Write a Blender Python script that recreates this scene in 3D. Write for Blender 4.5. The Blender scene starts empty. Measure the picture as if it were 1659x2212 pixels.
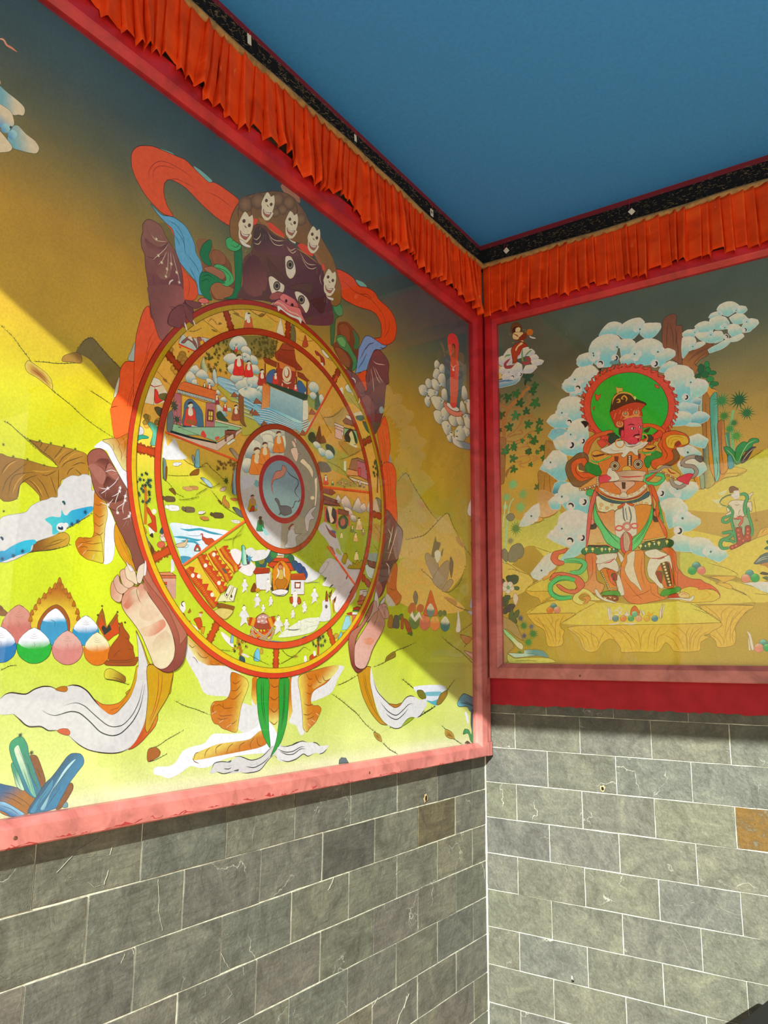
import bpy, bmesh, math, random
from mathutils import Vector, Matrix, geometry

# ------------------------------------------------------------------ camera, sky, sun, exposure
scn = bpy.context.scene
COL = scn.collection
cam_d = bpy.data.cameras.new('camera'); cam = bpy.data.objects.new('camera', cam_d); COL.objects.link(cam)
cam_d.sensor_fit = 'HORIZONTAL'; cam_d.sensor_width = 36.0; cam_d.lens = 36.0 * 1702.85 / 1659.0
cam_d.clip_start = 0.02; cam_d.clip_end = 500
YAW, PITCH, ROLL = 0.5983, 0.1899, 0.0107
cam.matrix_world = (Matrix.Translation((1.7002, -3.3238, 1.6)) @ Matrix.Rotation(YAW, 4, 'Z')
                    @ Matrix.Rotation(math.pi / 2 + PITCH, 4, 'X') @ Matrix.Rotation(ROLL, 4, 'Z'))
scn.camera = cam
vs = scn.view_settings
vs.view_transform = 'Standard'; vs.look = 'None'; vs.gamma = 1.0; vs.exposure = 0.0; vs.use_curve_mapping = False
scn.cycles.max_bounces = 8; scn.cycles.diffuse_bounces = 4; scn.cycles.glossy_bounces = 4
scn.cycles.transparent_max_bounces = 12; scn.cycles.sample_clamp_indirect = 0.0; scn.cycles.caustics_reflective = True; scn.cycles.blur_glossy = 3.5

world = bpy.data.worlds.new('sky'); scn.world = world; world.use_nodes = True
wn, wl = world.node_tree.nodes, world.node_tree.links
bg = wn['Background']; bg.inputs['Strength'].default_value = 1.55
tc = wn.new('ShaderNodeTexCoord'); sep = wn.new('ShaderNodeSeparateXYZ'); rmp = wn.new('ShaderNodeValToRGB')
wl.new(tc.outputs['Generated'], sep.inputs[0]); wl.new(sep.outputs['Z'], rmp.inputs[0]); wl.new(rmp.outputs[0], bg.inputs['Color'])
rmp.color_ramp.elements[0].position = 0.0; rmp.color_ramp.elements[0].color = (1.0, 0.86, 0.66, 1)
rmp.color_ramp.elements[1].position = 0.9; rmp.color_ramp.elements[1].color = (0.55, 0.72, 1.0, 1)
e = rmp.color_ramp.elements.new(0.25); e.color = (1.0, 0.91, 0.78, 1)

sun_d = bpy.data.lights.new('sun', 'SUN'); sun = bpy.data.objects.new('sun', sun_d); COL.objects.link(sun)
sun_d.energy = 13.0; sun_d.angle = math.radians(0.36); sun_d.color = (0.97, 1.0, 0.86)
sun.rotation_euler = Vector((-0.39, 1.0, -0.46)).to_track_quat('-Z', 'Y').to_euler()
sun.location = (3, -8, 5)

# ------------------------------------------------------------------ materials
def mat(name, base=(0.5, 0.5, 0.5), rough=0.6, spec=0.4):
    m = bpy.data.materials.new(name); m.use_nodes = True
    b = m.node_tree.nodes['Principled BSDF']
    b.inputs['Base Color'].default_value = (*base, 1); b.inputs['Roughness'].default_value = rough
    b.inputs['Specular IOR Level'].default_value = spec
    return m, m.node_tree.nodes, m.node_tree.links, b
def noise(n, l, scale, detail=4, rough=.55, vec=None, dist=0.0):
    t = n.new('ShaderNodeTexNoise'); t.inputs['Scale'].default_value = scale; t.inputs['Detail'].default_value = detail
    t.inputs['Roughness'].default_value = rough; t.inputs['Distortion'].default_value = dist
    if vec is not None: l.new(vec, t.inputs['Vector'])
    return t.outputs['Fac']
def ramp(n, l, fac, stops):
    r = n.new('ShaderNodeValToRGB'); cr = r.color_ramp
    while len(cr.elements) < len(stops): cr.elements.new(0.5)
    for el, (p, c) in zip(cr.elements, stops):
        el.position = p; el.color = (*c, 1) if len(c) == 3 else c
    l.new(fac, r.inputs[0]); return r.outputs[0]
def mixc(n, l, fac, a, b, mode='MIX'):
    m = n.new('ShaderNodeMix'); m.data_type = 'RGBA'; m.blend_type = mode
    for s, v in ((m.inputs[0], fac), (m.inputs[6], a), (m.inputs[7], b)):
        if hasattr(v, 'is_output') or isinstance(v, bpy.types.NodeSocket): l.new(v, s)
        elif isinstance(v, (int, float)): s.default_value = v
        else: s.default_value = (*v, 1)
    return m.outputs[2]
def bump(n, l, b, h, strength=.3, dist=.01):
    k = n.new('ShaderNodeBump'); k.inputs['Strength'].default_value = strength; k.inputs['Distance'].default_value = dist
    l.new(h, k.inputs['Height']); l.new(k.outputs[0], b.inputs['Normal'])
def geo_pos(n): return n.new('ShaderNodeNewGeometry').outputs['Position']
def grey(v): return (v, v, v)

# paint: colour of every stroke is stored on its vertices, slight pigment unevenness on top
M_PAINT, n, l, b = mat('painted_pigment', rough=.62, spec=.25)
a = n.new('ShaderNodeAttribute'); a.attribute_name = 'Col'
f1 = noise(n, l, 90, 3, vec=geo_pos(n)); v = ramp(n, l, f1, [(.3, grey(.90)), (.7, grey(1.06))])
l.new(mixc(n, l, 1.0, a.outputs['Color'], v, 'MULTIPLY'), b.inputs['Base Color'])
M_GROUND, n, l, b = mat('painted_ground_wash', rough=.62, spec=.25)
a = n.new('ShaderNodeAttribute'); a.attribute_name = 'Col'
P_ = geo_pos(n)
wash = ramp(n, l, noise(n, l, 3.2, 4, vec=P_, dist=.6), [(.35, grey(.86)), (.68, grey(1.10))])
grain = ramp(n, l, noise(n, l, 160, 2, vec=P_), [(.3, grey(.9)), (.7, grey(1.07))])
l.new(mixc(n, l, 1.0, mixc(n, l, 1.0, a.outputs['Color'], wash, 'MULTIPLY'), grain, 'MULTIPLY'), b.inputs['Base Color'])

# red painted timber, faded to pink lower down, flaking
M_RED, n, l, b = mat('red_painted_timber', rough=.34, spec=.5)
P_ = geo_pos(n); s_ = n.new('ShaderNodeSeparateXYZ'); l.new(P_, s_.inputs[0])
mr = n.new('ShaderNodeMapRange'); mr.inputs['From Min'].default_value = 2.75; mr.inputs['From Max'].default_value = 1.55; l.new(s_.outputs['Z'], mr.inputs['Value'])
fade = mixc(n, l, mr.outputs[0], (.50, .018, .026), (.47, .15, .14))
mott = ramp(n, l, noise(n, l, 9, 6, .65, P_, .8), [(.32, (.62, .55, .55)), (.62, (1.08, 1.08, 1.08))])
l.new(mixc(n, l, 1.0, fade, mott, 'MULTIPLY'), b.inputs['Base Color'])
bump(n, l, b, noise(n, l, 60, 4, vec=P_), .12, .004)
M_DEEPRED, n, l, b = mat('deep_red_paint', (.33, .016, .028), .6, .12)
P_ = geo_pos(n); l.new(mixc(n, l, 1.0, (.36, .018, .03), ramp(n, l, noise(n, l, 14, 5, vec=P_), [(.3, grey(.8)), (.7, grey(1.1))]), 'MULTIPLY'), b.inputs['Base Color'])
M_FLAKE, n, l, b = mat('flaked_paint_edge', (.30, .03, .03), .55, .3)
M_CEIL, n, l, b = mat('blue_ceiling_paint', (.06, .19, .36), .75, .2)
P_ = geo_pos(n); l.new(mixc(n, l, 1.0, (.053, .285, .82), ramp(n, l, noise(n, l, 70, 3, vec=P_), [(.3, grey(.93)), (.7, grey(1.06))]), 'MULTIPLY'), b.inputs['Base Color'])
M_TRIMRED, n, l, b = mat('dark_red_trim', (.17, .012, .022), .5, .4)

# slate tiles
def slate(name, cols, dark=1.0):
    m, n, l, b = mat(name, rough=.6, spec=.35)
    oi = n.new('ShaderNodeObjectInfo'); rnd = oi.outputs['Random']
    P_ = geo_pos(n)
    off = n.new('ShaderNodeVectorMath'); off.operation = 'MULTIPLY_ADD'; cmb = n.new('ShaderNodeCombineXYZ')
    for i in range(3): l.new(rnd, cmb.inputs[i])
    off.inputs[1].default_value = (37, 53, 71); l.new(cmb.outputs[0], off.inputs[0]); l.new(P_, off.inputs[2]); V_ = off.outputs[0]
    base = ramp(n, l, rnd, [(i / (len(cols) - 1), c) for i, c in enumerate(cols)])
    patch = ramp(n, l, noise(n, l, 8, 6, .62, V_, 1.4), [(.28, (.62, .61, .60)), (.52, grey(1.0)), (.72, (1.38, 1.36, 1.26))])
    c = mixc(n, l, 1.0, base, patch, 'MULTIPLY')
    fine = ramp(n, l, noise(n, l, 120, 5, .7, V_), [(.28, grey(.74)), (.72, grey(1.22))]); c = mixc(n, l, 1.0, c, fine, 'MULTIPLY')
    # diagonal cleft grain
    mp = n.new('ShaderNodeMapping'); mp.inputs['Rotation'].default_value = (.6, .7, .5); mp.inputs['Scale'].default_value = (60, 9, 60); l.new(V_, mp.inputs[0])
    cl = noise(n, l, 1.0, 4, .6, mp.outputs[0], .5); c = mixc(n, l, 1.0, c, ramp(n, l, cl, [(.3, grey(.84)), (.7, grey(1.12))]), 'MULTIPLY')
    # pale scuffs and thin white split lines
    sc = ramp(n, l, noise(n, l, 26, 8, .72, V_, 1.5), [(.64, (0, 0, 0)), (.85, (1, 1, 1))])
    vo = n.new('ShaderNodeTexVoronoi'); vo.feature = 'DISTANCE_TO_EDGE'; vo.inputs['Scale'].default_value = 3.1
    nz = n.new('ShaderNodeTexNoise'); nz.inputs['Scale'].default_value = 11; nz.inputs['Detail'].default_value = 6; l.new(V_, nz.inputs['Vector'])
    ad = n.new('ShaderNodeVectorMath'); ad.operation = 'MULTIPLY_ADD'; ad.inputs[1].default_value = (.22, .22, .22); l.new(nz.outputs['Color'], ad.inputs[0]); l.new(V_, ad.inputs[2]); l.new(ad.outputs[0], vo.inputs['Vector'])
    ln = ramp(n, l, vo.outputs['Distance'], [(0.0, (1, 1, 1)), (.007, (0, 0, 0))])
    msk = ramp(n, l, noise(n, l, 5, 2, vec=V_), [(.58, (0, 0, 0)), (.68, (.8, .8, .8))])
    ln = mixc(n, l, 1.0, ln, msk, 'MULTIPLY')
    c = mixc(n, l, mixc(n, l, .55, sc, sc), c, (.27, .27, .24)); c = mixc(n, l, ln, c, (.42, .41, .36))
    l.new(c, b.inputs['Base Color'])
    h = n.new('ShaderNodeMath'); h.operation = 'ADD'; l.new(noise(n, l, 22, 8, .62, V_, .6), h.inputs[0]); l.new(cl, h.inputs[1])
    bump(n, l, b, h.outputs[0], .55, .006)
    return m
M_SLATE_L = slate('grey_green_slate', [(.099, .101, .082), (.113, .109, .087), (.088, .087, .082), (.126, .119, .088), (.094, .099, .087), (.108, .097, .087)])
M_SLATE_R = slate('pale_grey_slate', [(.084, .085, .070), (.094, .092, .073), (.078, .077, .073), (.095, .096, .072), (.080, .084, .076), (.088, .083, .076)])
M_SLATE_D = slate('dark_slate', [(.062, .062, .056), (.07, .068, .06)])
M_SLATE_B = slate('brown_slate', [(.09, .075, .045), (.095, .08, .05)])
M_RUST, n, l, b = mat('iron_stained_slate', rough=.6, spec=.3)
P_ = geo_pos(n)
rs = ramp(n, l, noise(n, l, 24, 9, .78, P_), [(.36, (.105, .10, .075)), (.45, (.075, .042, .010)), (.56, (.115, .060, .009)), (.66, (.035, .020, .006))])
l.new(rs, b.inputs['Base Color']); bump(n, l, b, noise(n, l, 40, 6, vec=P_), .6, .006)
M_MORTAR, n, l, b = mat('white_mortar', (.55, .54, .47), .9, .2)
P_ = geo_pos(n); l.new(ramp(n, l, noise(n, l, 45, 5, vec=P_), [(.3, (.30, .29, .24)), (.65, (.54, .53, .45))]), b.inputs['Base Color'])
M_CHIP, n, l, b = mat('pale_split_slate', (.27, .26, .215), .8, .2)
M_WALL, n, l, b = mat('dark_red_backing', (.16, .02, .02), .8, .2)
M_FLOOR, n, l, b = mat('courtyard_paving', rough=.8, spec=.2)
P_ = geo_pos(n); l.new(ramp(n, l, noise(n, l, 2, 6, vec=P_), [(.3, (.46, .33, .20)), (.7, (.56, .41, .25))]), b.inputs['Base Color'])
M_ROOF, n, l, b = mat('roof_timber', (.18, .03, .03), .6, .3)

# orange satin valance with a faint pale woven leaf pattern
M_SATIN, n, l, b = mat('orange_satin', rough=.55, spec=.12)
uv = n.new('ShaderNodeUVMap').outputs[0]
c = ramp(n, l, noise(n, l, 10, 6, .6, uv, .4), [(.3, (.58, .042, .006)), (.55, (.78, .072, .010)), (.75, (.86, .11, .016))])
mp = n.new('ShaderNodeMapping'); mp.inputs['Rotation'].default_value = (0, 0, .9); mp.inputs['Scale'].default_value = (70, 18, 1); l.new(uv, mp.inputs[0])
st = ramp(n, l, noise(n, l, 1.0, 3, .5, mp.outputs[0], .6), [(.66, (0, 0, 0)), (.72, (1, 1, 1))])
ms = ramp(n, l, noise(n, l, 7.5, 2, vec=uv), [(.52, (0, 0, 0)), (.60, (.55, .55, .55))])
c = mixc(n, l, mixc(n, l, 1.0, st, ms, 'MULTIPLY'), c, (.86, .26, .08)); l.new(c, b.inputs['Base Color'])
M_BRAID, n, l, b = mat('old_gold_braid', (.34, .18, .055), .6, .4)
P_ = geo_pos(n); l.new(ramp(n, l, noise(n, l, 40, 4, vec=P_), [(.3, (.20, .12, .05)), (.6, (.42, .23, .07)), (.8, (.22, .24, .16))]), b.inputs['Base Color'])
M_PILE, n, l, b = mat('black_curly_pile', (.02, .022, .03), .95, .15)
P_ = geo_pos(n); l.new(ramp(n, l, noise(n, l, 130, 8, .8, P_, 2.5), [(.40, (.012, .014, .022)), (.58, (.035, .036, .045)), (.72, (.16, .14, .10))]), b.inputs['Base Color'])
bump(n, l, b, noise(n, l, 110, 6, .8, P_, 2.0), 1.0, .02)
M_THREAD, n, l, b = mat('pale_loose_thread', (.20, .16, .10), .9, .1)
M_PAPER, n, l, b = mat('white_card', (.66, .66, .60), .6, .3)
M_INK, n, l, b = mat('grey_ink', (.10, .10, .10), .7, .2)
M_STRING, n, l, b = mat('red_string', (.45, .03, .04), .8, .2)
M_STEEL, n, l, b = mat('rusty_screw', (.16, .06, .04), .55, .4); b.inputs['Metallic'].default_value = .4
M_HOLE, n, l, b = mat('dark_recess', (.015, .011, .008), .9, .1)
M_RING, n, l, b = mat('chipped_plug_rim', (.36, .27, .15), .8, .2)
M_NAIL, n, l, b = mat('white_plastic', (.8, .8, .76), .5, .4)
M_BLACK, n, l, b = mat('charcoal_metal', (.012, .012, .011), .75, .25)

# picture glass: thin pane, mirror-like reflection by Fresnel on the outer face, otherwise clear
M_GLASS = bpy.data.materials.new('picture_glass'); M_GLASS.use_nodes = True
n, l = M_GLASS.node_tree.nodes, M_GLASS.node_tree.links
for x in list(n): n.remove(x)
out = n.new('ShaderNodeOutputMaterial'); mx = n.new('ShaderNodeMixShader'); tr = n.new('ShaderNodeBsdfTransparent'); gl = n.new('ShaderNodeBsdfGlossy')
gl.inputs['Roughness'].default_value = 0.012
fr = n.new('ShaderNodeFresnel'); fr.inputs['IOR'].default_value = 1.62; ge = n.new('ShaderNodeNewGeometry')
inv = n.new('ShaderNodeMath'); inv.operation = 'SUBTRACT'; inv.inputs[0].default_value = 1.0; l.new(ge.outputs['Backfacing'], inv.inputs[1])
mu = n.new('ShaderNodeMath'); mu.operation = 'MULTIPLY'; l.new(fr.outputs[0], mu.inputs[0]); l.new(inv.outputs[0], mu.inputs[1])
l.new(mu.outputs[0], mx.inputs[0]); l.new(tr.outputs[0], mx.inputs[1]); l.new(gl.outputs[0], mx.inputs[2]); l.new(mx.outputs[0], out.inputs['Surface'])

# ------------------------------------------------------------------ mesh helpers
class MB:
    def __init__(s): s.v = []; s.f = []; s.uv = None
    def add(s, vs_, fs):
        o = len(s.v); s.v += [tuple(p) for p in vs_]; s.f += [tuple(i + o for i in q) for q in fs]
    def box(s, lo, hi):
        x0, y0, z0 = lo; x1, y1, z1 = hi
        s.add([(x0, y0, z0), (x1, y0, z0), (x1, y1, z0), (x0, y1, z0), (x0, y0, z1), (x1, y0, z1), (x1, y1, z1), (x0, y1, z1)],
              [(0, 3, 2, 1), (4, 5, 6, 7), (0, 1, 5, 4), (1, 2, 6, 5), (2, 3, 7, 6), (3, 0, 4, 7)])
    def tube(s, pts, r, k=6, cap=True):
        pts = [Vector(p) for p in pts]; rings = []
        for i, p in enumerate(pts):
            t = (pts[min(i + 1, len(pts) - 1)] - pts[max(i - 1, 0)]).normalized()
            u = t.orthogonal().normalized(); w = t.cross(u)
            rr = r[i] if isinstance(r, (list, tuple)) else r
            rings.append([p + (u * math.cos(2 * math.pi * j / k) + w * math.sin(2 * math.pi * j / k)) * rr for j in range(k)])
        fs = [(i * k + j, i * k + (j + 1) % k, (i + 1) * k + (j + 1) % k, (i + 1) * k + j) for i in range(len(pts) - 1) for j in range(k)]
        if cap: fs += [tuple(range(k))[::-1], tuple((len(pts) - 1) * k + j for j in range(k))]
        s.add([q for r_ in rings for q in r_], fs)
    def obj(s, name, m, parent=None, bevel=0, smooth=False):
        me = bpy.data.meshes.new(name); me.from_pydata(s.v, [], s.f); me.materials.append(m)
        bm = bmesh.new(); bm.from_mesh(me); bmesh.ops.recalc_face_normals(bm, faces=bm.faces)
        if bevel: bmesh.ops.bevel(bm, geom=list(bm.edges), offset=bevel, segments=2, affect='EDGES', profile=.6)
        bm.to_mesh(me); bm.free()
        if smooth: me.shade_smooth()
        o = bpy.data.objects.new(name, me); COL.objects.link(o)
        if parent: o.parent = parent
        return o
def empty(name, loc=(0, 0, 0)):
    o = bpy.data.objects.new(name, None); o.location = loc; o.empty_display_size = .05; COL.objects.link(o); return o
def tag(o, label, cat, group=None):
    o['label'] = label; o['category'] = cat
    if group: o['group'] = group
    return o
def struct(o, label=None):
    o['kind'] = 'structure'
    if label: o['label'] = label
    return o

# ------------------------------------------------------------------ the setting
rnd = random.Random(11)
EAVE_Y, CEIL = -4.93, 3.685
m = MB(); m.box((-.3, -14, -.1), (14, .3, 0)); struct(m.obj('floor', M_FLOOR), 'warm paved courtyard floor')
m = MB(); m.box((-.5, EAVE_Y, CEIL), (6.5, .3, CEIL + .12)); ceiling = struct(m.obj('ceiling', M_CEIL), 'flat blue painted porch ceiling')
m = MB(); m.box((-.5, EAVE_Y - .06, 3.612), (6.5, EAVE_Y, CEIL + .2)); struct(m.obj('trim_4', M_ROOF), 'dark red board along the porch eave')
ZL, ZR, WL, WR = 1.0541, 1.0863, .296, .2971
wall_left = MB(); wall_left.box((-.25, -5.0, 0), (0, 0, CEIL)); wall_left = struct(wall_left.obj('wall_left', M_MORTAR), 'slate tiled wall under the wheel painting')
wall_right = MB(); wall_right.box((-.25, 0, 0), (4.0, .25, CEIL)); wall_right = struct(wall_right.obj('wall_right', M_MORTAR), 'slate tiled wall under the guardian painting')

def tile(a0, a1, z0, z1, place, parent, m, joint, name='stone_tile'):
    """one split-slate tile: irregular outline, chamfered edge, slightly proud"""
    g = joint + rnd.random() * .0009
    a0 += g; a1 -= g; z0 += g; z1 -= g
    pts = []
    per = [((a0, z0), (a1, z0), 5), ((a1, z0), (a1, z1), 3), ((a1, z1), (a0, z1), 5), ((a0, z1), (a0, z0), 3)]
    for p, q, k in per:
        for i in range(k):
            t = i / k; j = .0011 if i else .0005
            pts.append((p[0] + (q[0] - p[0]) * t + rnd.uniform(-j, j), p[1] + (q[1] - p[1]) * t + rnd.uniform(-j, j)))
    N = len(pts); ca, cz = (a0 + a1) / 2, (z0 + z1) / 2
    d = .0022 + rnd.uniform(-.0008, .0012); ta, tz = rnd.uniform(-.003, .003), rnd.uniform(-.004, .004)
    def inset(p, e): return (p[0] + (e if p[0] < ca else -e) * (1 if abs(p[0] - ca) > (a1 - a0) / 2 - .004 else 0), p[1] + (e if p[1] < cz else -e) * (1 if abs(p[1] - cz) > (z1 - z0) / 2 - .004 else 0))
    ring0 = [place(p[0], p[1], -.002) for p in pts]
    ring1 = [place(p[0], p[1], d - .0009 + ta * (p[0] - ca) + tz * (p[1] - cz)) for p in pts]
    ring2 = [place(*inset(p, .0012), d + ta * (p[0] - ca) + tz * (p[1] - cz)) for p in pts]
    mb = MB(); fs = []
    for i in range(N):
        j = (i + 1) % N; fs += [(i, j, N + j, N + i), (N + i, N + j, 2 * N + j, 2 * N + i)]
    fs.append(tuple(2 * N + i for i in range(N)))
    mb.add(ring0 + ring1 + ring2, fs)
    return mb.obj(name, m, parent)
PL = lambda u, z, h: (h, -u, z)
PR = lambda x, z, h: (x, -h, z)
def courses(z_ref, w, off_a, off_b, amax, place, parent, zlo, ztop, m_main, special, joint):
    k = -3
    while True:
        zt, zb = z_ref - .15 * k, z_ref - .15 * (k + 1)
        if zt <= zlo + .03: break
        if zb < ztop - .02:
            off = off_a if k % 2 == 0 else off_b
            j0 = -math.ceil(off / w); a = off + j0 * w
            while a < amax:
                lo, hi = max(a, .004), a + w
                if hi - lo > .02:
                    mm = m_main
                    for (su, sz, sm) in special:
                        if lo < su < hi and zb < sz < zt: mm = sm
                    tile(lo, hi, max(zb, zlo), min(zt, ztop), place, parent, mm, joint)
                a += w
        k += 1
courses(ZL, WL, 1.464 % WL, (1.464 + WL / 2) % WL, 3.4, PL, wall_left, 0.0, 1.30, M_SLATE_L, [(.43, .98, M_SLATE_B), (.30, 1.12, M_SLATE_D), (.9, 1.0, M_SLATE_D)], .0019)
courses(ZR, WR, .1522, .1522 + WR / 2, 2.6, PR, wall_right, 0.0, 1.50, M_SLATE_R, [(1.2, 1.0, M_RUST)], .0011)

# split lines and flaked edges on some slates (thin raised white ridges)
def ridge(lines, place, parent):
    mb = MB()
    for pts, w in lines:
        pts = [(p[0] / 1000, p[1] / 1000) for p in pts]; w /= 16000; fine = []
        for i in range(len(pts) - 1):
            p, q = pts[i], pts[i + 1]; k = max(2, int(math.hypot(q[0] - p[0], q[1] - p[1]) / .008))
            for t in range(k):
                f = t / k; fine.append((p[0] + (q[0] - p[0]) * f + rnd.uniform(-.0012, .0012), p[1] + (q[1] - p[1]) * f + rnd.uniform(-.0012, .0012)))
        fine.append(pts[-1]); top = []
        for i, p in enumerate(fine):
            q = fine[min(i + 1, len(fine) - 1)]; r = fine[max(i - 1, 0)]; tx, tz = q[0] - r[0], q[1] - r[1]; L_ = math.hypot(tx, tz) or 1
            ww = w * rnd.uniform(.35, 1.1); nx, nz = -tz / L_ * ww, tx / L_ * ww
            top.append(((p[0] + nx, p[1] + nz), p, (p[0] - nx, p[1] - nz)))
        vs_ = [place(q[0], q[1], h) for t in top for q, h in zip(t, (.0012, .0034, .0012))]
        mb.add(vs_, [(3 * i + j, 3 * i + j + 1, 3 * i + j + 4, 3 * i + j + 3) for i in range(len(top) - 1) for j in (0, 1)])
    o = mb.obj('split_ridge', M_CHIP, parent); o['kind'] = 'stuff'; return o
ridge([([(2112,1149),(2098,1162),(2072,1171),(2041,1180)],7),([(2112,1149),(2090,1144),(2055,1140),(2005,1134),(1998,1156)],12),([(2147,1122),(2129,1137),(2112,1149)],6),([(2146,1119),(2123,1108),(2092,1099),(2060,1084),(2042,1070),(2015,1069),(2005,1100)],12),([(2189,1170),(2184,1180)],7),([(2189,1170),(2173,1160)],7),([(2290,1174),(2273,1173),(2256,1179),(2212,1179)],12),([(1849,1048),(1841,992),(1841,968),(1825,920)],6),([(2265,941),(2247,928),(2197,921),(2187,911)],7),([(1949,877),(1939,894),(1944,901)],7),([(1918,903),(1911,887)],12),([(1661,1171),(1632,1157),(1654,1141),(1673,1122),(1643,1105),(1633,1090),(1676,1067)],7),([(1562,1180),(1595,1161),(1606,1155),(1589,1144),(1559,1130),(1587,1112),(1605,1092)],8),([(1607,856),(1560,841)],12),([(1609,809),(1593,783),(1573,760)],7),([(1601,629),(1563,635),(1522,616)],10),([(1317,1175),(1322,1147),(1323,1119)],8),([(1120,1153),(1093,1144),(1044,1156)],11),([(1255,1101),(1206,1085),(1142,1073),(1097,1074)],7),([(1135,869),(1116,887),(1104,905)],7),([(1521,748),(1515,727)],7),([(1577,682),(1560,691),(1585,723)],6),([(1121,1150),(1081,1145),(1034,1156),(971,1163),(920,1152),(837,1153),(734,1149)],13),([(834,984),(811,982)],8),([(730,836),(705,846),(605,830),(517,794),(453,768)],10),([(561,755),(444,761)],16),([(724,449),(660,424),(636,410),(668,380),(700,359),(715,336)],11),([(874,438),(838,460)],7),([(554,1171),(499,1152),(452,1135)],7),([(294,1154),(252,1135),(199,1140)],6),([(48,754),(26,716),(22,681)],7),([(1119,1081),(1053,1087),(1033,1103)],6),([(1025,1087),(976,1082),(925,1060)],7),([(652,407),(668,372)],6)], PL, wall_left)
ridge([([(524,1231),(537,1201),(546,1192),(597,1199)],9),([(661,1094),(707,1128),(721,1155),(754,1187),(813,1234)],10),([(975,1234),(1002,1212),(1036,1182),(1072,1141),(1101,1112),(1124,1083)],6),([(457,1119),(497,1158),(536,1187)],5),([(543,1126),(594,1129)],9),([(539,935),(532,870),(511,812),(515,791)],9),([(557,924),(574,880),(586,843),(582,809)],9),([(840,1049),(881,1037),(921,1017)],5),([(814,1034),(854,1001),(870,991)],5),([(764,983),(823,969)],5),([(802,702),(834,705)],20),([(860,717),(877,724)],20),([(967,722),(982,715),(1000,711),(1018,707),(1043,708)],12),([(1057,706),(1086,706),(1109,692),(1129,684)],8),([(783,633),(801,615),(820,597),(833,570),(857,519),(864,503)],9),([(544,346),(571,371),(614,405)],8),([(881,786),(898,815),(910,824)],8),([(898,815),(915,784)],8),([(531,536),(529,489)],5),([(559,387),(610,413),(640,438)],5),([(42,668),(63,639)],6),([(304,1137),(326,1127),(347,1101),(360,1092)],8)], PR, wall_right)

# mortar bead down the inner corner
m = MB(); zs = [i * .03 for i in range(0, 42)]
m.tube([(.003, -.003, z) for z in zs], [.005 + rnd.uniform(-.0012, .002) for _ in zs], 6); struct(m.obj('trim_3', M_MORTAR), 'white mortar joint in the inner corner')

# red painted band under the right painting, smeared lower edge
m = MB(); xs = [.0 + .02 * i for i in range(180)]
vs_ = []
for x in xs:
    zb = 1.424 + rnd.uniform(-.004, .003)
    vs_ += [(x, -.0075, zb), (x, -.0085, zb + .004), (x, -.0085, 1.56), (x, .0, zb)]
m.add(vs_, [(4 * i + a_, 4 * i + b_, 4 * i + 4 + b_, 4 * i + 4 + a_) for i in range(len(xs) - 1) for a_, b_ in ((3, 0), (0, 1), (1, 2))])
struct(m.obj('trim_1', M_DEEPRED), 'deep red painted band below the right frame')
# ceiling trims
m = MB(); m.box((0, -5.0, 3.658), (.022, 0, CEIL)); m.box((.022, -.022, 3.658), (4.0, 0, CEIL)); struct(m.obj('trim_2', M_TRIMRED), 'dark red moulding between wall and ceiling')

# ------------------------------------------------------------------ painted sheets
class Sheet:
    """flat painting: every stroke is its own flat shape, laid a hair above the ones it covers"""
    STEP = 6e-6
    def __init__(s, side, base):
        s.side, s.base, s.lay, s.parts, s.cur = side, base, {}, [], None
    def part(s, name): s.cur = dict(name=name, v=[], f=[], c=[]); s.parts.append(s.cur)
    def level(s, cells):
        k = 1 + max((s.lay.get(c, 0) for c in cells), default=0)
        for c in cells: s.lay[c] = k
        return k
    def cells(s, pts, wide=False):
        g = .025
        if wide: return {(int(p[0] / g), int(p[1] / g)) for p in pts}
        xs = [p[0] for p in pts]; ys = [p[1] for p in pts]
        return {(i, j) for i in range(int(min(xs) / g), int(max(xs) / g) + 1) for j in range(int(min(ys) / g), int(max(ys) / g) + 1)}
    def emit(s, pts, faces, cols, cells):
        h = s.base + s.level(cells) * s.STEP; c = s.cur; o = len(c['v'])
        if s.side == 'L': c['v'] += [(h, -p[0], p[1]) for p in pts]
        else: c['v'] += [(p[0], -h, p[1]) for p in pts]
        flip = s.side == 'L'
        for f in faces:
            A = sum(pts[f[i - 1]][0] * pts[f[i]][1] - pts[f[i]][0] * pts[f[i - 1]][1] for i in range(len(f)))
            q = [i + o for i in f]
            c['f'].append(q if (A > 0) != flip else q[::-1])
        c['c'] += cols
    def build(s, parent, m):
        outl = []
        for c in s.parts:
            if not c['f']: continue
            me = bpy.data.meshes.new(c['name']); me.from_pydata(c['v'], [], c['f']); me.materials.append(m)
            at = me.color_attributes.new('Col', 'FLOAT_COLOR', 'POINT')
            at.data.foreach_set('color', [x for k in c['c'] for x in (k[0], k[1], k[2], 1.0)])
            o = bpy.data.objects.new(c['name'], me); COL.objects.link(o); o.parent = parent; outl.append(o)
        return outl
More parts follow.
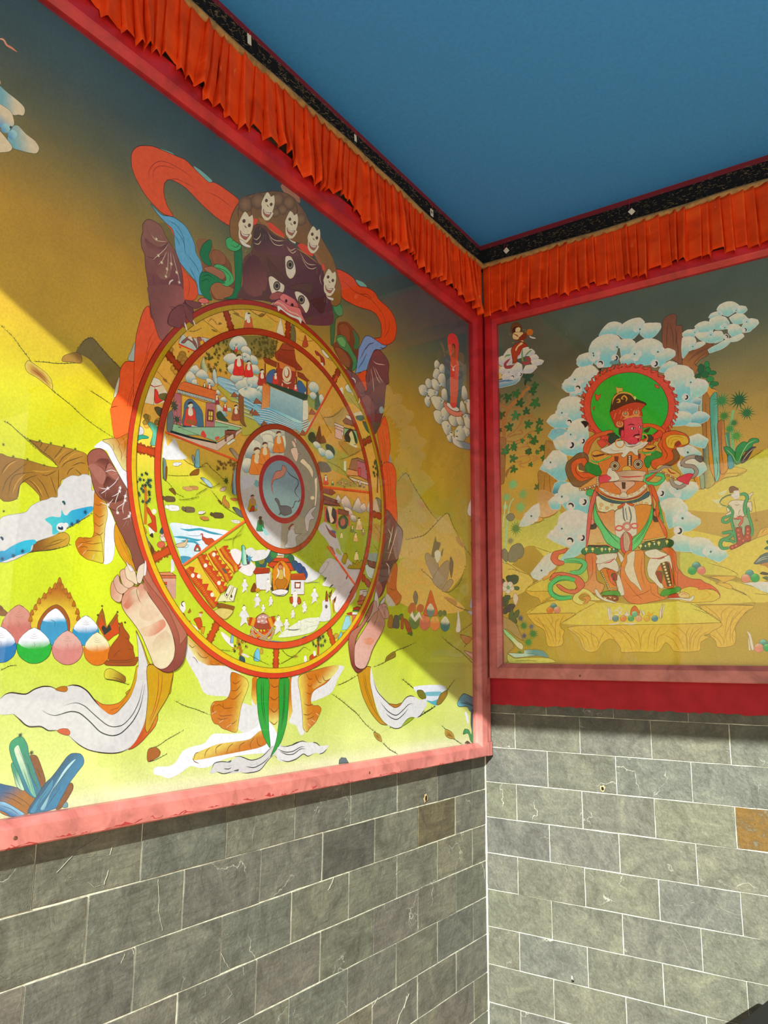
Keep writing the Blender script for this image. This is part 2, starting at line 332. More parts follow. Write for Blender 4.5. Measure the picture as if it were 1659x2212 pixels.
def smooth(P, closed, k=4, T=.42):
    n = len(P)
    if n < 3: return P
    o = []
    for i in range(n if closed else n - 1):
        p1, p2 = P[i], P[(i + 1) % n]
        p0 = P[i - 1] if closed or i else p1; p3 = P[(i + 2) % n] if closed or i + 2 < n else p2
        L = math.hypot(p2[0] - p1[0], p2[1] - p1[1])
        def tan(a, b, lim):
            x, y = (b[0] - a[0]) * T, (b[1] - a[1]) * T; d = math.hypot(x, y)
            f = min(1, 1.2 * lim / d) if d > 0 else 0
            return x * f, y * f
        t1, t2 = tan(p0, p2, L), tan(p1, p3, L)
        for j in range(k):
            t = j / k; t_2, t_3 = t * t, t * t * t
            a, b, c, d = 2 * t_3 - 3 * t_2 + 1, t_3 - 2 * t_2 + t, -2 * t_3 + 3 * t_2, t_3 - t_2
            o.append((a * p1[0] + b * t1[0] + c * p2[0] + d * t2[0], a * p1[1] + b * t1[1] + c * p2[1] + d * t2[1]))
    if not closed: o.append(P[-1])
    return o
def lerp(a, b, t): return tuple(x + (y - x) * t for x, y in zip(a, b))
def sfill(S, c, pts, grad=None):
    S_c = S.cells(pts)
    if grad is None:
        tri = geometry.tessellate_polygon([[Vector((p[0], p[1], 0)) for p in pts]])
        if tri: S.emit(pts, tri, [c] * len(pts), S_c)
        return
    c2, g0, g1 = grad; dx, dy = g1[0] - g0[0], g1[1] - g0[1]; dd = dx * dx + dy * dy or 1
    def cc(p):
        t = max(0, min(1, ((p[0] - g0[0]) * dx + (p[1] - g0[1]) * dy) / dd)); t = t * t * (3 - 2 * t); return lerp(c, c2, t)
    xs = [p[0] for p in pts]; ys = [p[1] for p in pts]; w, h = max(xs) - min(xs), max(ys) - min(ys)
    st = max(.006, math.sqrt(max(w * h, 1e-8) / 60)); inner = []
    y = min(ys) + st / 2
    while y < max(ys):
        x = min(xs) + st / 2
        while x < max(xs): inner.append((x, y)); x += st
        y += st
    N = len(pts)
    r = geometry.delaunay_2d_cdt([Vector(p) for p in pts + inner], [(i, (i + 1) % N) for i in range(N)], [tuple(range(N))], 1, 1e-6)
    vv = [(p[0], p[1]) for p in r[0]]
    if r[2]: S.emit(vv, [list(f) for f in r[2]], [cc(p) for p in vv], S_c)
def sstroke(S, c, w, pts, taper):
    o = []; n = len(pts); acc = [0]
    for i in range(1, n): acc.append(acc[-1] + math.hypot(pts[i][0] - pts[i - 1][0], pts[i][1] - pts[i - 1][1]))
    L = acc[-1] or 1
    for i, p in enumerate(pts):
        a, b = pts[max(i - 1, 0)], pts[min(i + 1, n - 1)]; tx, ty = b[0] - a[0], b[1] - a[1]; d = math.hypot(tx, ty) or 1
        t = acc[i] / L; k = 1 - taper * (1 - min(1, 5 * t, 5 * (1 - t))) * .85
        o += [(p[0] - ty / d * w * k / 2, p[1] + tx / d * w * k / 2), (p[0] + ty / d * w * k / 2, p[1] - tx / d * w * k / 2)]
    S.emit(o, [[2 * i, 2 * i + 1, 2 * i + 3, 2 * i + 2] for i in range(n - 1)], [c] * len(o), S.cells(o, True))
# small figures that recur in the paintings, drawn once in their own unit square: ('f', colour, outline, points) fills, ('g', colour, colour2, from, to, points) shaded fills, ('e', colour, outline, x, y, rx, ry) ovals, ('s', colour, width, points) strokes; a colour is an index into the figure's own colours or a colour
DK = (.03, .02, .012); WARM = (.22, .10, .07)
def ell(x, y, rx, ry, n=10): return [(x + rx * math.cos(2 * math.pi * i / n), y + ry * math.sin(2 * math.pi * i / n)) for i in range(n)]
def three_puffs():
    o = []
    for k in range(3):
        t = math.radians(75 * k); X, Y, cx, cy = 1.05 * math.cos(t), 1.05 * math.sin(t), .9 * math.cos(t), .9 * math.sin(t)
        o.append(('g', 0, 1, (X + cx, Y + cy), (X - cx, Y - cy), ell(X, Y, 1, .92)))
    return o + [('e', 2, None, 0, 0, .26, .26)]
JP = [(0, -1.12), (.62, -.68), (.97, -.05), (.82, .58), (.3, .97), (-.3, .97), (-.82, .58), (-.97, -.05), (-.62, -.68)]
def beast_legs(): return [('s', 1, .022, [(k, -.12), (k, .48)]) for k in (-.45, -.28, .32, .52)]
FIG = [
    three_puffs(),
    [('e', 0, None, 0, 0, 1, 1), ('s', 1, .38, [(.55 * math.cos(q * .68), .55 * math.sin(q * .68)) for q in range(6)])],
    [('f', 0, 2, JP), ('g', 1, 0, (0, -.45), (0, .2), [(0, -1.12), (.62, -.68), (.9, -.2), (.5, .09), (0, .18), (-.5, .09), (-.9, -.2), (-.62, -.68)])]
    + [('s', WARM, .016, [(-.12 - .1 * k, -.78 + .12 * k), (0, -.7 + .12 * k), (.12 + .1 * k, -.78 + .12 * k)]) for k in range(3)] + [('s', WARM, .02, [(.05, -.3), (-.02, -.2), (.04, -.1), (-.03, .02), (0, .1)])],
    [('f', 0, 1, [(-.70, -1.10), (-.50, -1.65), (-.15, -1.50), (.15, -1.20), (.45, -1.50), (.75, -.80), (.85, 0), (.80, .70), (.98, .85), (.85, 1.40), (.55, 1.90), (.10, 1.95), (-.40, 1.50), (-.60, .90), (-.68, .40), (-.82, .10), (-.85, -.25)]),
     ('e', 1, DK, -.32, -.55, .18, .22), ('e', 1, DK, .40, -.22, .18, .22), ('f', (.28, .20, .16), None, [(-.20, -.10), (0, .15), (.20, .20), (.05, 0)]),
     ('f', 2, DK, [(-.45, .60), (0, .95), (.45, .90), (.70, .80), (.45, 1.50), (.05, 1.45), (-.30, 1.15)]), ('f', 3, None, [(-.36, .66), (0, .98), (.45, .95), (.60, .92), (.44, 1.12), (0, 1.12), (-.26, .90)])],
    [('f', 0, (.10, .03, .02), [(-.15, -.7), (.15, -.7), (.225, -.3), (.25, 0), (-.25, 0), (-.21, -.35)]), ('f', 1, None, [(-.06, -.72), (.06, -.72), (.105, -.45), (0, -.38), (-.09, -.46)]),
     ('e', 1, None, 0, -.83, .10, .12), ('f', 2, None, [(-.11, -.83), (-.08, -.95), (.05, -.98), (.12, -.88), (.02, -.90)]), ('s', (.10, .03, .02), .012, [(-.09, -.35), (0, -.2), (.06, 0)])],
    [('f', 0, (.42, .40, .15), [(-.088, -.75), (.088, -.75), (.242, -.45), (.11, -.40), (.2, 0), (.066, -.2), (-.176, 0), (-.11, -.4), (-.22, -.5)]), ('e', (.72, .68, .60), None, 0, -.85, .09, .11), ('s', DK, .03, [(-.08, -.88), (0, -1.0), (.06, -.92)])],
    [('f', 0, DK, [(-.70, -.30), (-.55, -.70), (0, -.72), (.55, -.60), (.70, -.20), (.50, 0), (-.40, 0)]), ('f', 0, DK, [(-.60, -.60), (-.90, -.75), (-1.05, -.45), (-.85, -.25), (-.55, -.25)]), ('s', WARM, .014, [(-.40, -.50), (-.10, -.30), (.30, -.45)])] + beast_legs(),
    [('f', 0, (.12, .08, .04), ell(0, 0, 1.06, 1)), ('g', 1, 0, (-.3, -1), (0, 0), ell(-.12, -.25, .8, .68)), ('s', DK, .05, [(0, -.9), (.08, -.5)])],
]
def paint(S, ops):
    rg = random.Random(5)
    PC = [tuple(v / 1000 for v in c) for c in PALETTE]
    def path(p):
        o = []; x = y = 0
        for i in range(0, len(p), 2): x += p[i]; y += p[i + 1]; o.append((x / 1000, y / 1000))
        return o
    def edge(pts, oc, ow):
        if oc: sstroke(S, PC[oc - 1] if isinstance(oc, int) else oc, ow / 10000 if isinstance(oc, int) else ow, pts + pts[:2], 0)
    def scallop(pts, d):
        A = sum(pts[i - 1][0] * pts[i][1] - pts[i][0] * pts[i - 1][1] for i in range(len(pts))); sg = 1 if A > 0 else -1; o = []
        for i, a in enumerate(pts):
            b = pts[(i + 1) % len(pts)]; ex, ey = b[0] - a[0], b[1] - a[1]
            for t in (0, .25, .5, .75): o.append((a[0] + ex * t + ey * sg * d * 2 * t * (1 - t), a[1] + ey * t - ex * sg * d * 2 * t * (1 - t)))
        return smooth(o, True, 3)
    def shade(c2, g, p0): return (PC[c2], (p0[0] + g[0] / 1000, p0[1] + g[1] / 1000), (p0[0] + (g[0] + g[2]) / 1000, p0[1] + (g[1] + g[3]) / 1000))
    def oval(v, n):
        x, y = v[0] / 1000, v[1] / 1000; ax, ay, bx, by = (q / 10000 for q in v[2:6])
        return (x, y), [(x + ax * math.cos(2 * math.pi * i / n) + bx * math.sin(2 * math.pi * i / n), y + ay * math.cos(2 * math.pi * i / n) + by * math.sin(2 * math.pi * i / n)) for i in range(n)]
    px_, py_ = 0, 0
    HEAD = {1: 5, 2: 10, 13: 5, 14: 10, 11: 5, 12: 10, 3: 9, 4: 5, 5: 3, 6: 4, 7: 5, 20: 2}
    for line in ops.split('\n'):
        op = [int(v) for v in line.split()]; k = op[0]
        if k == 15: op = [1, op[1], 1, 0, 0] + op[2:]
        elif k == 16: op = [1, op[1], 1, op[2], op[3]] + op[4:]
        elif k == 17: op = [4, op[1], op[2], 1, 10] + op[3:]
        k = op[0]
        if k in HEAD:
            at0 = HEAD[k]
            px_ += op[at0]; py_ += op[at0 + 1]
            op[at0] = px_; op[at0 + 1] = py_
        if k == 0: S.part(PART_NAMES[op[1]])
        elif k in (1, 2, 13, 14):
            raw = path(op[5:] if k in (1, 13) else op[10:]); c = PC[op[1]]
            pts = scallop(raw, op[2] / 100) if k > 2 else (smooth(raw, True) if op[2] else raw)
            sfill(S, c, pts, None if k in (1, 13) else shade(op[5], op[6:10], raw[0])); edge(pts, op[3], op[4])
        elif k in (11, 12):
            v = op[5:] if k == 11 else op[10:]; ctr, pts = oval(v, max(8, op[2])); pts = smooth(pts, True, 2)
            sfill(S, PC[op[1]], pts, None if k == 11 else shade(op[5], op[6:10], ctr)); edge(pts, op[3], op[4])
        elif k == 3:
            raw = path(op[9:]); pts = smooth(raw, True) if op[2] else raw; ctr = (raw[0][0] + op[7] / 1000, raw[0][1] + op[8] / 1000); mid = op[6] / 100; N = len(pts)
            r1 = [lerp(ctr, p, mid) for p in pts]; ce, cc = PC[op[1]], PC[op[5]]; cm = lerp(cc, ce, .35)
            S.emit(pts + r1 + [ctr], [[i, (i + 1) % N, N + (i + 1) % N, N + i] for i in range(N)] + [[N + i, N + (i + 1) % N, 2 * N] for i in range(N)], [ce] * N + [cm] * N + [cc], S.cells(pts)); edge(pts, op[3], op[4])
        elif k == 4:
            pts = path(op[5:]); cl = op[3] & 2
            if op[3] & 1: pts = smooth(pts, bool(cl))
            if cl: pts = pts + pts[:2]
            sstroke(S, PC[op[1]], op[2] / 10000, pts, 0 if cl else op[4] / 10)
        elif k == 5:
            pts = smooth(path(op[3:]), False, 8); c = PC[op[1]]; h = op[2] / 1000; w = h * .2
            sstroke(S, c, w * .8, pts, 1); acc = 0; o = []; fs = []
            for i in range(1, len(pts)):
                acc += math.hypot(pts[i][0] - pts[i - 1][0], pts[i][1] - pts[i - 1][1])
                if acc < h * .75: continue
                acc = 0
                for q in range(rg.choice((2, 3, 3, 4))):
                    a = math.pi / 2 + rg.uniform(-1.3, 1.3); ln = h * rg.uniform(.35, 1); x, y = pts[i][0] + rg.uniform(-.3, .3) * h, pts[i][1] - h * .1
                    b_ = len(o); o += [(x - w * .5, y), (x + w * .5, y), (x + ln * math.cos(a), y + ln * math.sin(a) * .8)]; fs.append([b_, b_ + 1, b_ + 2])
            if fs: S.emit(o, fs, [c] * len(o), S.cells(o, True))
        elif k == 6:
            r, nn, x, y = op[2] / 10000, min(15, op[3]), op[4] / 1000, op[5] / 1000; a0 = rg.uniform(0, 6); o = [(x, y)]
            for i in range(nn * 2):
                a = a0 + math.pi * i / nn; rr = r * (rg.uniform(.85, 1.2) if i % 2 else .40); o.append((x + rr * math.cos(a), y + rr * math.sin(a)))
            S.emit(o, [[0, 1 + i, 1 + (i + 1) % (2 * nn)] for i in range(2 * nn)], [PC[op[1]]] * len(o), S.cells(o))
        elif k == 7:
            r, a0, x, y = op[3] / 10000, math.radians(op[4]), op[5] / 1000, op[6] / 1000; c = PC[op[1]]; o = []
            prof = [(0, 1.0), (.32, .72), (.62, .42), (.95, .86), (1.28, .62), (1.6, .40), (2.0, .74), (2.4, .66), (2.75, .34), (math.pi, .16)]
            for a, q in prof: o.append((x + r * q * math.cos(a0 + a), y + r * q * math.sin(a0 + a)))
            for a, q in prof[-2:0:-1]: o.append((x + r * q * math.cos(a0 - a), y + r * q * math.sin(a0 - a)))
            o = smooth(o, True, 3); sfill(S, c, o); edge(o, PC[op[2]], .0012); lt = tuple(min(1, v * 1.6 + .01) for v in c)
            for a in (0, .95, -.95): sstroke(S, lt, .001, [(x, y), (x + r * .75 * math.cos(a0 + a), y + r * .75 * math.sin(a0 + a))], 1)
        elif k in (8, 9):
            cx, cz, r0, r1 = (v / 10000 for v in op[2:6]); N = 128 if k == 8 else 48
            an = [2 * math.pi * i / N for i in range(N + 1)] if k == 8 else [math.pi / 2 + math.pi * i / N for i in range(N + 1)]
            o = [(cx + r * math.cos(a), cz + r * math.sin(a)) for a in an for r in (r0, r1)]
            S.emit(o, [[2 * i, 2 * i + 1, 2 * i + 3, 2 * i + 2] for i in range(N)], [PC[op[1]]] * len(o), S.cells(o, True) | S.cells([lerp(o[i], o[i + 1], .5) for i in range(0, len(o), 2)], True))
        elif k == 10:
            lo, hi = PC[op[1]], PC[op[2]]; cx, cz, r, z0, z1 = (v / 1000 for v in op[3:8]); o = [(cx, cz)]; N, K = 64, 12  # disc blend: lower colour keeps the sunlit tone, upper colour the shaded one
            for q in range(1, K + 1): o += [(cx + r * q / K * math.cos(2 * math.pi * i / N), cz + r * q / K * math.sin(2 * math.pi * i / N)) for i in range(N)]
            fs = [[0, 1 + i, 1 + (i + 1) % N] for i in range(N)] + [[1 + (q - 1) * N + i, 1 + q * N + i, 1 + q * N + (i + 1) % N, 1 + (q - 1) * N + (i + 1) % N] for q in range(1, K) for i in range(N)]
            def dc(p): t = max(0, min(1, (p[1] - z0) / (z1 - z0))); return lerp(lo, hi, t * t * (3 - 2 * t))
            S.emit(o, fs, [dc(p) for p in o], S.cells(o))
        elif k == 20:
            x, y = op[2] / 1000, op[3] / 1000; ux, uy, vx, vy = (v / 10000 for v in op[4:8]); own = op[8:]; size = math.hypot(vx, vy)
            def at(p): return (x + ux * p[0] + vx * p[1], y + uy * p[0] + vy * p[1])
            def pick(c): return c if c is None or isinstance(c, tuple) else PC[own[c]]
            for q in FIG[op[1]]:
                if q[0] == 'f': pts = smooth([at(p) for p in q[3]], True, 3); sfill(S, pick(q[1]), pts); edge(pts, pick(q[2]), max(.0006, min(.0011, size * .03)))
                elif q[0] == 'g': sfill(S, pick(q[1]), smooth([at(p) for p in q[5]], True, 2), (pick(q[2]), at(q[3]), at(q[4])))
                elif q[0] == 'e': pts = [at(p) for p in ell(*q[3:7])]; sfill(S, pick(q[1]), pts); edge(pts, pick(q[2]), max(.0006, size * .02))
                else: sstroke(S, pick(q[1]), max(.0006, q[2] * size), smooth([at(p) for p in q[3]], False), 1)

# everything painted on the two sheets, measured on its own wall in millimetres: a code, colours and widths, then a first point and the steps to the next ones
PART_NAMES = ['painted_hillside', 'painted_cloud', 'painted_rock', 'painted_jewel', 'painted_tiger_skin', 'painted_ribbon', 'painted_arm', 'painted_scarf', 'painted_demon_head', 'painted_wheel', 'painted_claw', 'painted_demon_fang', 'painted_foot', 'painted_buddha_cloud', 'painted_tree', 'painted_lute_player', 'painted_guardian', 'painted_offering_jewel', 'painted_white_figure', 'painted_flower']
PALETTE = [(201,154,48),(26,40,11),(507,404,76),(58,25,7),(261,75,9),(82,25,5),(301,164,29),(82,47,11),(185,85,9),(39,19,4),(301,150,16),(360,190,25),(58,85,11),(145,50,5),(29,10,4),(426,255,22),(13,47,38),(461,421,38),(39,60,4),(58,60,4),(201,95,7),(35,47,8),(145,95,7),(26,25,4),(58,60,16),(571,588,741),(461,532,670),(115,340,447),(61,296,409),(115,127,11),(201,127,16),(86,119,160),(14,20,29),(115,371,530),(8,12,19),(274,85,33),(224,69,54),(58,17,11),(14,190,54),(7,63,22),(39,60,94),(61,25,16),(530,405,101),(870,581,141),(610,481,149),(521,405,84),(152,120,27),(100,72,13),(610,338,149),(610,331,110),(464,351,226),(238,180,120),(880,880,764),(565,450,278),(152,107,55),(565,223,64),(152,62,13),(583,312,236),(197,107,84),(880,816,651),(880,859,845),(320,254,256),(320,185,113),(880,753,548),(94,88,39),(238,529,651),(152,128,68),(152,420,784),(432,773,880),(94,312,687),(94,88,107),(880,300,189),(880,732,486),(452,447,509),(201,207,207),(14,325,530),(7,196,428),(35,371,467),(7,243,488),(507,508,586),(4,27,66),(5,69,87),(4,30,87),(4,45,120),(6,63,194),(4,17,33),(248,88,11),(185,387,598),(7,88,275),(150,40,5),(14,4,4),(13,196,129),(4,43,29),(330,493,390),(9,207,111),(4,34,29),(7,119,246),(443,532,428),(115,340,260),(14,154,111),(100,218,290),(14,43,66),(4,57,139),(4,15,43),(10,136,306),(315,513,598),(26,196,338),(23,164,322),(14,20,38),(111,40,7),(392,114,111),(426,190,171),(111,27,22),(301,85,4),(498,371,22),(330,110,4),(507,503,59),(461,310,22),(224,60,7),(24,207,428),(17,47,87),(5,119,355),(4,282,25),(4,52,13),(426,154,160),(479,282,275),(461,119,4),(556,532,390),(111,30,4),(392,40,4),(224,69,7),(330,127,9),(58,40,7),(248,43,4),(82,15,4),(82,60,7),(224,52,4),(100,213,64),(238,405,120),(100,52,22),(678,176,127),(870,265,149),(870,265,84),(880,513,149),(56,213,236),(781,143,39),(152,300,300),(238,213,164),(100,72,47),(565,143,47),(152,213,73),(565,405,198),(58,60,94),(26,150,33),(330,60,16),(360,52,19),(41,119,25),(392,119,4),(517,475,207),(185,52,4),(571,532,509),(517,456,120),(517,475,87),(517,493,160),(565,143,22),(238,546,548),(880,114,22),(100,15,7),(320,24,7),(227,24,7),(161,497,880),(20,52,107),(16,62,134),(448,546,548),(100,135,149),(583,617,548),(432,30,10),(880,88,13),(217,391,804),(16,30,84),(333,364,427),(718,143,10),(461,207,4),(82,34,4),(185,60,4),(392,230,4),(145,85,22),(23,23,22),(392,255,4),(201,27,4),(201,38,4),(392,52,9),(61,81,79),(9,243,25),(4,43,9),(8,218,22),(4,27,7),(392,196,4),(224,310,11),(238,185,55),(327,143,113),(94,33,27),(217,62,78),(152,52,55),(327,120,113),(260,94,89),(100,465,725),(32,135,217),(320,816,880),(388,128,127),(100,30,36),(249,62,73),(152,44,55),(320,107,120),(161,52,64),(880,654,548),(333,420,456),(227,94,84),(320,223,217),(330,110,103),(145,43,38),(274,103,87),(274,95,79),(82,20,16),(39,8,7),(571,532,609),(320,151,55),(238,88,33),(360,135,55),(152,52,22),(432,176,64),(448,176,95),(26,223,84),(100,529,198),(26,254,95),(88,513,198),(227,72,27),(320,94,33),(100,30,13),(320,107,39),(29,185,73),(8,52,22),(88,364,164),(56,300,107),(152,481,181),(47,203,84),(432,223,149),(227,128,64),(320,159,39),(76,40,22),(152,88,47),(347,213,120),(178,80,51),(140,46,78),(100,52,47),(197,72,84),(136,44,51),(870,88,39),(432,213,64),(565,300,55),(152,72,39),(448,167,120),(320,244,181),(144,62,43),(76,30,22),(51,37,27),(26,19,13),(432,120,107),(283,72,84),(870,244,267),(152,24,33),(698,167,181),(880,529,427),(56,8,13),(320,94,64),(432,151,107),(360,456,16),(870,497,78),(825,497,47),(718,497,73),(320,185,27),(739,143,55),(56,37,17),(565,693,687),(880,62,22),(432,143,95),(880,581,55),(565,300,47),(152,82,39),(880,52,39),(152,24,17),(161,167,55),(565,30,27),(432,213,27),(718,405,55),(39,25,19),(145,60,54),(23,282,207),(7,60,43),(61,154,111),(14,40,22),(111,438,322),(185,114,22),(330,230,33),(10,27,19),(392,30,5),(461,196,13),(8,57,103),(498,475,467),(145,15,9),(461,81,54),(201,34,33),(498,340,322),(212,387,598),(461,255,207),(426,95,48),(461,164,72),(426,230,207),(392,43,13),(330,30,22),(111,8,4),(330,69,9),(224,88,7),(26,119,290),(7,27,79),(190,325,509),(274,63,5),(274,119,7),(12,207,194),(4,47,54),(115,371,621),(274,154,11),(392,268,38),(39,69,4),(392,340,38),(145,85,7),(7,40,79),(426,282,54),(12,75,33),(461,88,66),(7,127,43),(58,5,4),(461,110,48),(461,255,11),(212,438,575),(61,185,275),(274,12,19),(330,17,16),(320,120,27),(39,94,47),(56,52,13),(238,213,107),(56,52,27),(718,546,400),(565,338,64),(238,312,300),(152,143,95),(197,62,43),(295,377,373),(161,185,68),(565,405,236),(565,88,27),(880,880,516),(432,52,27),(565,481,73),(238,213,181),(513,654,687),(114,185,134),(100,143,107),(32,44,22),(274,52,4),(781,435,68),(238,223,64),(88,107,22),(161,143,22),(565,529,73),(152,120,17),(333,654,880),(76,167,267),(161,497,804),(739,880,880),(66,265,486),(432,128,55),(152,37,17),(320,120,36),(161,213,236),(94,143,181),(880,37,33),(781,52,55),(56,52,47),(565,52,33),(161,223,149),(56,82,55),(565,693,400),(197,288,373),(56,82,107),(620,773,764),(781,52,33),(100,107,55),(432,62,95),(781,62,55),(870,120,64),(39,94,55),(565,185,236),(880,546,64),(76,203,373),(26,62,120),(825,203,47),(320,52,17),(76,107,134),(88,120,134),(870,72,47),(432,143,55),(238,52,39),(880,732,120),(333,654,400),(56,107,64),(320,88,55),(56,94,64),(32,44,47),(432,72,27),(781,244,55),(880,581,47),(56,167,400),(26,52,120),(238,52,17),(320,52,33),(565,143,84),(870,62,73),(565,62,39),(880,107,55),(880,94,55),(32,72,47),(238,481,651),(448,693,804),(880,265,55),(432,94,27),(870,391,120),(880,450,149),(260,654,880),(513,859,880),(100,364,651),(320,391,73),(100,185,120),(26,52,33),(480,450,78),(448,405,84),(283,107,33),(56,72,33),(583,391,120),(880,546,486),(880,732,651),(320,107,55),(333,581,300),(880,773,400),(238,94,47),(448,167,107),(870,391,134),(870,107,95),(217,167,134),(161,265,95),(238,167,95),(565,213,95),(880,654,348),(432,300,149),(781,450,217),(870,420,84),(227,143,107),(360,351,373),(320,72,47),(283,72,55),(781,107,73),(56,37,39),(238,107,73),(565,120,64),(100,151,64),(880,581,300),(197,288,84),(880,546,217),(880,732,348),(111,95,322),(426,110,38),(111,17,4),(392,310,4),(392,282,4),(392,438,54),(517,542,509),(145,150,111),(14,15,11),(39,185,390),(224,34,9),(82,75,72),(201,69,4),(330,164,11),(315,532,467),(86,282,428),(10,81,72),(14,154,43),(7,75,43),(14,43,171),(10,38,149),(145,154,22),(201,20,19),(461,282,120),(82,4,4),(248,30,16),(461,164,4),(145,27,4),(330,43,4),(392,145,79),(461,230,7),(82,69,48),(517,513,322),(461,371,120),(224,34,22),(392,230,233),(248,27,25),(498,371,390),(392,268,194),(82,119,290),(39,63,207),(58,60,33),(571,578,670),(392,532,670),(29,268,428),(7,154,260),(26,207,373),(26,154,233),(82,52,22),(107,72,38),(392,145,33),(360,174,48),(426,230,87),(330,145,22),(145,103,22),(41,63,59),(145,207,194),(14,154,219),(4,27,43),(274,340,428),(39,60,76),(41,88,129),(274,387,488),(39,119,182),(274,421,552),(5,5,9),(86,95,103),(145,75,11),(248,127,22),(185,103,16),(330,88,9),(145,60,5),(82,69,4),(33,30,33),(41,88,5),(698,581,486),(781,617,548),(360,654,486),(76,120,84),(238,185,149),(880,72,55),(161,120,95),(448,338,256),(461,38,7),(517,340,4),(111,69,4),(333,300,256),(197,244,267),(880,265,39),(161,52,33),(4,174,59),(61,34,29),(392,27,19),(150,404,488),(190,438,488),(517,542,670),(197,135,134),(82,75,87),(498,421,467),(248,30,48),(197,312,427),(392,17,33),(565,223,181),(100,52,64),(565,107,107),(870,185,181),(201,47,59),(150,154,194),(238,72,78),(870,203,181),(283,94,107),(169,38,31),(301,95,72),(426,185,139),(517,421,338),(536,475,355),(498,355,275),(392,127,87),(507,379,306),(498,421,390),(301,119,87),(301,103,87),(489,255,246),(224,145,139),(100,167,181),(238,151,84),(217,312,400),(825,773,725),(333,420,516),(880,44,47),(880,143,64),(880,135,73),(880,62,47),(880,265,198),(320,52,47),(100,52,33),(880,62,55),(669,698,148),(880,825,178),(880,718,163),(690,718,120),(269,197,32),(880,547,108),(269,161,24),(875,513,96),(880,620,85),(512,260,35),(269,178,24),(875,825,120),(880,739,108),(180,152,15),(779,781,108),(880,658,96),(379,227,29),(690,718,108),(119,114,15),(880,583,75),(875,565,85),(171,227,212),(669,320,57),(66,227,75),(119,100,42),(512,227,57),(21,66,19),(42,178,42),(34,152,42),(46,207,46),(46,161,49),(34,128,35),(46,128,35),(51,260,71),(46,227,42),(31,100,29),(61,260,49),(42,260,66),(180,76,24),(669,320,75),(61,283,66),(111,197,57),(282,718,313),(282,565,178),(282,658,231),(308,658,270),(180,360,85),(460,825,410),(379,388,212),(494,880,523),(880,880,586),(321,320,212),(119,128,85),(512,283,57),(180,94,19),(690,333,49),(669,388,134),(269,94,39),(90,30,13),(512,207,53),(512,260,49),(90,43,17),(880,417,42),(180,513,465),(31,100,85),(119,448,250),(530,698,586),(119,178,163),(34,320,75),(34,161,57),(34,238,57),(31,188,49),(46,333,75),(46,260,57),(46,360,120),(31,283,61),(512,227,35),(66,39,15),(119,480,360),(282,739,619),(512,178,35),(880,417,57),(90,217,240),(669,565,134),(180,238,75),(379,513,291),(119,333,231),(233,620,250),(66,320,85),(90,308,42),(78,260,57),(90,360,75),(119,417,49),(61,374,108),(61,388,96),(119,76,85),(690,880,523),(119,448,523),(31,161,148),(379,781,799),(111,152,163),(288,770,879),(180,583,761),(66,238,410),(648,880,880),(282,658,799),(90,360,554),(460,870,880),(18,26,49),(460,870,799),(180,480,653),(690,739,838),(880,583,178),(880,658,231),(119,308,523),(31,39,57),(512,152,49),(269,39,15),(512,56,19),(512,66,15),(180,432,134),(460,71,75),(669,197,24),(282,320,66),(880,100,42),(269,16,9),(512,26,12),(36,565,42),(880,152,24),(669,56,12),(46,76,42),(56,71,19),(269,144,49),(180,26,9),(880,825,231),(669,197,15),(379,56,29),(180,56,12),(34,320,42),(14,88,15),(34,360,57),(66,583,108),(880,880,465),(269,128,49),(119,66,29),(379,197,66),(269,56,19),(880,583,120),(180,100,49),(669,417,231),(379,217,66),(669,448,313),(180,100,66),(880,658,465),(669,32,49),(875,583,437),(119,39,24),(880,360,42),(119,39,15),(119,26,12),(880,238,120),(880,76,120),(282,178,96),(669,448,270),(880,56,96),(180,12,15),(880,114,155),(104,12,17),(78,12,17),(880,448,75),(269,114,24),(880,870,313),(669,76,24),(880,197,75),(282,583,360),(880,283,134),(880,417,108),(880,333,212),(512,66,24),(90,76,75),(460,388,336),(190,161,148),(38,32,42),(880,66,108),(269,16,29),(18,161,57),(75,718,231),(66,583,178),(669,333,134),(880,620,270),(66,152,178),(18,39,49),(880,583,195),(269,161,85),(119,47,24),(379,238,163),(90,66,42),(880,360,250),(880,260,75),(180,825,313),(18,178,66),(119,739,212),(171,825,270),(66,658,134),(880,178,134),(880,178,42),(66,583,120),(379,56,57),(880,360,336),(880,128,134),(119,128,108),(880,388,148),(119,76,66),(119,56,24),(880,880,195),(66,283,108),(269,144,35),(880,880,270),(880,448,163),(880,333,57),(379,76,15),(880,161,35),(880,698,66),(880,333,24),(512,197,29),(669,56,57),(880,320,49),(119,238,29),(66,16,6),(119,448,57),(31,114,15),(379,100,35),(379,260,120),(880,880,360),(180,39,9),(379,47,29),(119,283,29),(119,76,35),(379,197,35),(66,432,42),(18,114,19),(669,88,35),(880,698,270),(269,76,24),(880,217,108),(180,739,270),(131,739,250),(119,308,313),(364,620,586),(880,513,178),(669,480,195),(180,583,360),(180,333,360),(880,308,75),(119,448,120),(364,698,250),(880,448,270),(880,781,195),(119,308,437),(669,417,163),(119,417,360),(364,781,619),(66,513,163),(233,781,313),(66,432,96),(180,739,195),(880,583,385),(90,360,360),(233,658,523),(46,480,108),(152,781,231),(119,238,120),(269,128,35),(282,144,57),(669,513,360),(477,583,360),(66,100,57),(880,178,108),(512,100,42),(90,480,170),(90,128,71),(31,56,19),(131,188,66),(104,88,108),(669,333,270),(190,480,212),(669,260,212),(190,238,49),(119,161,250),(90,308,75),(180,197,291),(119,144,231),(66,238,96),(530,388,141),(180,128,49),(379,870,385),(627,870,761),(282,197,49),(669,739,178),(119,238,195),(282,227,49)]
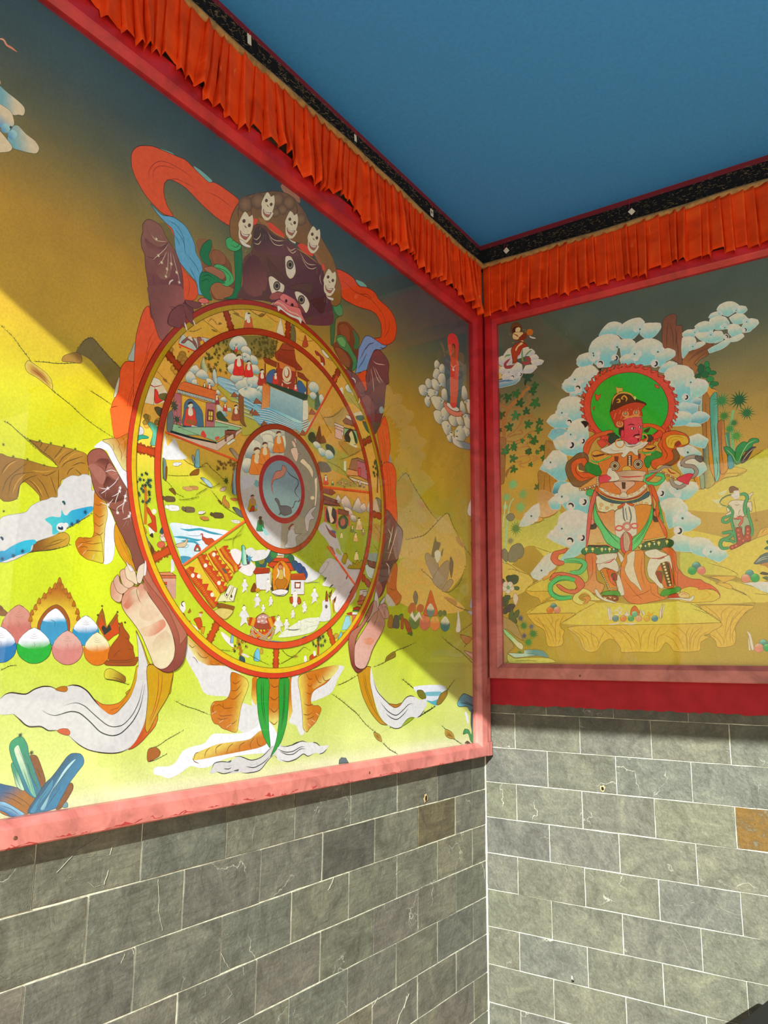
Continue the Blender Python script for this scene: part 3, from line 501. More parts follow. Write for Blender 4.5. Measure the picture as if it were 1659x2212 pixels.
PAINT_LEFT = '''0 0
15 0 2223 2359 -23 38 -21 10 -29 -17 -27 -16 -33 -19 9 -62 48 33 35 23 40 6
5 1 8 199 -5 -36 -20 -22 -19 -23 -20 -24 -24 -37 -30 -53 -23 -38 -20 -39 -16 -54 -16
5 1 8 -89 -60 -28 8 -38 9 -60 22
5 1 9 -110 68 -23 35 -21 11 -29 -18 -27 -16 -33 -19
5 1 9 -46 -92 -28 -7 -41 -12
5 1 8 217 -138 -21 -4 -45 -26 -25 -16
3 2 1 4 10 4 50 -36 -10 -42 146 -7 14 -17 -4 -30 -11 -16 -14 -5 -22 18 7 25 10 24 6
17 5 10 -13 -3 -25 -8 -31 -20
17 5 9 -12 6 -18 -12 -28 -15
16 6 8 11 -68 39 -5 16 -32 19 -16 -5 1 -18 31 -7
2 8 1 10 10 10 64 -64 -220 -36 65 -216 -37 1 -39 2 -46 1 -34 -5 -8 -34 1 -21 66 -18 7 -16 2 -21 2 -10 15 -3 16 -11 13 -2 3 11 21 16 18 9 11 -10 5 -33 39 -5 11 98 -20 0 -47 2 -50 -3 -30 3 19 13 27 12 23 15
17 9 15 -16 -4 -12 8 -5 -5 6 -14
17 9 15 -50 -29 -12 19 -12 20
17 9 16 -15 -9 -11 21 -30 26
17 9 15 42 18 -9 18 -6 6
17 9 16 -49 -27 -14 20 -45 25
17 9 16 -29 13 -22 13 -17 1
17 9 14 176 -60 -11 26 -23 19
17 9 14 -7 -41 -8 33 -18 23 -28 28
17 9 14 -16 -1 -2 32 -12 20 -45 15
17 9 15 -72 66 -17 -1 -25 18
17 9 15 30 -20 -20 -10 -24 -28
17 9 15 -22 10 -19 -16 -18 -29
17 9 15 -34 11 -11 -22 -11 -23
17 9 15 -20 21 -4 -41 0 -20
17 9 14 98 -88 -5 29 -17 19 -26 15
17 9 16 -122 76 -5 14 -13 11
17 9 16 -21 21 -10 -6 -10 -6
17 11 29 42 0 -17 18 -17 17 -27 12
17 11 26 140 -50 -15 25 -17 13
17 11 26 -28 -41 -9 29 -20 26
17 11 27 -77 2 13 22 21 16
17 11 28 -17 97 -16 18 -16 19
17 11 28 53 -36 -30 3 -25 9
6 12 46 7 -13 75
6 12 47 7 -29 1
6 12 48 7 -35 2
6 12 49 7 -31 -1
6 12 44 7 156 -54
6 12 45 7 -35 1
6 12 46 7 -43 -5
6 12 43 7 104 26
6 12 42 7 -17 -151
5 1 8 -22 183 -26 -8 -29 -17 -28 -13 -17 -17
5 1 8 34 -155 -39 5
2 13 1 15 10 15 -7 19 -91 24 -84 -111 -3 16 -36 21 -42 20 -17 -8 5 -23 43 -15
17 9 12 -31 8 -10 9 -29 12 -26 18
17 9 12 -16 14 -10 9 -26 10
5 1 8 116 -53 -28 15 -54 18 -42 9 -47 18
5 16 8 -145 89 -35 24 -44 32
2 8 1 10 11 17 -60 -20 58 18 -153 -326 -18 4 -42 -19 0 -16 27 7 32 5
17 9 11 -20 -17 -18 -3 -20 -9
5 1 9 21 -4 -35 -5 -41 -10
5 1 7 271 20 -19 10 -19 2
5 18 10 -495 -77 -38 -16 -48 -13 -48 -16
5 19 9 75 -121 -30 5 -30 14 -54 20
16 4 10 12 0 -2 -24 5 -17 -13 6 -12 33 -9
5 1 9 -2 -31 -28 5 -33 11
5 19 14 -788 179 -53 13 -67 21
5 19 15 34 -23 -57 -24 -55 -28 -46 -24 -59 -42 -54 -27
5 1 16 -307 -150 -63 15
5 1 16 -4 -31 -54 -31 -58 -23
3 15 1 10 20 20 50 -23 -18 49 37 -39 -13 -13 -24 31 9 18 15
5 18 17 -177 190 -69 -30 -115 -54 -74 -24
5 1 18 -126 -155 -58 20 -74 19
5 21 17 316 195 -81 20 -68 40 -71 17 -74 20
16 22 24 21 -81 22 -11 18 -51 20 -9 -19 43 -13
17 9 19 -11 6 -28 16 -23 7
5 1 17 -100 -69 -72 -32 -108 -51 -79 -28 86 -28 57 -13
5 24 19 -259 -111 -48 17 -56 46 -66 41
2 25 1 0 0 26 -108 3 -40 -74 168 77 -251 -1 56 -75 34 1 79 26
15 27 -82 -23 -134 0 21 -16 106 3
15 28 -10 -31 -49 -5 -54 6 20 -22 20 0
16 29 22 23 67 39 -44 -1 -26 -27 26 -6 31 11
16 30 22 24 -170 -31 -21 16 -49 11 0 -19 49 -32 41 -5
5 21 19 -13 -109 -42 -21 -70 -42 -80 -33
3 15 1 10 24 20 50 -33 -24 -42 -21 -56 -17 -18 -25 40 3 35 15
17 3 22 -6 -27 -28 1 -29 -12
2 31 1 33 26 33 -192 -17 177 17 -95 128 -30 27 -38 12 -141 -42 -10 -63 106 30 23 19 75 3
17 34 29 -15 0 -68 -3 -133 -33
17 34 24 -45 9 -77 -21 -79 -35
15 35 -76 -60 -79 -25 0 -15 64 25
16 36 38 27 -29 -119 -17 81 -33 5 2 -83
16 38 40 26 115 39 -15 20 -38 -6 -23 -19 -18 85 -15 -12 6 -107 35 6 23 34
15 40 -69 38 -5 50 -24 18 13 -62 1 -39
15 25 52 52 -22 -4 -15 -40 15 -3
15 41 3 -129 -23 10 -31 -14
2 42 1 0 0 43 -182 74 -173 -520 547 1044 -66 52 -33 -26 -49 -31 -68 -46 -105 -52 70 -56 150 -57 86 -16
2 44 1 0 0 43 60 226 -173 -520 -242 -152 -61 46 -97 46 -51 -47 -97 -68 -18 -113 174 -119 142 51 149 63 85 -10 1 59
2 45 1 0 0 43 -166 402 -173 -520 226 -176 -85 35 -149 -59 -142 -55 -170 -62 225 -31 327 30
5 46 19 16 328 -66 52 -49 -32 -33 -25 -111 -71 -62 -27
5 46 18 -13 -125 -87 23
5 46 20 -40 -101 -138 36 -60 31 -149 99 -61 -50 -97 -78 -132 -67
5 46 20 -113 -97 -84 -29 -142 -55 -113 47 -61 82
5 46 20 -198 -104 -111 -33 -209 -35 182 -79
5 47 20 19 -166 -91 -37 -103 -34 -139 -64
5 47 21 -195 -48 -59 33 -93 41
15 48 392 600 -68 -10 9 -20 42 11
15 48 -341 -108 -69 -29 11 -16 58 21
15 49 116 -277 -112 -10 10 -24
16 50 52 24 157 155 -26 16 -87 -39 35 -63 61 52
16 50 52 25 -60 -92 -80 72 -56 24 -9 -36 38 -86 45 -8
16 50 52 26 -144 14 -38 -6 57 -46 45 0
15 51 152 88 -35 86 -9 -21 -36 -5 45 -60
15 51 -153 -37 -10 52 -28 -30 20 -67
15 51 73 56 -23 26 14 -39
16 52 54 25 54 -7 -27 17 -27 -10 10 -33 26 -12
15 54 -325 84 -31 19 -21 -22 -30 -56 52 28
15 54 -2 109 -32 15 -42 -29 54 -13
15 54 -41 -29 -32 -20 12 -57 31 31
16 55 57 27 150 -498 -108 -10 51 -29
16 57 59 27 -37 -67 -151 -26 2 -52 80 42
17 59 24 -10 -5 -79 -22 -50 -32
2 60 1 62 29 26 -67 189 16 -694 -32 639 -32 55 -65 47 -8 -100 85 -24
2 60 1 62 29 26 21 6 16 -694 -88 183 -11 7 2 -82 43 -39
2 60 1 62 28 26 -55 625 16 -694 76 -619 -31 50 -74 25 12 -40 73 -43
2 60 1 62 27 26 -76 650 16 -694 21 -25 -61 4 -30 -18 31 -6
15 52 -65 -265 -51 4 1 -47 31 6
15 62 2 -60 -51 8 1 -37 40 5
0 1
2 63 1 65 11 65 -60 -28 44 -5 2376 1423 -9 3 -18 -5 -21 -3 -23 -7 -5 -13 4 -12 11 -5 13 -9 24 1 18 -5
2 63 1 67 10 67 -26 -16 11 -41 -5 -44 -9 1 -17 0 -13 -4 -8 -17 0 -15 16 -22 26 7
2 63 1 65 11 65 -58 -23 56 -22 -47 -33 -12 7 -21 -9 -23 -4 -13 -12 5 -18 17 -9 21 -7 23 -5 15 18
16 63 65 10 40 -35 -9 2 -20 -11 -14 -12 6 -15 22 -16 9 -5
2 68 1 0 0 69 0 0 21 -26 -33 23 1 -6 2 -6 5 -5 5 -3 4 -1 4 2 1 5 0 6 -3 5 -4 6 -5 3 -5 0 -3 -2
2 68 1 0 0 69 0 0 21 -26 -18 -5 1 -6 3 -6 4 -5 5 -3 4 -1 4 2 2 5 -1 6 -3 6 -4 5 -5 3 -5 0 -3 -2
11 70 12 0 0 17 9 -33 21 -4 -35
15 63 44 99 -6 2 -2 -8 7 -6
17 71 59 7 105 -10 6 -9 -8 -13 1 -14 -1
17 72 18 -1 3 -11 2 -9 -7
0 1
16 73 75 10 -351 -1036 -8 1 0 -47 14 -19 33 -24 30 -21 24 -18 46 -22 8 -22 71 -33 10 93 -17 14 -41 14 -14 18 -24 16 -13 5 -12 8 -15 3 1 18 -9 16 -4 11 -21 15 -19 2 -13 8 -22 -3
2 75 1 0 0 76 -37 25 6 -39 220 -181 -11 3 -16 13 -29 16 -25 5 -3 -7 10 -8 3 -14 31 -13 38 -19
2 77 1 0 0 78 -13 4 -89 18 -101 88 -17 10 -22 2 -2 18 -6 -9 -9 -2 -12 14 -55 20 -3 -10 37 -34 34 -21 30 -21 6 21
11 79 12 0 0 -45 -12 -138 20 -11 -112
11 79 12 0 0 -11 7 -67 10 -6 -60
17 80 59 20 -6 -3 -4 -8 0 2 6
17 81 59 -4 60 -5 1 -4 -7
17 82 53 144 -105 -5 -2 -2 -5
6 83 71 9 -56 -25
6 83 70 9 21 -13
6 83 69 9 25 -10
6 83 80 9 -200 139
6 83 79 9 19 -26
6 83 78 9 15 -9
0 2
2 84 1 86 9 86 -28 -1 -22 -38 126 -590 -20 -2 -31 -10 -27 -13 -17 -16 15 -28 18 -2 27 2 30 20
2 87 1 81 9 88 -28 -6 11 -18 -4 -35 -19 -3 -33 -20 -15 -12 31 0 14 10 21 11
16 89 15 10 -68 90 -14 -1 -10 -14 -19 -43 6 -18 14 24 17 31
17 90 9 -12 -28 -9 -5 -12 -24
2 91 1 93 9 93 -8 -12 -24 -33 56 11 -4 6 -16 -19 -17 -43 18 9 9 21
2 94 1 96 9 96 -16 19 -47 -124 8 37 -3 14 -15 9 -11 -1 -13 -17 -7 -23 -20 -41 -18 -38 12 -17 27 19 20 38 19 32
2 97 1 0 0 98 -6 6 -49 -106 -12 -5 -8 10 -8 -15 -23 -47 -24 -53 13 9 25 44
15 99 -23 -12 -12 -7 -29 -58 -7 -17 25 39
17 95 9 17 20 -24 -43 -31 -72
17 95 10 -19 -38 -10 -3 -12 -28 -19 -28
17 95 9 -1 -12 -12 -26 -12 -26
17 95 9 21 -4 -14 -28 -8 -13
16 89 15 10 -111 -93 -9 24 -22 29 -8 -3 -1 -13 24 -35
17 14 9 -2 4 -12 21 -14 13
16 100 102 10 -14 -2 -7 10 -6 -3 -1 -9
2 102 1 104 10 104 -53 85 -43 -36 85 -2 -16 32 -20 28 -14 11 -17 19 -18 22 -14 8 -23 -3 -10 -12 0 -13 14 -16 18 -21 21 -35 13 -19
2 105 1 0 0 106 -29 69 -27 -24 -40 4 -13 33 -30 39 -27 29 9 -3 14 -12 18 -23 20 -33 19 -28
15 107 35 -1 -16 24 -25 30 -9 9 3 -20 25 -28 10 -17
17 103 10 -106 101 19 -19 17 -21 26 -30
17 103 10 28 -28 9 -3 21 -36 12 -21
17 103 10 8 -18 3 -15 22 -28 10 -15
17 103 10 28 -10 17 -18 13 -29
17 103 10 -7 22 12 -17 21 -28
17 90 9 125 -18 -27 -5 -33 -20 -17 -14
17 90 9 -5 -6 -27 -11 -31 -20
17 90 9 2 -19 -27 -12 -19 -14
6 92 69 9 -32 143
6 1 65 7 -31 -40
0 2
1 31 0 109 18 -1139 -130 -2 12 -11 7 -27 -4 -16 -16
0 3
16 56 10 9 1247 447 -13 -5 -14 -13 13 1 12 1
15 109 1 6 -9 -6 1 -6 6 0
20 2 -50 -43 -424 19 -43 -415 110 111 112
2 113 1 90 10 114 2 -23 -3 -59 -91 113 -8 -12 -14 -16 -13 -9 -14 -23 -10 -23 3 -21 3 -22 19 -3 5 -2 74 8 14 3 6 22 -6 25 -11 19 -19 20 -19 18
16 115 90 10 15 -22 -1 8 -4 5 -3 -6 -2 -7
17 89 9 -4 -6 -3 4 1 4 2 -2
16 115 90 10 16 -6 0 8 -4 6 -4 -6 -1 -7
17 89 9 -3 -6 -4 5 2 4 2 -2
16 115 90 10 16 -7 -1 8 -3 5 -4 -6 -2 -7
17 89 9 -4 -6 -3 4 1 4 3 -2
16 115 90 10 16 -7 -1 7 -3 6 -4 -6 -1 -7
17 89 9 -3 -6 -4 4 1 4 3 -2
16 115 90 10 10 -9 0 8 -4 5 -3 -6 -2 -7
17 89 9 -3 -6 -4 4 2 4 2 -2
16 115 90 10 11 -7 -1 8 -3 5 -4 -5 -1 -7
17 89 9 -3 -6 -4 5 1 4 3 -2
16 115 90 10 5 -8 -1 8 -3 5 -4 -6 -1 -7
17 89 9 -4 -6 -3 4 1 4 3 -1
16 115 90 10 -69 85 -1 8 -3 6 -4 -6 -2 -7
17 89 9 -4 -6 -3 5 1 4 3 -2
16 115 90 10 -7 -4 0 8 -4 6 -4 -6 -2 -7
17 89 9 -3 -6 -4 5 1 4 3 -2
16 115 90 11 -7 -3 -1 8 -4 6 -4 -7 -1 -7
17 89 9 -4 -7 -4 5 2 4 3 -2
16 115 90 11 -10 -12 -1 8 -3 6 -4 -6 -2 -7
17 89 9 -3 -6 -4 5 1 4 3 -2
16 115 90 11 -8 -12 -1 8 -4 6 -4 -6 -2 -8
17 89 9 -4 -6 -4 4 1 4 3 -2
16 115 90 11 0 -9 -1 8 -4 6 -4 -6 -2 -7
17 89 9 -4 -6 -4 4 2 5 2 -2
16 115 90 10 62 91 0 8 -4 6 -4 -6 -2 -7
17 89 9 -3 -6 -4 5 1 4 3 -2
2 116 1 0 0 117 -38 57 38 -57 42 -108 -6 27 -19 21 -18 8 -19 -10 -15 -22 -7 -29 21 -1
16 118 38 10 2 0 0 20 -11 21 -15 15 -18 7 -20 -10 -17 -25 -2 -27 7 0 5 23 13 18 16 12 15 -8 16 -21 4 -25
16 119 84 10 -7 0 -2 21 -14 21 -19 12 -18 -12 -13 -18 -5 -23 7 -17 32 -16 20 16
2 25 1 0 0 78 -26 9 -2 -14 -4 25 -12 17 -19 12 -18 -12 -12 -16 5 -4 28 -2 23 3
17 120 10 -18 3 -14 -6 1 -10 -3 -4
20 2 -99 -24 -379 15 -32 -341 76 25 83
20 2 212 -39 -376 9 -39 -366 121 25 83
20 2 -80 0 -441 10 -39 -380 122 25 123
20 2 -86 -3 -424 9 -36 -374 124 125 112
20 2 -82 -1 -395 8 -35 -376 126 127 128
1 129 0 4 11 9 64 -4 18 -10 20 -16 -47 -28 37 -13 -49 18 -9 15 -12 14 13
1 130 0 4 11 -14 38 -8 -19 -9 -29 -27 39 -5 -8 4 -4 26 -37 19 39 8 -25 6 6 -4 18
1 34 0 132 11 -2 -50 -5 9 -10 -7 -8 10 -8 -14 21 -15
11 132 12 0 0 3 55 -29 2 -2 -24
11 132 12 0 0 -47 -12 -30 2 -2 -25
11 132 12 0 0 57 -11 -33 2 -3 -28
16 133 38 12 -66 -21 -7 7 -6 -13 -19 -20 0 -13 -14 -13 -2 -12 -5 -11 1 -11 74 -3 0 33 -22 29
17 134 14 -19 -28 -9 -7 -2 5
17 134 14 -11 -29 -8 -4 -8 2
17 37 14 44 -27 -12 15 -13 9
17 134 14 -22 -2 -4 8
17 134 13 -30 -2 4 13
11 135 12 0 0 22 95 -33 2 -2 -27
11 135 12 0 0 18 -4 -32 2 -2 -27
16 136 38 11 35 -99 -8 7 -61 1 -27 9 -8 -2 4 -9 10 -11 81 0
17 37 11 -8 3 -59 0 -27 7
0 3
20 2 -1436 173 -420 21 -2 -327 137 138 139
20 2 -80 -1 -438 21 0 -334 140 141 139
20 2 -82 0 -421 20 1 -315 142 143 139
20 2 -85 -1 -420 19 3 -308 144 52 139
16 145 119 24 174 40 -25 44 -30 51 -30 -42 -26 -42 8 -19 94 -5
20 2 -53 11 -327 20 0 -270 146 59 139
16 147 149 23 135 47 -16 25 -21 -22 12 -31 12 -1
15 149 39 -49 -24 23 -32 -2 0 -30 48 -11
15 149 -64 4 -24 19 -33 -7 8 -22 33 -6
11 150 12 0 0 -191 -10 -215 12 1 -142
11 150 12 0 0 -35 4 -182 10 1 -126
16 60 152 26 -97 -70 -15 47 -5 51 -19 -50 -4 -46 24 -10
1 60 0 0 0 371 44 -16 18 -16 -25 -36 28 -29 -37 25 16 32 -23
16 131 6 21 154 -53 4 20 -14 25 -18 1 -8 -24 3 -22
16 152 33 22 -29 2 -4 20 -10 25 -26 -1 -8 -26 7 -20
15 153 -40 46 -31 10 -8 -24 31 -2
15 154 -19 -7 -16 9 -4 -49 23 -1
16 155 135 22 -20 -3 -31 -7 -31 -40 3 -17 28 12 23 28
15 156 -23 -57 -39 10 0 -17 23 4
0 4
15 25 1468 412 -23 22 -25 -1 -33 -22 -16 -28 -17 -41 -2 -27 20 23 24 31 20 22 14 19 21 2
2 157 1 110 12 158 -63 13 35 -44 -23 23 -39 17 -17 15 -23 13 -9 -107 18 0 15 15 15 19 11 15 11 7
17 159 15 -39 14 -12 -10 2 -14
17 159 15 -17 14 -13 -20 1 -21
17 159 15 5 -33 -10 -18 1 -18
17 159 15 -20 -16 -10 -16 1 -23
17 159 14 41 20 -6 -10 1 -9
17 160 15 -26 -52 -23 59
17 160 15 -4 12 -21 25
17 160 15 -11 -7 -13 17
17 160 15 15 53 -24 26
17 160 15 -19 -66 -8 25
15 25 86 -89 -27 -3 -25 -27 -16 -30 -4 -75 8 -22 22 -4 2 76 13 62
2 157 1 14 11 161 -16 -59 -30 -4 -1 13 -16 -12 -19 -12 -7 -27 4 -35 -1 -44 -2 -44 28 7 22 6 10 13 3 29 -23 3 -6 17 6 42 1 34
17 13 18 0 -28 -13 -4 -12 7
17 13 18 -3 -23 -15 -10 -17 9
17 13 18 1 -23 -18 -10 -14 11
17 13 18 -5 -27 -18 -4 -9 10
17 13 17 28 -29 -29 -2 -28 8
17 13 17 -11 -15 -22 -3 -26 7
17 13 17 12 19 -14 6 -13 -4
17 160 32 -3 -30 -10 11
17 160 32 -25 -10 -9 12
2 157 1 14 11 17 -22 -1 -60 -18 48 33 -9 14 -24 -1 -35 13 -15 -61 4 -7 25 3 19 2 20 10 10 13
17 13 16 -6 -1 -16 4 -24 -1 -31 8
17 13 16 -18 -16 -23 3 -32 1
17 13 16 3 30 -8 -7 -16 4
17 13 16 9 -24 -13 4 -12 -2
17 160 54 5 0 -12 11
17 160 55 -15 -16 -10 13
17 160 55 -28 -10 -5 15
15 79 -318 -191 -4 -45 -47 -57 -34 -41 -102 -3 -30 57 55 17 84 32
2 157 1 0 0 158 -78 -49 26 -25 1 16 -29 -17 -65 -36 -82 -40 1 -26 32 19 46 17 49 18 30 29 16 18
17 109 18 -11 -22 -13 -9 -12 5
17 109 18 -29 -18 -20 -16 -19 -2 -9 7
17 109 18 -53 -34 -23 -5 -19 8
17 109 19 -24 -21 -26 -7 -16 12
17 109 19 -25 -40 -24 -1 -9 19
17 109 18 116 79 -12 -5 -11 -13
17 109 18 -73 -58 -26 -9 -19 7
0 4
15 79 70 31 -139 0 -15 -54 6 -35 -97 -27 -31 -40 35 -37 56 20 -2 92 50 -5 73 36 38 32
15 25 112 -272 -5 16 -47 -2 -22 10 -18 23 -30 10 -48 6 -23 19 -22 5 -60 -5 -70 1 -36 17 -11 16 -51 -14 -47 -65 46 -19 119 1 54 -3 51 -8 28 -10 35 1 32 8 38 -16 35 -8 26 9
2 157 1 0 0 45 -155 8 10 35 -131 23 -9 15 -41 11 -50 9 -115 3 -40 19 -16 2 -27 -35 32 -12 49 -4 77 -4 59 -3 50 -3
17 13 22 -4 -2 -5 17 -14 3
17 13 22 -41 3 -2 15 -17 12
17 13 23 -43 4 2 19 -25 11
17 13 23 -40 0 -7 17 -18 10
17 13 24 -50 3 -3 16 -23 9
17 13 24 -51 -1 5 19 -15 16
17 13 25 -49 7 21 7 6 22
17 13 21 253 -26 18 7 7 10
17 13 21 45 9 -10 4
15 79 -241 216 -20 0 -8 -120 23 34 7 45
15 79 -164 -4 -28 3 -30 -52 -24 -101 38 8 38 19
2 157 1 14 14 162 -12 -65 -60 -10 253 24 -60 -17 -14 -22 18 -38 10 -24 6 -35 6 -32 15 -2 23 7 23 7 16 11 15 4 12 16 5 29 -13 15 -30 1 -22 8 -10 24
17 89 21 0 -51 -23 -1 -22 19
17 89 21 -2 27 -16 -9 -23 11
17 89 21 5 -49 -20 -3 -30 21
17 89 20 25 -9 -5 -19 -38 1
17 89 20 29 -13 -14 5 -16 -8
17 89 20 -12 -18 -12 -9 -49 1
17 89 20 6 -13 -22 -6 -26 4
17 89 20 -53 -19 -15 0 -15 9
17 89 20 61 30 9 13 -7 13
17 89 21 -73 23 -20 -11
17 160 60 84 -23 -17 7
17 160 61 -31 -25 -16 7
17 160 62 -30 -15 -19 10
17 160 60 63 64 -11 6
2 157 1 0 0 161 -31 -81 -3 -54 -232 68 -53 -1 -4 -121 23 -13 22 10 8 51
17 89 28 -10 -12 -17 -11 -22 5
17 89 28 3 -37 -23 -12 -21 11
17 89 27 -2 -34 -23 -15 -21 14
17 89 27 -2 -39 -23 -13 -16 11
2 157 1 0 0 45 -9 -22 -3 -53 82 128 -20 0 -3 -78 24 20 0 36
2 157 1 0 0 45 -10 -50 1 -76 -166 -4 -21 0 -5 -92 17 -34 5 0
17 159 20 -8 -21 -10 -12
17 159 20 3 -35 -17 -9
17 159 18 169 27 -12 -3
0 4
15 79 -178 32 -43 -1 -33 -96 6 -77 19 -5 25 37 21 59
15 79 -104 -77 -100 24 -40 50 -32 39 76 0 79 -56 18 -36
2 157 1 14 17 162 -55 -58 47 -7 71 79 -76 21 -123 16 30 -41 30 -19 50 -17 19 -15 4 -27 -15 -10 -25 -1 -16 -13 14 -23 15 -18 28 -16 14 -11 20 13 7 50 12 54
2 157 1 0 0 163 -54 9 -33 -44 -72 15 -138 25 20 -32 42 -21 40 -15 34 -9
17 89 24 35 0 -16 -21 -20 0
17 89 24 -7 -36 -15 -10 -14 9
17 89 24 4 -27 -20 -7 -9 9
17 89 25 -42 60 -21 -28 -20 -3
17 89 25 -40 -6 -16 -19 -31 6
17 89 24 90 -90 -25 -7 -24 5
17 89 24 3 -33 -24 -4 -24 8
17 89 24 -15 -18 -24 4 -20 6
17 89 24 8 -18 -23 5
17 89 25 -53 116 -25 -13
17 160 68 -6 -80 -15 -8
17 160 68 22 -20 -18 -8
17 160 67 19 -11 -15 -10
17 160 66 15 -20 -7 -8
0 4
16 164 90 22 -471 530 -51 72 -16 -24 7 -75 -38 -30 15 -26 30 -10 44 17 15 35
17 136 31 -8 1 -29 19
17 136 31 0 -32 -37 -6 -15 10
17 136 31 -15 -28 -45 8
17 136 31 -15 -15 -45 7
17 136 31 24 109 -30 7
15 160 20 -88 -44 -25 -15 -17 44 -5 22 22
0 5
15 165 1189 1185 -43 12 -13 -3 37 -14
15 165 -126 17 -37 1 -39 -7 10 -12 38 3
16 166 168 18 191 -47 -39 22 -41 10 -47 10 -34 7 -41 -10 -52 -11 -20 11 -42 4 -75 -10 25 -69 17 -34 61 0 62 13 55 17 44 0 25 -9 13 -22 -2 -31 -15 -29 -23 -20 30 -10 31 5 42 19 35 32 16 29 3 32 -9 24
17 168 16 -36 -90 2 30 -15 32 -22 21 -33 12 -51 4 -43 -4
17 168 15 -14 8 1 31 -15 23 -26 16 -40 12
17 168 15 1 -22 -23 -24
17 168 16 -53 56 -36 20 -62 7
17 168 17 -147 40 -42 8 -69 -4
17 168 15 195 -83 16 13
15 166 -71 -89 -11 -26 8 -12 21 29 25 14 -15 -3
16 166 170 14 -32 -95 -28 -25 -36 -13 -18 -24 2 -15 11 -20 41 -20 6 47
17 168 14 -34 -30 -14 -28 5 -42
17 168 14 -5 -59 5 -25
16 170 172 17 148 210 -39 -13 -42 13 -45 -4 -27 -22 -15 -22 -5 -20 -21 -20 -9 -23 8 -25 -20 -46 23 -12 9 31 27 15 43 23 18 34 11 50 31 11 31 13
17 172 17 -58 -20 -37 1 -27 -24 -10 -41 -14 -20
17 172 17 -29 -12 -30 -17 -11 -19
17 172 18 -51 -6 -18 -24
17 172 18 -1 -51 -37 -21 -18 -21
17 172 18 -12 -37 -18 -16 -14 -21
17 172 17 63 74 -17 -13 -6 -11
16 173 175 13 125 -425 -9 29 -10 27 -7 -47
16 175 175 12 34 -115 -3 31 -9 30 -1 -45
16 166 170 15 -86 288 -10 4 -7 -14 -19 -230 60 -122 19 -15 30 -18 11 30 8 37 -3 26 -13 29 -3 32 0 35 -15 26 -29 12 3 38 -8 51 -3 38
17 176 14 -22 -76 15 -40 3 -43 28 -60 16 -56 5 -52 -9 -36
17 176 14 20 -95 23 -54 13 -51 1 -61
16 166 170 16 16 153 -12 18 -9 -4 -17 -31 -17 -30 -19 -16 24 -60 36 -84 23 -54 7 80 2 94 -9 52
17 176 14 -46 -39 18 -31 6 -31 5 -38 25 -63
17 176 14 1 -25 17 -40 12 -57 26 -56
15 166 59 -199 -4 13 -12 -13 1 -54 12 -40 6 -1 5 58
0 5
15 165 -984 774 -47 10 -27 -8 47 -15
16 177 168 27 123 -11 -52 13 -52 0 -40 -18 -53 16 -55 2 -29 -18 -66 -9 -45 -22 -19 -41 11 -53 29 -30 43 -24 43 -4 35 4 -49 26 1 51 29 28 42 4 74 -16 72 -8 47 5 17 49
17 168 24 -17 -37 -37 8 -64 -10 -108 11 -92 -36 -9 -62 35 -47
17 168 23 -20 -56 -37 15
17 168 25 -114 57 -47 18 -41 -5
17 168 26 -204 -27 0 -44 35 -48
16 178 180 27 124 -207 25 -58 59 -31 16 -9 -9 39 8 33 -31 56 -26 42 -33 14 -49 -1 -42 -2 -29 6 42 -32 42 -15
17 179 29 84 -73 -31 39 -26 45
17 179 29 -83 135 40 -43 31 -52
17 179 29 -27 10 41 -23 19 -28
17 179 31 -35 -9 -29 8 -18 15
16 177 170 21 145 -160 -59 35 -15 -73 26 -16 41 36
16 166 170 27 -179 -115 -22 -19 -15 -37 -7 -31 -4 -33 9 -51 -36 -17 -8 -61 71 -14 37 118 22 76 -20 21
17 176 22 26 -76 -29 -62 -16 -119
17 176 22 -13 24 -22 -65 -24 -142
15 180 -55 -94 -18 -33 21 -4
16 166 170 25 48 -55 -59 22 -31 -20 -8 -37 3 -57 -13 -92 8 -31 53 30 22 17 16 52
17 176 22 -22 14 -16 -65 -8 -71
17 176 22 -14 3 -21 -82 -4 -50
0 5
16 166 127 15 1280 -132 -73 20 11 -65 25 -16 20 -15 9 21 6 28
17 181 14 -46 13 -2 -37 -7 -26
17 181 14 -11 3 2 -29
16 182 184 14 17 -316 -26 -33 -46 -78 18 0 20 18 17 17 15 26 5 26
17 184 12 -4 -17 -21 -34 -36 -50
17 184 12 -2 7 -24 -36 -37 -59
16 185 184 15 -80 -258 -9 -12 -19 -30 -19 -36 -21 -17 -28 -9 -34 0 2 -37 7 -22 138 4 -21 20 -11 33 0 21 3 36
16 73 187 12 -1 -4 -15 -21 -19 -38 -13 -30 -6 -34 -3 -34 54 1 -12 44 1 42 6 42
17 168 19 -81 -98 -2 -26 3 -34
17 168 19 -12 -4 -1 -22 4 -34
17 187 12 60 -15 1 -19 3 -21
2 126 1 6 11 188 74 -104 -75 92 25 31 -6 0 3 -34 14 -40 27 -27 15 -13 17 -4 17 8 18 16 15 16 -26 -13 -27 -2 -25 6 -24 25 -12 28
17 189 12 71 -108 -8 3 -17 4
17 190 10 -14 -1 -24 22 -26 39
2 182 1 6 14 129 -21 -73 44 -126 -91 109 -34 0 -11 -137 34 -41 22 -17 17 -8 14 -1 -24 21 -21 39 -8 47 0 48
17 168 17 -39 -61 9 -41 24 -52 29 -35
17 169 13 -2 -32 20 -47 38 -50
15 73 69 93 -28 0 -10 -37 -1 -60 8 -47 21 -39 24 -21 26 -6 31 1 33 5 30 9 24 13 19 12 11 12 31 13 22 1 20 9 31 2 19 13 17 15 34 2 3 32 -12 10 -15 3 -32 -3 -20 10 -21 5 -21 -1 -16 -8 -24 8 -15 3 -21 -3 -22 -12 -20 -20 -21 -20 -29 -18 -19 3 -16 13 -24 27 -14 40
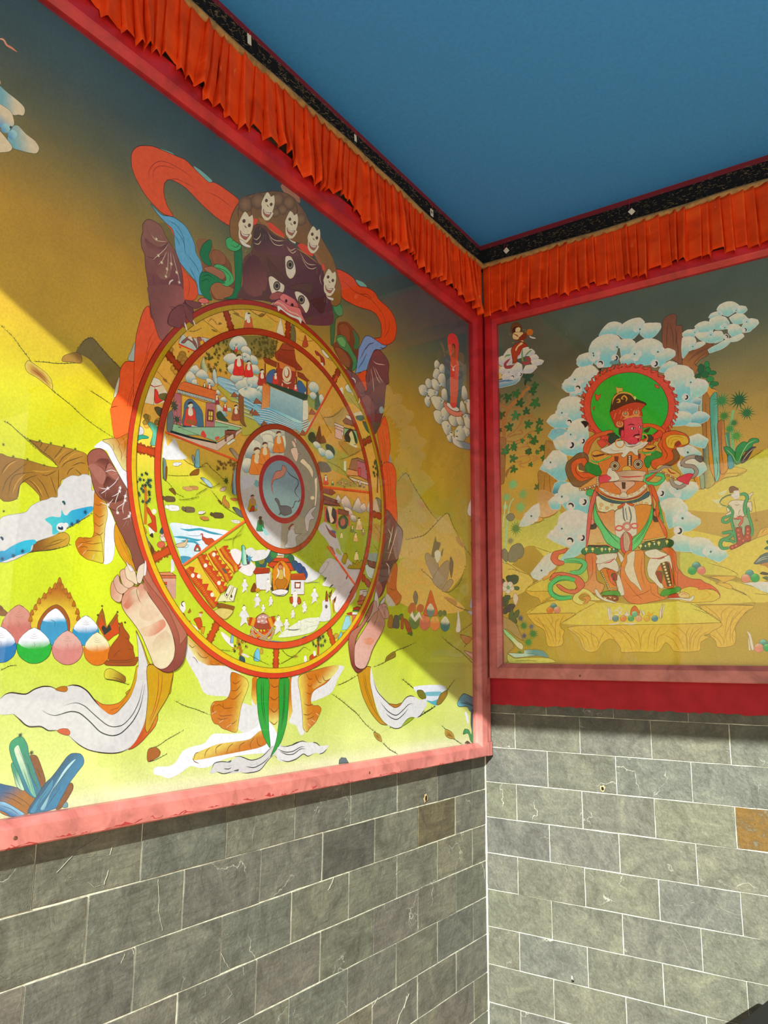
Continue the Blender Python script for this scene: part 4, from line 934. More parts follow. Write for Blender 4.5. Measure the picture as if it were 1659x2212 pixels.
17 90 28 365 -71 -12 10 -15 3 -32 -4 -20 10 -21 6 -21 -1 -18 -7
17 90 31 -161 24 -15 3 -21 -3 -22 -12 -20 -20 -21 -20
17 90 30 127 -57 -17 -13 -13 -11 -14 -6 -26 -1 -20 -10 -22 -1
17 90 26 -145 -56 -28 -22 -27 -14 -33 -9 -36 -5 -28 1 -28 9
17 34 22 21 69 -22 5 -15 0 -22 -9 -28 -21 -35 -24 -23 -7 -28 4 -27 24 -18 35 -8 45
17 34 29 55 -8 -20 -10 -19 -3 -35 7 -26 -5 -30 -21 -32 -26 -34 -11 -28 5 -32 26 -21 36 -10 57
16 115 6 10 -30 46 -13 6 -15 0 -4 -7 5 -5 13 1
16 191 135 10 -14 -95 -8 5 -18 -1 -8 -8 3 -7 16 3
0 5
16 185 10 15 -246 148 -41 0 -46 -13 4 -32 7 -32 32 -45 27 -44 10 12 -2 81
17 168 19 -38 -8 -3 -54 10 -48 16 -32
17 168 19 -13 -5 -1 -44 12 -48 24 -47
15 73 -436 -227 -39 2 -45 -7 -36 10 -46 0 -2 -39 28 0 18 -13 36 -3 36 9 32 17 32 -19 29 -20 40 -5 40 7 46 1 45 9 29 -2 -3 13 -17 18 -29 -2 -38 2 -19 7 -44 -13 -48 1
17 34 24 240 -43 -10 17 -29 2 -30 -5
17 34 24 -19 -6 -30 -9 -37 3
17 34 26 -102 -14 -28 -3 -48 3 -37 27 -24 12
17 34 26 34 48 -28 -2 -44 -14 -45 6 -49 29
17 34 26 -49 -31 -36 -7 -41 11 -28 17
17 34 26 -20 1 -32 2
17 34 24 108 1 -19 -3 -11 4
17 34 25 -14 5 -23 2
17 34 28 -197 12 -31 -15 -36 -8 -36 4 -27 11
17 34 28 -16 16 -27 -14 -32 -3 -36 12 -28 6
17 34 28 -9 2 -40 -14 -37 8
17 34 28 -4 8 -36 -4 -40 10 -38 0
15 192 230 -27 -17 5 2 -6
15 192 -28 -26 -21 3 2 -6
16 193 195 18 -84 257 -52 -2 -2 -74 -6 -71 -10 -58 31 35 24 51 12 59
16 195 195 19 -100 -3 -45 3 -2 -74 6 -63 24 -56 37 -33 8 -5 -23 45 -10 65
17 196 20 82 1 -6 -67 -17 -68
17 196 20 -9 0 -6 -73 -15 -68
17 196 21 -96 -1 -1 -76 9 -80
17 196 21 -4 0 -2 -76 8 -68
0 5
16 197 4 24 -392 32 -76 10 2 -40 -17 -61 -31 -62 -38 -35 -32 -14 50 8 62 43 48 55 25 53
17 128 22 -29 -3 -13 -54 -37 -61 -62 -63
17 128 22 -9 0 -16 -61 -44 -68
15 79 -41 10 -16 -37 -32 -48 -63 -43 -46 -19 -39 5 -40 27 -34 7 -35 -5 -36 -12 -44 2 -11 -19 26 -28 43 -24 56 7 34 -20 40 -15 39 -2 45 15 51 35 44 69 22 58
17 187 34 -16 -41 -26 -44 -69 -43 -52 -21
17 187 36 -180 -102 -40 28 -34 7 -35 -5
17 187 35 135 20 -51 -36 -58 -18 -53 20 -34 17 -34 2
17 187 35 -38 -43 -39 -19 -39 -7 -46 17 -34 22
17 187 35 -20 -45 -39 -13 -46 1 -53 26
17 187 38 -201 18 -28 9 -29 21
16 131 4 21 202 61 -52 -5 -39 5 13 -10 33 -7 32 10
16 198 19 22 -92 -88 -40 26 -49 3 42 -17
15 79 705 -22 -44 -2 -36 5 -37 7 -24 -6 -34 -2 -30 -13 -51 -2 15 -12 20 -13 35 6 38 -7 24 8 32 -8 45 -7 45 9
17 187 29 -31 -1 -40 3 -42 8 -28 -5
17 187 30 -139 3 -20 -3 -20 -12
17 187 28 170 -7 -36 -12 -36 -1 -37 10 -23 -1
17 187 28 -9 -7 -36 -13 -32 -1 -32 12 -28 -2
17 187 29 -6 -26 -36 -9 -41 5 -32 12 -24 -9 -29 6
17 187 30 -191 1 -20 2 -20 10
0 6
15 199 789 1514 -23 11 -25 -11 -15 -32 10 -31 19 17 21 29
2 200 1 202 17 202 -24 7 -105 -184 52 -31 -9 17 -14 10 -20 2 -21 -5 -21 -24 -32 -24 -21 -30 -13 -36 -4 -33 -4 -40 -26 3 -14 -16 1 -29 140 -54 15 37 5 32 10 41 10 36 4 28 12 17 4 26 -4 22
2 203 1 0 0 204 -16 18 -5 -54 -10 -36 -18 -4 -35 1 -28 29 9 -33 34 -21 27 3
2 205 1 0 0 200 -12 5 -39 -34 -39 -48 -34 28 -24 -1 2 -53 28 -20 22 13
17 201 18 34 -3 -31 7 -43 30
17 201 15 -32 -36 -5 -35 -17 -19
17 201 15 -82 23 3 -40 -8 -25
17 59 14 100 86 -21 -10 -35 13
17 59 14 -12 -74 -16 20 -24 32 -11 24
17 59 14 -21 -5 -13 19 -13 34
17 59 14 -29 -23 -4 27 1 51
17 59 14 -16 27 1 26 5 29
17 59 14 -36 -26 15 36 19 41
17 59 14 80 81 -23 16
17 59 14 3 33 -10 -6
6 59 60 6 11 -19
6 59 60 6 -11 -46
6 59 60 6 -13 -15
6 59 61 6 -20 -11
6 59 61 6 -14 22
6 59 62 6 -21 -17
6 59 60 6 37 -29
6 59 62 6 -49 3
17 60 40 36 -23 -3 11 -11 11
2 206 1 208 13 208 -5 -8 -20 -26 69 -45 -14 -4 -16 -14 0 -17 13 -8 12 10
2 205 1 0 0 209 -27 -44 -71 -23 2 11 -114 48 -17 -56 -8 -30 7 -29 25 -2 25 -34 15 -33 18 1 20 37 15 34 10 35
17 201 16 -6 -28 -8 -36 -15 -34 -20 -37 -18 -1
17 210 18 -68 -3 -27 6 -20 -23
17 210 18 -17 -28 -5 22 19 5
17 210 19 -33 64 -14 -25 6 -42
0 6
2 211 1 38 27 212 -14 17 -20 -302 -944 148 -20 32 -35 20 -42 -11 -30 -24 3 -48 -4 -33 21 -19 13 -96 26 -73 34 -49 27 33 42 53 27 32 -13 24 -26 20 8 46 -12 53
2 213 1 211 21 214 -27 -12 -49 -107 62 -171 -53 12 -41 -45 4 -99 35 48 41 48
16 213 211 21 104 67 -63 5 -67 -56 26 -24 52 32
17 215 30 -180 96 -28 -3 -56 14
17 215 29 13 -33 -15 -45 -8 -47
17 215 30 -14 12 -28 -40 -28 -16
17 215 29 28 -4 11 -74
17 215 29 -8 -19 -8 -50
17 215 30 -33 20 -29 -25 -28 -20
17 60 46 149 -89 -19 -6 -3 -9
11 216 12 0 0 -198 -71 -154 43 -3 -148
0 6
2 217 1 38 27 210 -60 -16 97 -300 -44 -392 -76 -43 -39 -24 3 -43 19 -49 15 -31 30 -20 29 -45 42 -76 55 -24 -13 44 -40 117 -12 125
15 218 -69 -57 -34 -3 -12 -41 22 -63 23 -23 23 43 -7 51
17 59 34 60 -17 -23 -22 15 -35
17 59 34 -37 18 14 -48 22 -53
17 59 34 -30 -8 29 -63 36 -71
17 59 34 80 -103 -52 2
17 59 34 -13 60 -53 -27
17 59 33 12 -101 -22 -14 0 -33
15 219 56 -74 -36 -29 48 -59 7 23
0 6
2 36 1 15 16 220 -35 16 -122 -220 1274 182 0 17 -11 14 -21 9 -18 -5 -18 -20 -19 -22 -24 -27 -20 -23 -14 -38 -24 -63 -28 -58 -8 -46 33 3 25 50 47 63 21 34 19 20 21 9 14 17 13 34
2 112 1 0 0 36 -23 20 3 -22 -17 -7 -18 21 -25 4 -3 -9 8 -23 11 6
15 221 14 -5 -19 10 -20 -6 -16 -14 1 -18 9 -10 10 2 19 18
16 222 38 12 -51 6 -11 16 -22 -17 -12 -18 9 -9 19 8 13 8
2 223 1 0 0 220 -8 21 -20 -20 3 -48 -10 28 -18 -7 -16 3 9 -18 20 -10
2 220 1 0 0 223 -41 19 -3 -35 13 -18 -28 16 -35 11 -22 -11 9 -22 24 -11 28 0
17 224 16 -24 -17 -25 0 -24 15
17 224 16 -6 -16 -29 -6 -27 9
17 224 13 46 101 -20 -4 -16 -16 5 -28
17 224 13 -33 -10 -3 18 -10 9
17 79 18 18 -46 -15 -1 -14 4 -19 18 -11 20
17 79 18 -9 -15 -11 9 -9 9
17 79 18 -13 -8 -1 17
17 79 18 6 66 -19 9 -16 -2
17 79 18 -25 -1 -15 5
17 79 18 0 -59 -15 9 -9 12 -1 14
17 79 18 -12 -16 -4 16 -6 19
17 79 18 45 -3 -23 -3 -16 18
17 79 18 -1 -14 -20 6
17 79 18 -51 -8 -1 16 -17 14 -4 16 -4 20
17 79 18 -21 3 4 15 -6 19
17 79 19 2 -15 -18 9 -7 15
17 79 18 -5 -17 -9 17
17 79 18 59 143 -12 6
17 79 19 -81 -127 5 13
17 79 19 10 -12 -2 13
6 225 60 6 68 86
6 225 62 6 -37 8
6 225 62 6 1 -9
6 225 62 6 -19 -10
6 225 62 6 0 -11
6 225 60 6 50 -20
6 225 61 6 -30 -16
6 225 63 6 -36 -3
6 225 63 6 -4 9
0 7
2 226 1 0 0 227 -16 3 -147 -101 -164 851 -25 23 -30 7 -22 -20 -42 0 -27 -19 -10 -36 -27 -30 -10 -28 64 -34 55 -12 18 61 24 11 13 32
16 228 230 15 -64 -2 -20 15 -28 -1 -12 -23 20 -20 24 -8 15 15
16 230 230 15 -1 -118 -19 25 -42 12 -51 -4 13 -28 42 -20 34 -11
16 231 230 15 30 50 -32 20 -42 7 -15 -16 17 -18 38 0
16 232 40 15 18 40 -9 32 -25 29 -11 -4 2 -23 8 -26 -15 -23 20 -9 21 7
16 233 40 15 -57 -15 -20 15 -35 2 -26 -14 -5 -20 27 -26 28 2 -23 18 12 20 28 1
16 234 40 15 53 -64 -8 23 -26 11 -35 1 -35 -6 34 -12 20 -17 8 -25 -12 -23 27 -5 22 20
17 39 17 -60 62 -35 7 -29 -9 6 -23
17 39 17 51 -53 -26 17 -28 -4
17 39 17 2 -17 -22 18 -14 -5
17 39 17 -1 85 -8 17
16 232 40 16 -128 79 -28 25 -9 -71 3 -79 16 -32 53 -22 -34 25 -11 53
16 235 40 16 39 16 -15 16 -29 11 -23 -7 3 -21 25 -20 25 -4 11 9
17 39 18 -20 -8 -26 4 -13 21 22 1 17 -17
0 7
2 236 1 0 0 229 -13 -19 -98 -126 -556 -52 -54 27 -52 -12 -33 -20 5 -51 11 -64 37 -41 69 25 44 39 -23 32
16 237 239 21 -6 -6 -36 22 -32 -12 -2 -48 32 -3 25 14
16 239 239 20 21 -94 -48 9 -45 -24 5 -34 50 7
16 240 242 20 30 161 -48 20 -8 -45 24 -25 4 -65 10 -43 12 4
16 242 242 20 -12 5 -30 20 -25 -14 -7 -25 24 -16 25 9
16 243 242 21 -23 -133 -17 26 -37 5 -19 -17 -33 -24 -26 -23 5 -35 25 -20 -5 38 32 25 44 5
16 244 242 20 -6 6 -30 19 -25 -11 6 -26 30 1
15 245 -97 72 -40 -18 -1 -41 32 -15 -5 38
0 8
15 246 429 366 -24 24 -45 8 -28 -18 -5 -23 36 -6 39 -2
2 247 1 42 18 248 -187 217 -52 -191 227 -264 -5 37 -19 45 -14 22 -32 38 -37 29 -31 20 -48 32 -42 20 -43 13 -36 -3 -46 -18 -34 -29 -49 -15 -50 -33 -42 -31 -27 -49 -22 -41 -2 -56 35 -34 40 10 39 108 96 38 107 -17 109 -7 46 -26 8 -72 41 -19 48 2
17 249 29 -38 104 5 -35 -5 -27
17 249 30 -55 50 6 -33 -6 -39
17 249 32 -89 61 -23 -29 15 -29
17 249 32 -46 25 -10 -36 7 -32
17 249 33 -43 13 16 -43 7 -29
17 249 33 -36 -3 -10 -34 16 -40
17 249 34 -46 -18 7 -40 26 -20
17 249 34 -34 -29 3 -25
17 249 32 181 -38 -24 28 -35 9
17 249 32 6 -34 -24 24
17 249 36 -286 24 -2 -33
17 249 36 -42 -31 14 -43
3 250 1 0 0 251 50 34 -18 430 3 2 -14 9 -15 14 -13 14 -8 14 -1 10 5 4 11 -3 14 -8 14 -13 13 -15 8 -14 2 -10 -5
3 250 1 0 0 251 50 35 -19 -58 43 3 -15 9 -15 14 -13 15 -9 15 -1 10 5 4 11 -3 14 -9 15 -13 13 -16 9 -14 2 -11 -5
3 250 1 0 0 251 50 33 -18 -90 54 3 -14 9 -14 13 -12 14 -8 14 -2 9 5 4 10 -2 13 -9 14 -13 12 -15 8 -13 2 -10 -4
3 250 1 0 0 251 50 35 -18 -61 19 3 -13 9 -15 14 -13 15 -8 14 -2 10 5 4 10 -3 14 -9 14 -13 13 -16 8 -14 2 -10 -4
3 250 1 0 0 251 50 25 -14 42 -47 2 -11 7 -10 10 -10 11 -5 10 -2 8 4 3 7 -2 10 -7 11 -10 9 -11 6 -10 2 -8 -4
3 250 1 0 0 251 50 21 -11 37 -32 2 -9 6 -9 8 -7 9 -5 8 -1 6 3 2 6 -1 9 -5 8 -8 8 -10 5 -8 1 -6 -3
3 250 1 0 0 251 50 31 -16 -140 46 2 -12 9 -13 12 -11 14 -7 13 -2 9 4 3 9 -2 12 -8 13 -13 11 -14 7 -12 2 -10 -4
2 252 1 0 0 253 -48 -3 -180 -196 261 -160 -22 20 -24 9 -50 -3 -59 7 -62 -5 -74 2 -57 -6 -21 -30 -12 -51 -31 -37 -13 -83 150 -57 89 6 101 1 141 -45 -16 52 2 85 -35 46 -6 38
2 254 1 0 0 255 -44 4 -44 -58 -4 -7 -22 26 -21 -4 -83 3 -87 4 -2 -25 86 -39 113 -35 21 20
2 256 1 0 0 205 -16 37 -64 -89 44 -156 -27 56 -34 13 -34 -26 -18 -37 13 -50 46 -31 46 7
2 256 1 0 0 210 -54 23 -74 -97 -253 82 -97 91 -49 -11 -27 -70 21 -90 72 19 47 44
15 257 219 108 -23 9 10 -23 12 -6
15 257 -60 12 -23 15 -43 -3 -26 -6 4 -15 46 -1
15 257 -163 -1 -26 19 -51 1 -6 -23 47 -6
15 257 -136 -12 -14 7 -6 -21 15 -3
15 258 336 16 -28 8 -25 -12 32 -7
15 230 -282 18 -34 -10 -25 -22 24 -4
17 259 39 245 -27 -50 -6 -55 8
17 259 42 -154 -9 -55 3 -66 -5
20 3 246 -40 -381 116 75 -331 59 260 261 60
20 3 -98 126 -366 123 74 -314 59 260 261 60
20 3 -121 -7 -389 135 67 -313 59 260 261 60
20 3 -122 2 -406 125 87 -322 59 260 261 60
20 3 -98 -124 -430 124 79 -319 59 260 261 60
17 63 21 370 37 4 -16
17 63 21 33 -57 -16 1 -15 19 -3 14
17 63 21 -5 -16 -20 5 -14 20
17 63 22 -60 71 -21 -14 -25 2 -38 18
17 63 22 -9 -14 -26 -15 -29 8 -16 11
17 63 22 -89 6 -22 -5 -25 21
17 63 22 -4 -7 -27 -4 -21 20
17 63 23 -66 18 -29 -22 -27 0 -33 14
17 63 23 -10 -18 -33 -20 -28 6 -23 17
17 63 24 -104 -18 -1 -19 -10 -15
17 63 24 -9 24 4 -28
17 63 21 306 -10 7 -22
17 63 21 -8 7 -1 -21
17 63 22 -90 3 6 -15
17 63 23 -68 -2 -9 -6
17 63 24 -111 -8 -1 -16
17 63 20 356 -92 1 -21
17 63 20 -17 8 -8 -19
17 63 20 12 -8 14 -10
16 60 263 16 37 20 -13 4 -19 -3 -18 2 -2 -6 19 -7 19 -1
16 59 263 18 -226 119 -22 -2 -22 4 4 -8 22 -1
16 60 263 20 -216 -118 -13 -8 -34 7 4 -11 30 -3
17 52 22 4 -18 2 -21
17 52 22 -9 0 -1 -19
17 52 22 -8 0 -1 -16
16 263 265 18 324 14 -42 -14 -44 -15 -14 -25 39 8 42 9
16 263 265 19 -105 -64 -50 37 -77 33 3 -37 55 -13
15 263 121 -69 -7 12 -41 -6 15 -22 28 -5
15 263 -222 -8 -35 33 12 -40
3 72 1 4 18 60 80 -26 -16 118 184 -15 13 -17 2 -19 -20 -6 -25 12 -25 17 -13 18 8 8 27
11 265 12 0 0 -26 -16 -181 82 -9 -171
11 262 12 0 0 0 0 -138 62 -7 -134
11 266 12 0 0 0 0 -77 35 -4 -73
3 72 1 4 17 60 80 -42 -10 104 -95 -10 12 -16 2 -26 -4 -27 -3 5 -27 29 -9 24 -19 13 19
11 265 12 0 0 -42 -10 -173 73 -9 -166
11 262 12 0 0 0 0 -131 56 -7 -130
11 266 12 0 0 0 0 -74 31 -4 -71
3 72 1 4 19 60 80 -37 -12 -90 14 -15 11 -22 2 -28 -5 -17 -18 6 -25 13 -17 19 14 28 14
11 265 12 0 0 -37 -12 -187 76 -8 -172
11 262 12 0 0 0 0 -142 58 -6 -135
11 266 12 0 0 0 0 -80 33 -3 -74
15 267 148 -37 -33 17 -16 1 11 -20 28 -18 21 -2
15 268 -128 22 -27 -11 -10 -18 27 2
2 269 1 271 18 271 -38 52 -67 -43 125 -63 -15 20 -20 13 0 12 -16 17 -25 3 -35 -1 -19 -14 -1 -19 -18 -8 -14 -19 -10 -6 28 5 27 5 43 -11 26 11 25 2
16 272 271 17 9 -1 -28 24 -21 -3 16 -16
17 270 26 -44 31 -30 -3 -39 0 -31 9
11 273 12 0 0 -32 12 -59 24 -3 -60
11 273 12 0 0 -31 -3 -69 28 -4 -72
17 63 24 83 -26 -34 1 -35 -10 -34 4
16 60 275 18 -5 -6 -16 2 -30 -6 -39 0 -40 6 4 -20 13 7 44 -1 43 4 12 -11
17 275 14 -21 -4 2 -8
17 275 14 -9 0 1 -8
17 275 14 -10 1 2 -9
17 275 14 -9 0 2 -9
17 275 14 -9 0 1 -9
17 275 14 -10 0 2 -9
17 275 14 -9 0 1 -9
17 275 14 -10 0 2 -8
17 275 14 -10 0 2 -8
0 9
10 276 277 1446 2159 580 2009 2279
15 278 421 -168 -34 -5 -49 -12 79 -37 64 -8 -30 35
15 279 -116 78 -56 -11 -9 40 -50 -6 -79 7 -1 -23 62 -29 111 -44
5 47 8 116 -78 -34 -8 -51 -11
5 47 8 -27 -5 -16 19 -25 -12
5 47 8 74 -53 -25 8 -25 19
5 47 9 -163 136 -33 -9 -30 -4
5 47 9 -66 32 -33 -7 -31 1 -35 25
5 47 9 30 -29 -21 24
15 280 110 -100 -13 3 -14 -3 17 -4
15 280 -86 85 -21 9 -8 -9 18 -2
15 280 -111 35 -18 16 -13 -2 16 -14
15 280 171 -94 -6 8 -11 -1 14 -9
20 4 -130 30 -801 298 -36 -580 281 52 282
15 52 16 50 -7 6 -5 -15 14 -17
1 283 0 177 14 260 -189 -13 31 -13 -9 -41 13 -25 12 -34 4 16 -17 43 -41 64 1
1 284 0 0 0 0 -5 -67 -1 0 -4 67 0
16 204 211 14 -9 6 -23 25 -16 4 -17 -12 -4 -16 17 12 19 3 12 -14
15 59 -23 24 -12 7 -8 -11 10 0
16 285 211 14 -35 10 -12 7 -15 -19 18 -22 5 20
15 286 -13 -6 -10 6 -7 -10 13 -8
1 284 0 0 0 -6 15 -14 -13 -10 0 3 -5 13 3
1 284 0 0 0 84 -57 -9 2 4 -8
1 284 0 0 0 -32 -2 -9 2 4 -8
1 284 0 0 0 -22 3 -9 2 4 -9
3 6 1 0 0 287 50 15 -5 25 -18 1 -5 4 -6 6 -4 6 -2 6 0 4 3 2 4 -1 6 -3 5 -6 5 -7 2 -6 0 -4 -3
3 6 1 0 0 287 50 15 -5 3 -11 1 -6 4 -6 6 -4 7 -2 6 0 5 3 2 5 -1 6 -4 5 -6 5 -7 2 -6 0 -5 -3
3 6 1 0 0 287 50 15 -5 -12 -1 1 -6 4 -5 6 -5 7 -2 6 0 4 3 2 5 -1 6 -4 5 -6 5 -6 2 -7 0 -4 -3
3 6 1 0 0 287 50 12 -4 5 -12 1 -5 3 -4 5 -4 5 -1 5 0 4 2 1 4 0 5 -3 4 -5 4 -6 2 -5 -1 -3 -2
3 6 1 0 0 287 50 10 -4 50 24 1 -4 3 -4 4 -3 4 -2 4 0 3 2 1 4 0 4 -3 3 -4 3 -4 2 -4 0 -3 -2
3 6 1 0 0 287 50 8 -3 10 -19 0 -3 2 -3 4 -3 3 -1 4 0 2 2 1 3 0 3 -2 3 -4 2 -3 2 -4 0 -2 -2
1 52 0 289 13 70 -106 -10 24 -26 -1 -12 -10 2 -4 25 -12
1 59 0 289 13 1 -3 -23 0 -1 -52 38 -3
1 60 0 0 0 -23 0 -27 13 -22 -22 7 -22 39 -19
16 289 291 13 -1 -7 -10 -2 -7 -17 -11 6 -4 -9 28 -17
11 63 12 0 0 -21 7 -144 44 -8 -104
15 291 5 -16 -26 10 1 -23 24 1
17 292 20 41 17 -24 -1 -26 14
16 64 10 13 -28 -62 -13 8 -45 -7 4 -20 36 2
5 47 7 10 113 -31 -17 -31 -15
15 6 -31 -22 -12 4 -6 -8 9 -1
3 293 1 0 0 294 50 12 -4 -48 47 1 -4 3 -5 5 -3 5 -2 5 0 4 3 1 4 -1 4 -3 5 -4 3 -6 2 -5 -1 -3 -2
3 293 1 0 0 294 50 12 -3 -9 -7 0 -4 4 -5 4 -3 6 -2 4 1 4 2 1 4 0 4 -3 5 -5 3 -5 2 -5 0 -4 -3
3 293 1 0 0 294 50 11 -3 88 -160 0 -4 3 -4 4 -3 5 -2 5 1 3 2 2 4 -1 4 -3 4 -4 3 -5 2 -5 -1 -3 -2
3 293 1 0 0 294 50 12 -3 -38 0 1 -4 3 -4 4 -3 5 -1 5 0 3 3 2 3 -1 5 -3 4 -4 3 -5 1 -5 0 -3 -3
3 293 1 0 0 294 50 11 -2 39 -22 0 -4 3 -4 4 -3 5 -1 5 1 3 2 2 4 -1 4 -3 4 -4 3 -5 1 -5 0 -3 -3
16 79 296 12 44 -15 -12 5 -12 -6 0 -14 20 -7
17 296 22 -2 -7 -21 1
17 296 22 -1 -9 -20 3
16 297 299 12 4 -12 -21 10 -22 0 2 -5 22 -7 16 -11
2 299 1 301 10 301 11 28 -20 5 -50 -9 -6 34 19 19 -5 9 -18 -3 -18 -14 0 -33 11 -12
17 300 10 -10 66 -4 -67
3 302 1 0 0 303 50 10 -2 20 9 1 -4 3 -3 3 -2 4 -2 4 1 3 2 1 3 0 4 -3 3 -3 3 -5 1 -3 -1 -3 -2
3 302 1 0 0 303 50 9 -2 -3 -11 0 -3 3 -4 3 -2 5 -1 3 0 3 2 1 3 0 4 -3 3 -3 3 -4 1 -4 0 -3 -3
3 302 1 0 0 303 50 9 -2 5 -6 1 -3 2 -4 4 -2 4 -1 4 0 2 2 2 3 -1 4 -2 3 -4 3 -4 1 -4 -1 -3 -2
3 302 1 0 0 303 50 9 -3 -39 11 0 -4 3 -4 4 -2 4 -1 4 0 3 2 1 4 -1 3 -2 4 -4 2 -4 1 -4 0 -3 -2
4 157 104 1 0 25 -289 4 72 7 35
17 157 39 4 50 24 25
17 157 39 1 11 -19 33
17 157 39 1 12 24 24
17 157 39 1 11 -19 33
6 304 85 7 -12 5
6 16 73 7 22 13
6 16 81 7 3 -9
6 304 76 7 -27 -11
6 16 81 7 35 -3
6 16 80 7 -35 27
6 304 60 7 22 12
6 16 70 7 -23 -14
6 16 75 7 0 18
6 304 81 7 16 -17
6 16 79 7 6 -18
6 16 79 7 -17 21
6 304 81 7 16 -48
6 16 80 7 -13 -1
6 16 73 7 22 72
6 304 63 7 -12 7
6 16 75 7 -11 -17
6 16 69 7 -8 -50
6 304 77 7 8 45
6 16 65 7 26 -42
6 16 83 7 -31 -9
6 304 65 7 42 44
6 16 89 7 -34 4
6 16 88 7 25 4
6 304 62 7 -22 19
6 16 65 7 8 -49
16 305 135 12 -14 -40 -9 -3 -12 -14 -9 -3 -4 -17 -5 -23 8 -1 18 11 6 4 -13 9 9 16 7 6
11 160 12 0 0 -25 -8 -78 13 -6 -72
15 225 15 -44 -18 -9 -3 -4 13 -7
15 90 -5 -22 -10 8 -3 -13
16 306 14 12 29 20 -11 0 -9 -15 16 -7
16 307 86 13 -63 -9 -6 17 -9 -1 -7 -13
16 308 40 13 -1 -9 -27 3 -4 -12 23 -3
11 310 12 310 11 -6 -22 -137 18 -7 -90
11 312 12 312 11 -1 25 -57 8 -3 -41
11 312 12 312 11 -8 4 -57 8 -3 -41
11 312 12 312 11 -6 -4 -58 8 -3 -41
2 104 1 81 10 313 -3 -25 -10 1 74 -10 -10 -1 -10 -21 -7 -31 13 10
17 80 10 -14 2 -3 -56
15 5 -1 -11 -20 -18 -3 -13 12 -6 3 22
1 314 0 135 13 -34 -84 -48 8 -20 -8 -3 -62 23 -3 32 35
1 315 0 135 13 -3 -6 -65 6 -2 -7 64 -6
1 316 0 135 13 6 7 -51 7 -18 -8 63 -5
1 317 0 0 0 -41 -18 -31 3 -2 -49 23 -2
17 36 9 -2 -3 -28 3
17 36 9 0 -4 -28 3
17 36 9 0 -4 -29 2
17 36 9 -1 -4 -28 2
17 36 9 0 -4 -28 2
17 36 9 0 -4 -29 2
17 36 9 -1 -4 -28 2
17 36 9 0 -4 -28 2
17 36 9 0 -4 -29 2
17 36 9 -1 -4 -28 2
17 36 9 0 -4 -28 2
17 36 9 0 -4 -28 2
1 225 0 15 20 18 35 -13 1 0 -25 9 6
15 318 6 6 -19 3 1 -7 17 -1
1 79 0 0 0 -28 64 -11 4 -3 -32 12 -8
5 21 7 -27 -61 -26 11
5 21 7 -17 -38 -29 20
15 225 -1 -14 -12 1 -5 -18 11 -12 10 8
17 23 32 -12 5 9 -4 1 -7 -8 -5
16 319 321 13 15 -37 -15 3 -6 -11 8 -5
16 129 135 13 -52 -11 -22 6 -8 -11 -3 -17 12 -5 14 18
15 129 33 -8 -21 3 5 -10
15 129 -19 -9 -17 1 0 -16 7 0
11 312 12 0 0 -37 30 -56 3 -4 -56
15 321 6 7 -13 3 -3 -5 9 -1
15 225 37 -30 -25 -8 -13 -9 6 -12 13 14
15 90 -26 -29 -12 5 1 -6
1 182 0 110 14 -21 19 -17 1 1 -7 4 -14 8 2
15 322 51 37 -7 12 -6 -9 8 -5
5 1 8 -127 -47 -29 -31 -28 -16
5 1 8 23 -52 -33 -1 -41 -3
15 225 -26 52 -38 -18 -16 -24 14 2 29 21
2 323 1 325 11 325 1 10 -6 0 -39 -30 -4 22 -7 -3 -1 -19
17 324 11 -6 22 -1 -22
4 326 93 1 0 -40 -87 1 40 5 20
17 326 35 2 28 22 16
17 326 35 1 6 -21 17
17 326 35 0 7 22 16
17 326 35 0 6 -20 17
6 304 77 7 -7 28
6 327 72 7 9 -26
6 327 62 7 4 3
6 304 69 7 -29 3
6 327 87 7 50 -10
6 327 76 7 -36 23
6 304 78 7 13 -8
6 327 63 7 -1 -28
6 327 68 7 11 43
6 304 62 7 -34 -6
6 327 76 7 21 -14
6 327 70 7 12 -5
6 304 66 7 -17 18
6 327 85 7 12 2
6 327 85 7 -10 -29
6 304 67 7 24 14
6 327 64 7 -50 -2
6 327 90 7 20 14
6 304 77 7 31 -27
6 327 81 7 -25 -6
6 327 67 7 12 35
6 304 82 7 -3 -8
6 327 85 7 6 4
6 327 85 7 -19 -24
15 101 8 -14 -21 -5 -4 -17 6 -12 18 7
15 308 -6 5 -14 2 -22 -9 10 -3
2 328 1 330 12 330 1 16 -13 0 -55 -17 -2 22 -14 14 -8 -13 -2 -25
17 329 12 -13 36 -1 -38
3 331 1 0 0 332 50 8 0 -28 -9 0 -4 2 -4 4 -2 3 0 4 2 2 3 1 5 0 4 -3 4 -3 2 -3 0 -4 -2 -2 -4
5 333 8 64 -10 -45 -17 -49 -15
5 333 8 -6 -47 -36 15
5 333 8 -43 28 -32 13
5 333 9 -97 37 -29 -18 -41 -10
5 333 9 9 -49 -78 32 -41 25
3 334 1 0 0 335 50 13 0 -92 28 1 -3 4 -2 5 -1 6 0 5 1 4 2 1 3 -1 2 -3 2 -5 1 -6 0 -6 -1 -4 -2
5 333 9 81 21 -30 -20 -32 -3
5 333 9 9 -49 -67 26 -49 31 -35 -11
5 333 9 -69 -3 -21 -13
4 321 123 1 0 -122 36 -1 35 6 17
17 321 46 1 24 30 14
17 321 47 1 6 -29 15
17 321 46 0 6 30 12
17 321 47 0 5 -29 15
6 304 96 7 -14 15
6 300 107 7 9 9
6 300 75 7 -19 -2
6 304 74 7 50 -22
6 300 111 7 -64 7
6 300 99 7 34 11
6 304 83 7 14 -29
6 300 110 7 -17 38
6 300 100 7 -21 -6
6 304 75 7 65 -9
6 300 89 7 -15 -18
6 300 75 7 -26 21
6 304 79 7 -25 -23
6 300 96 7 25 2
6 300 107 7 2 18
6 304 80 7 1 6
6 300 82 7 28 -4
6 300 98 7 -45 -23
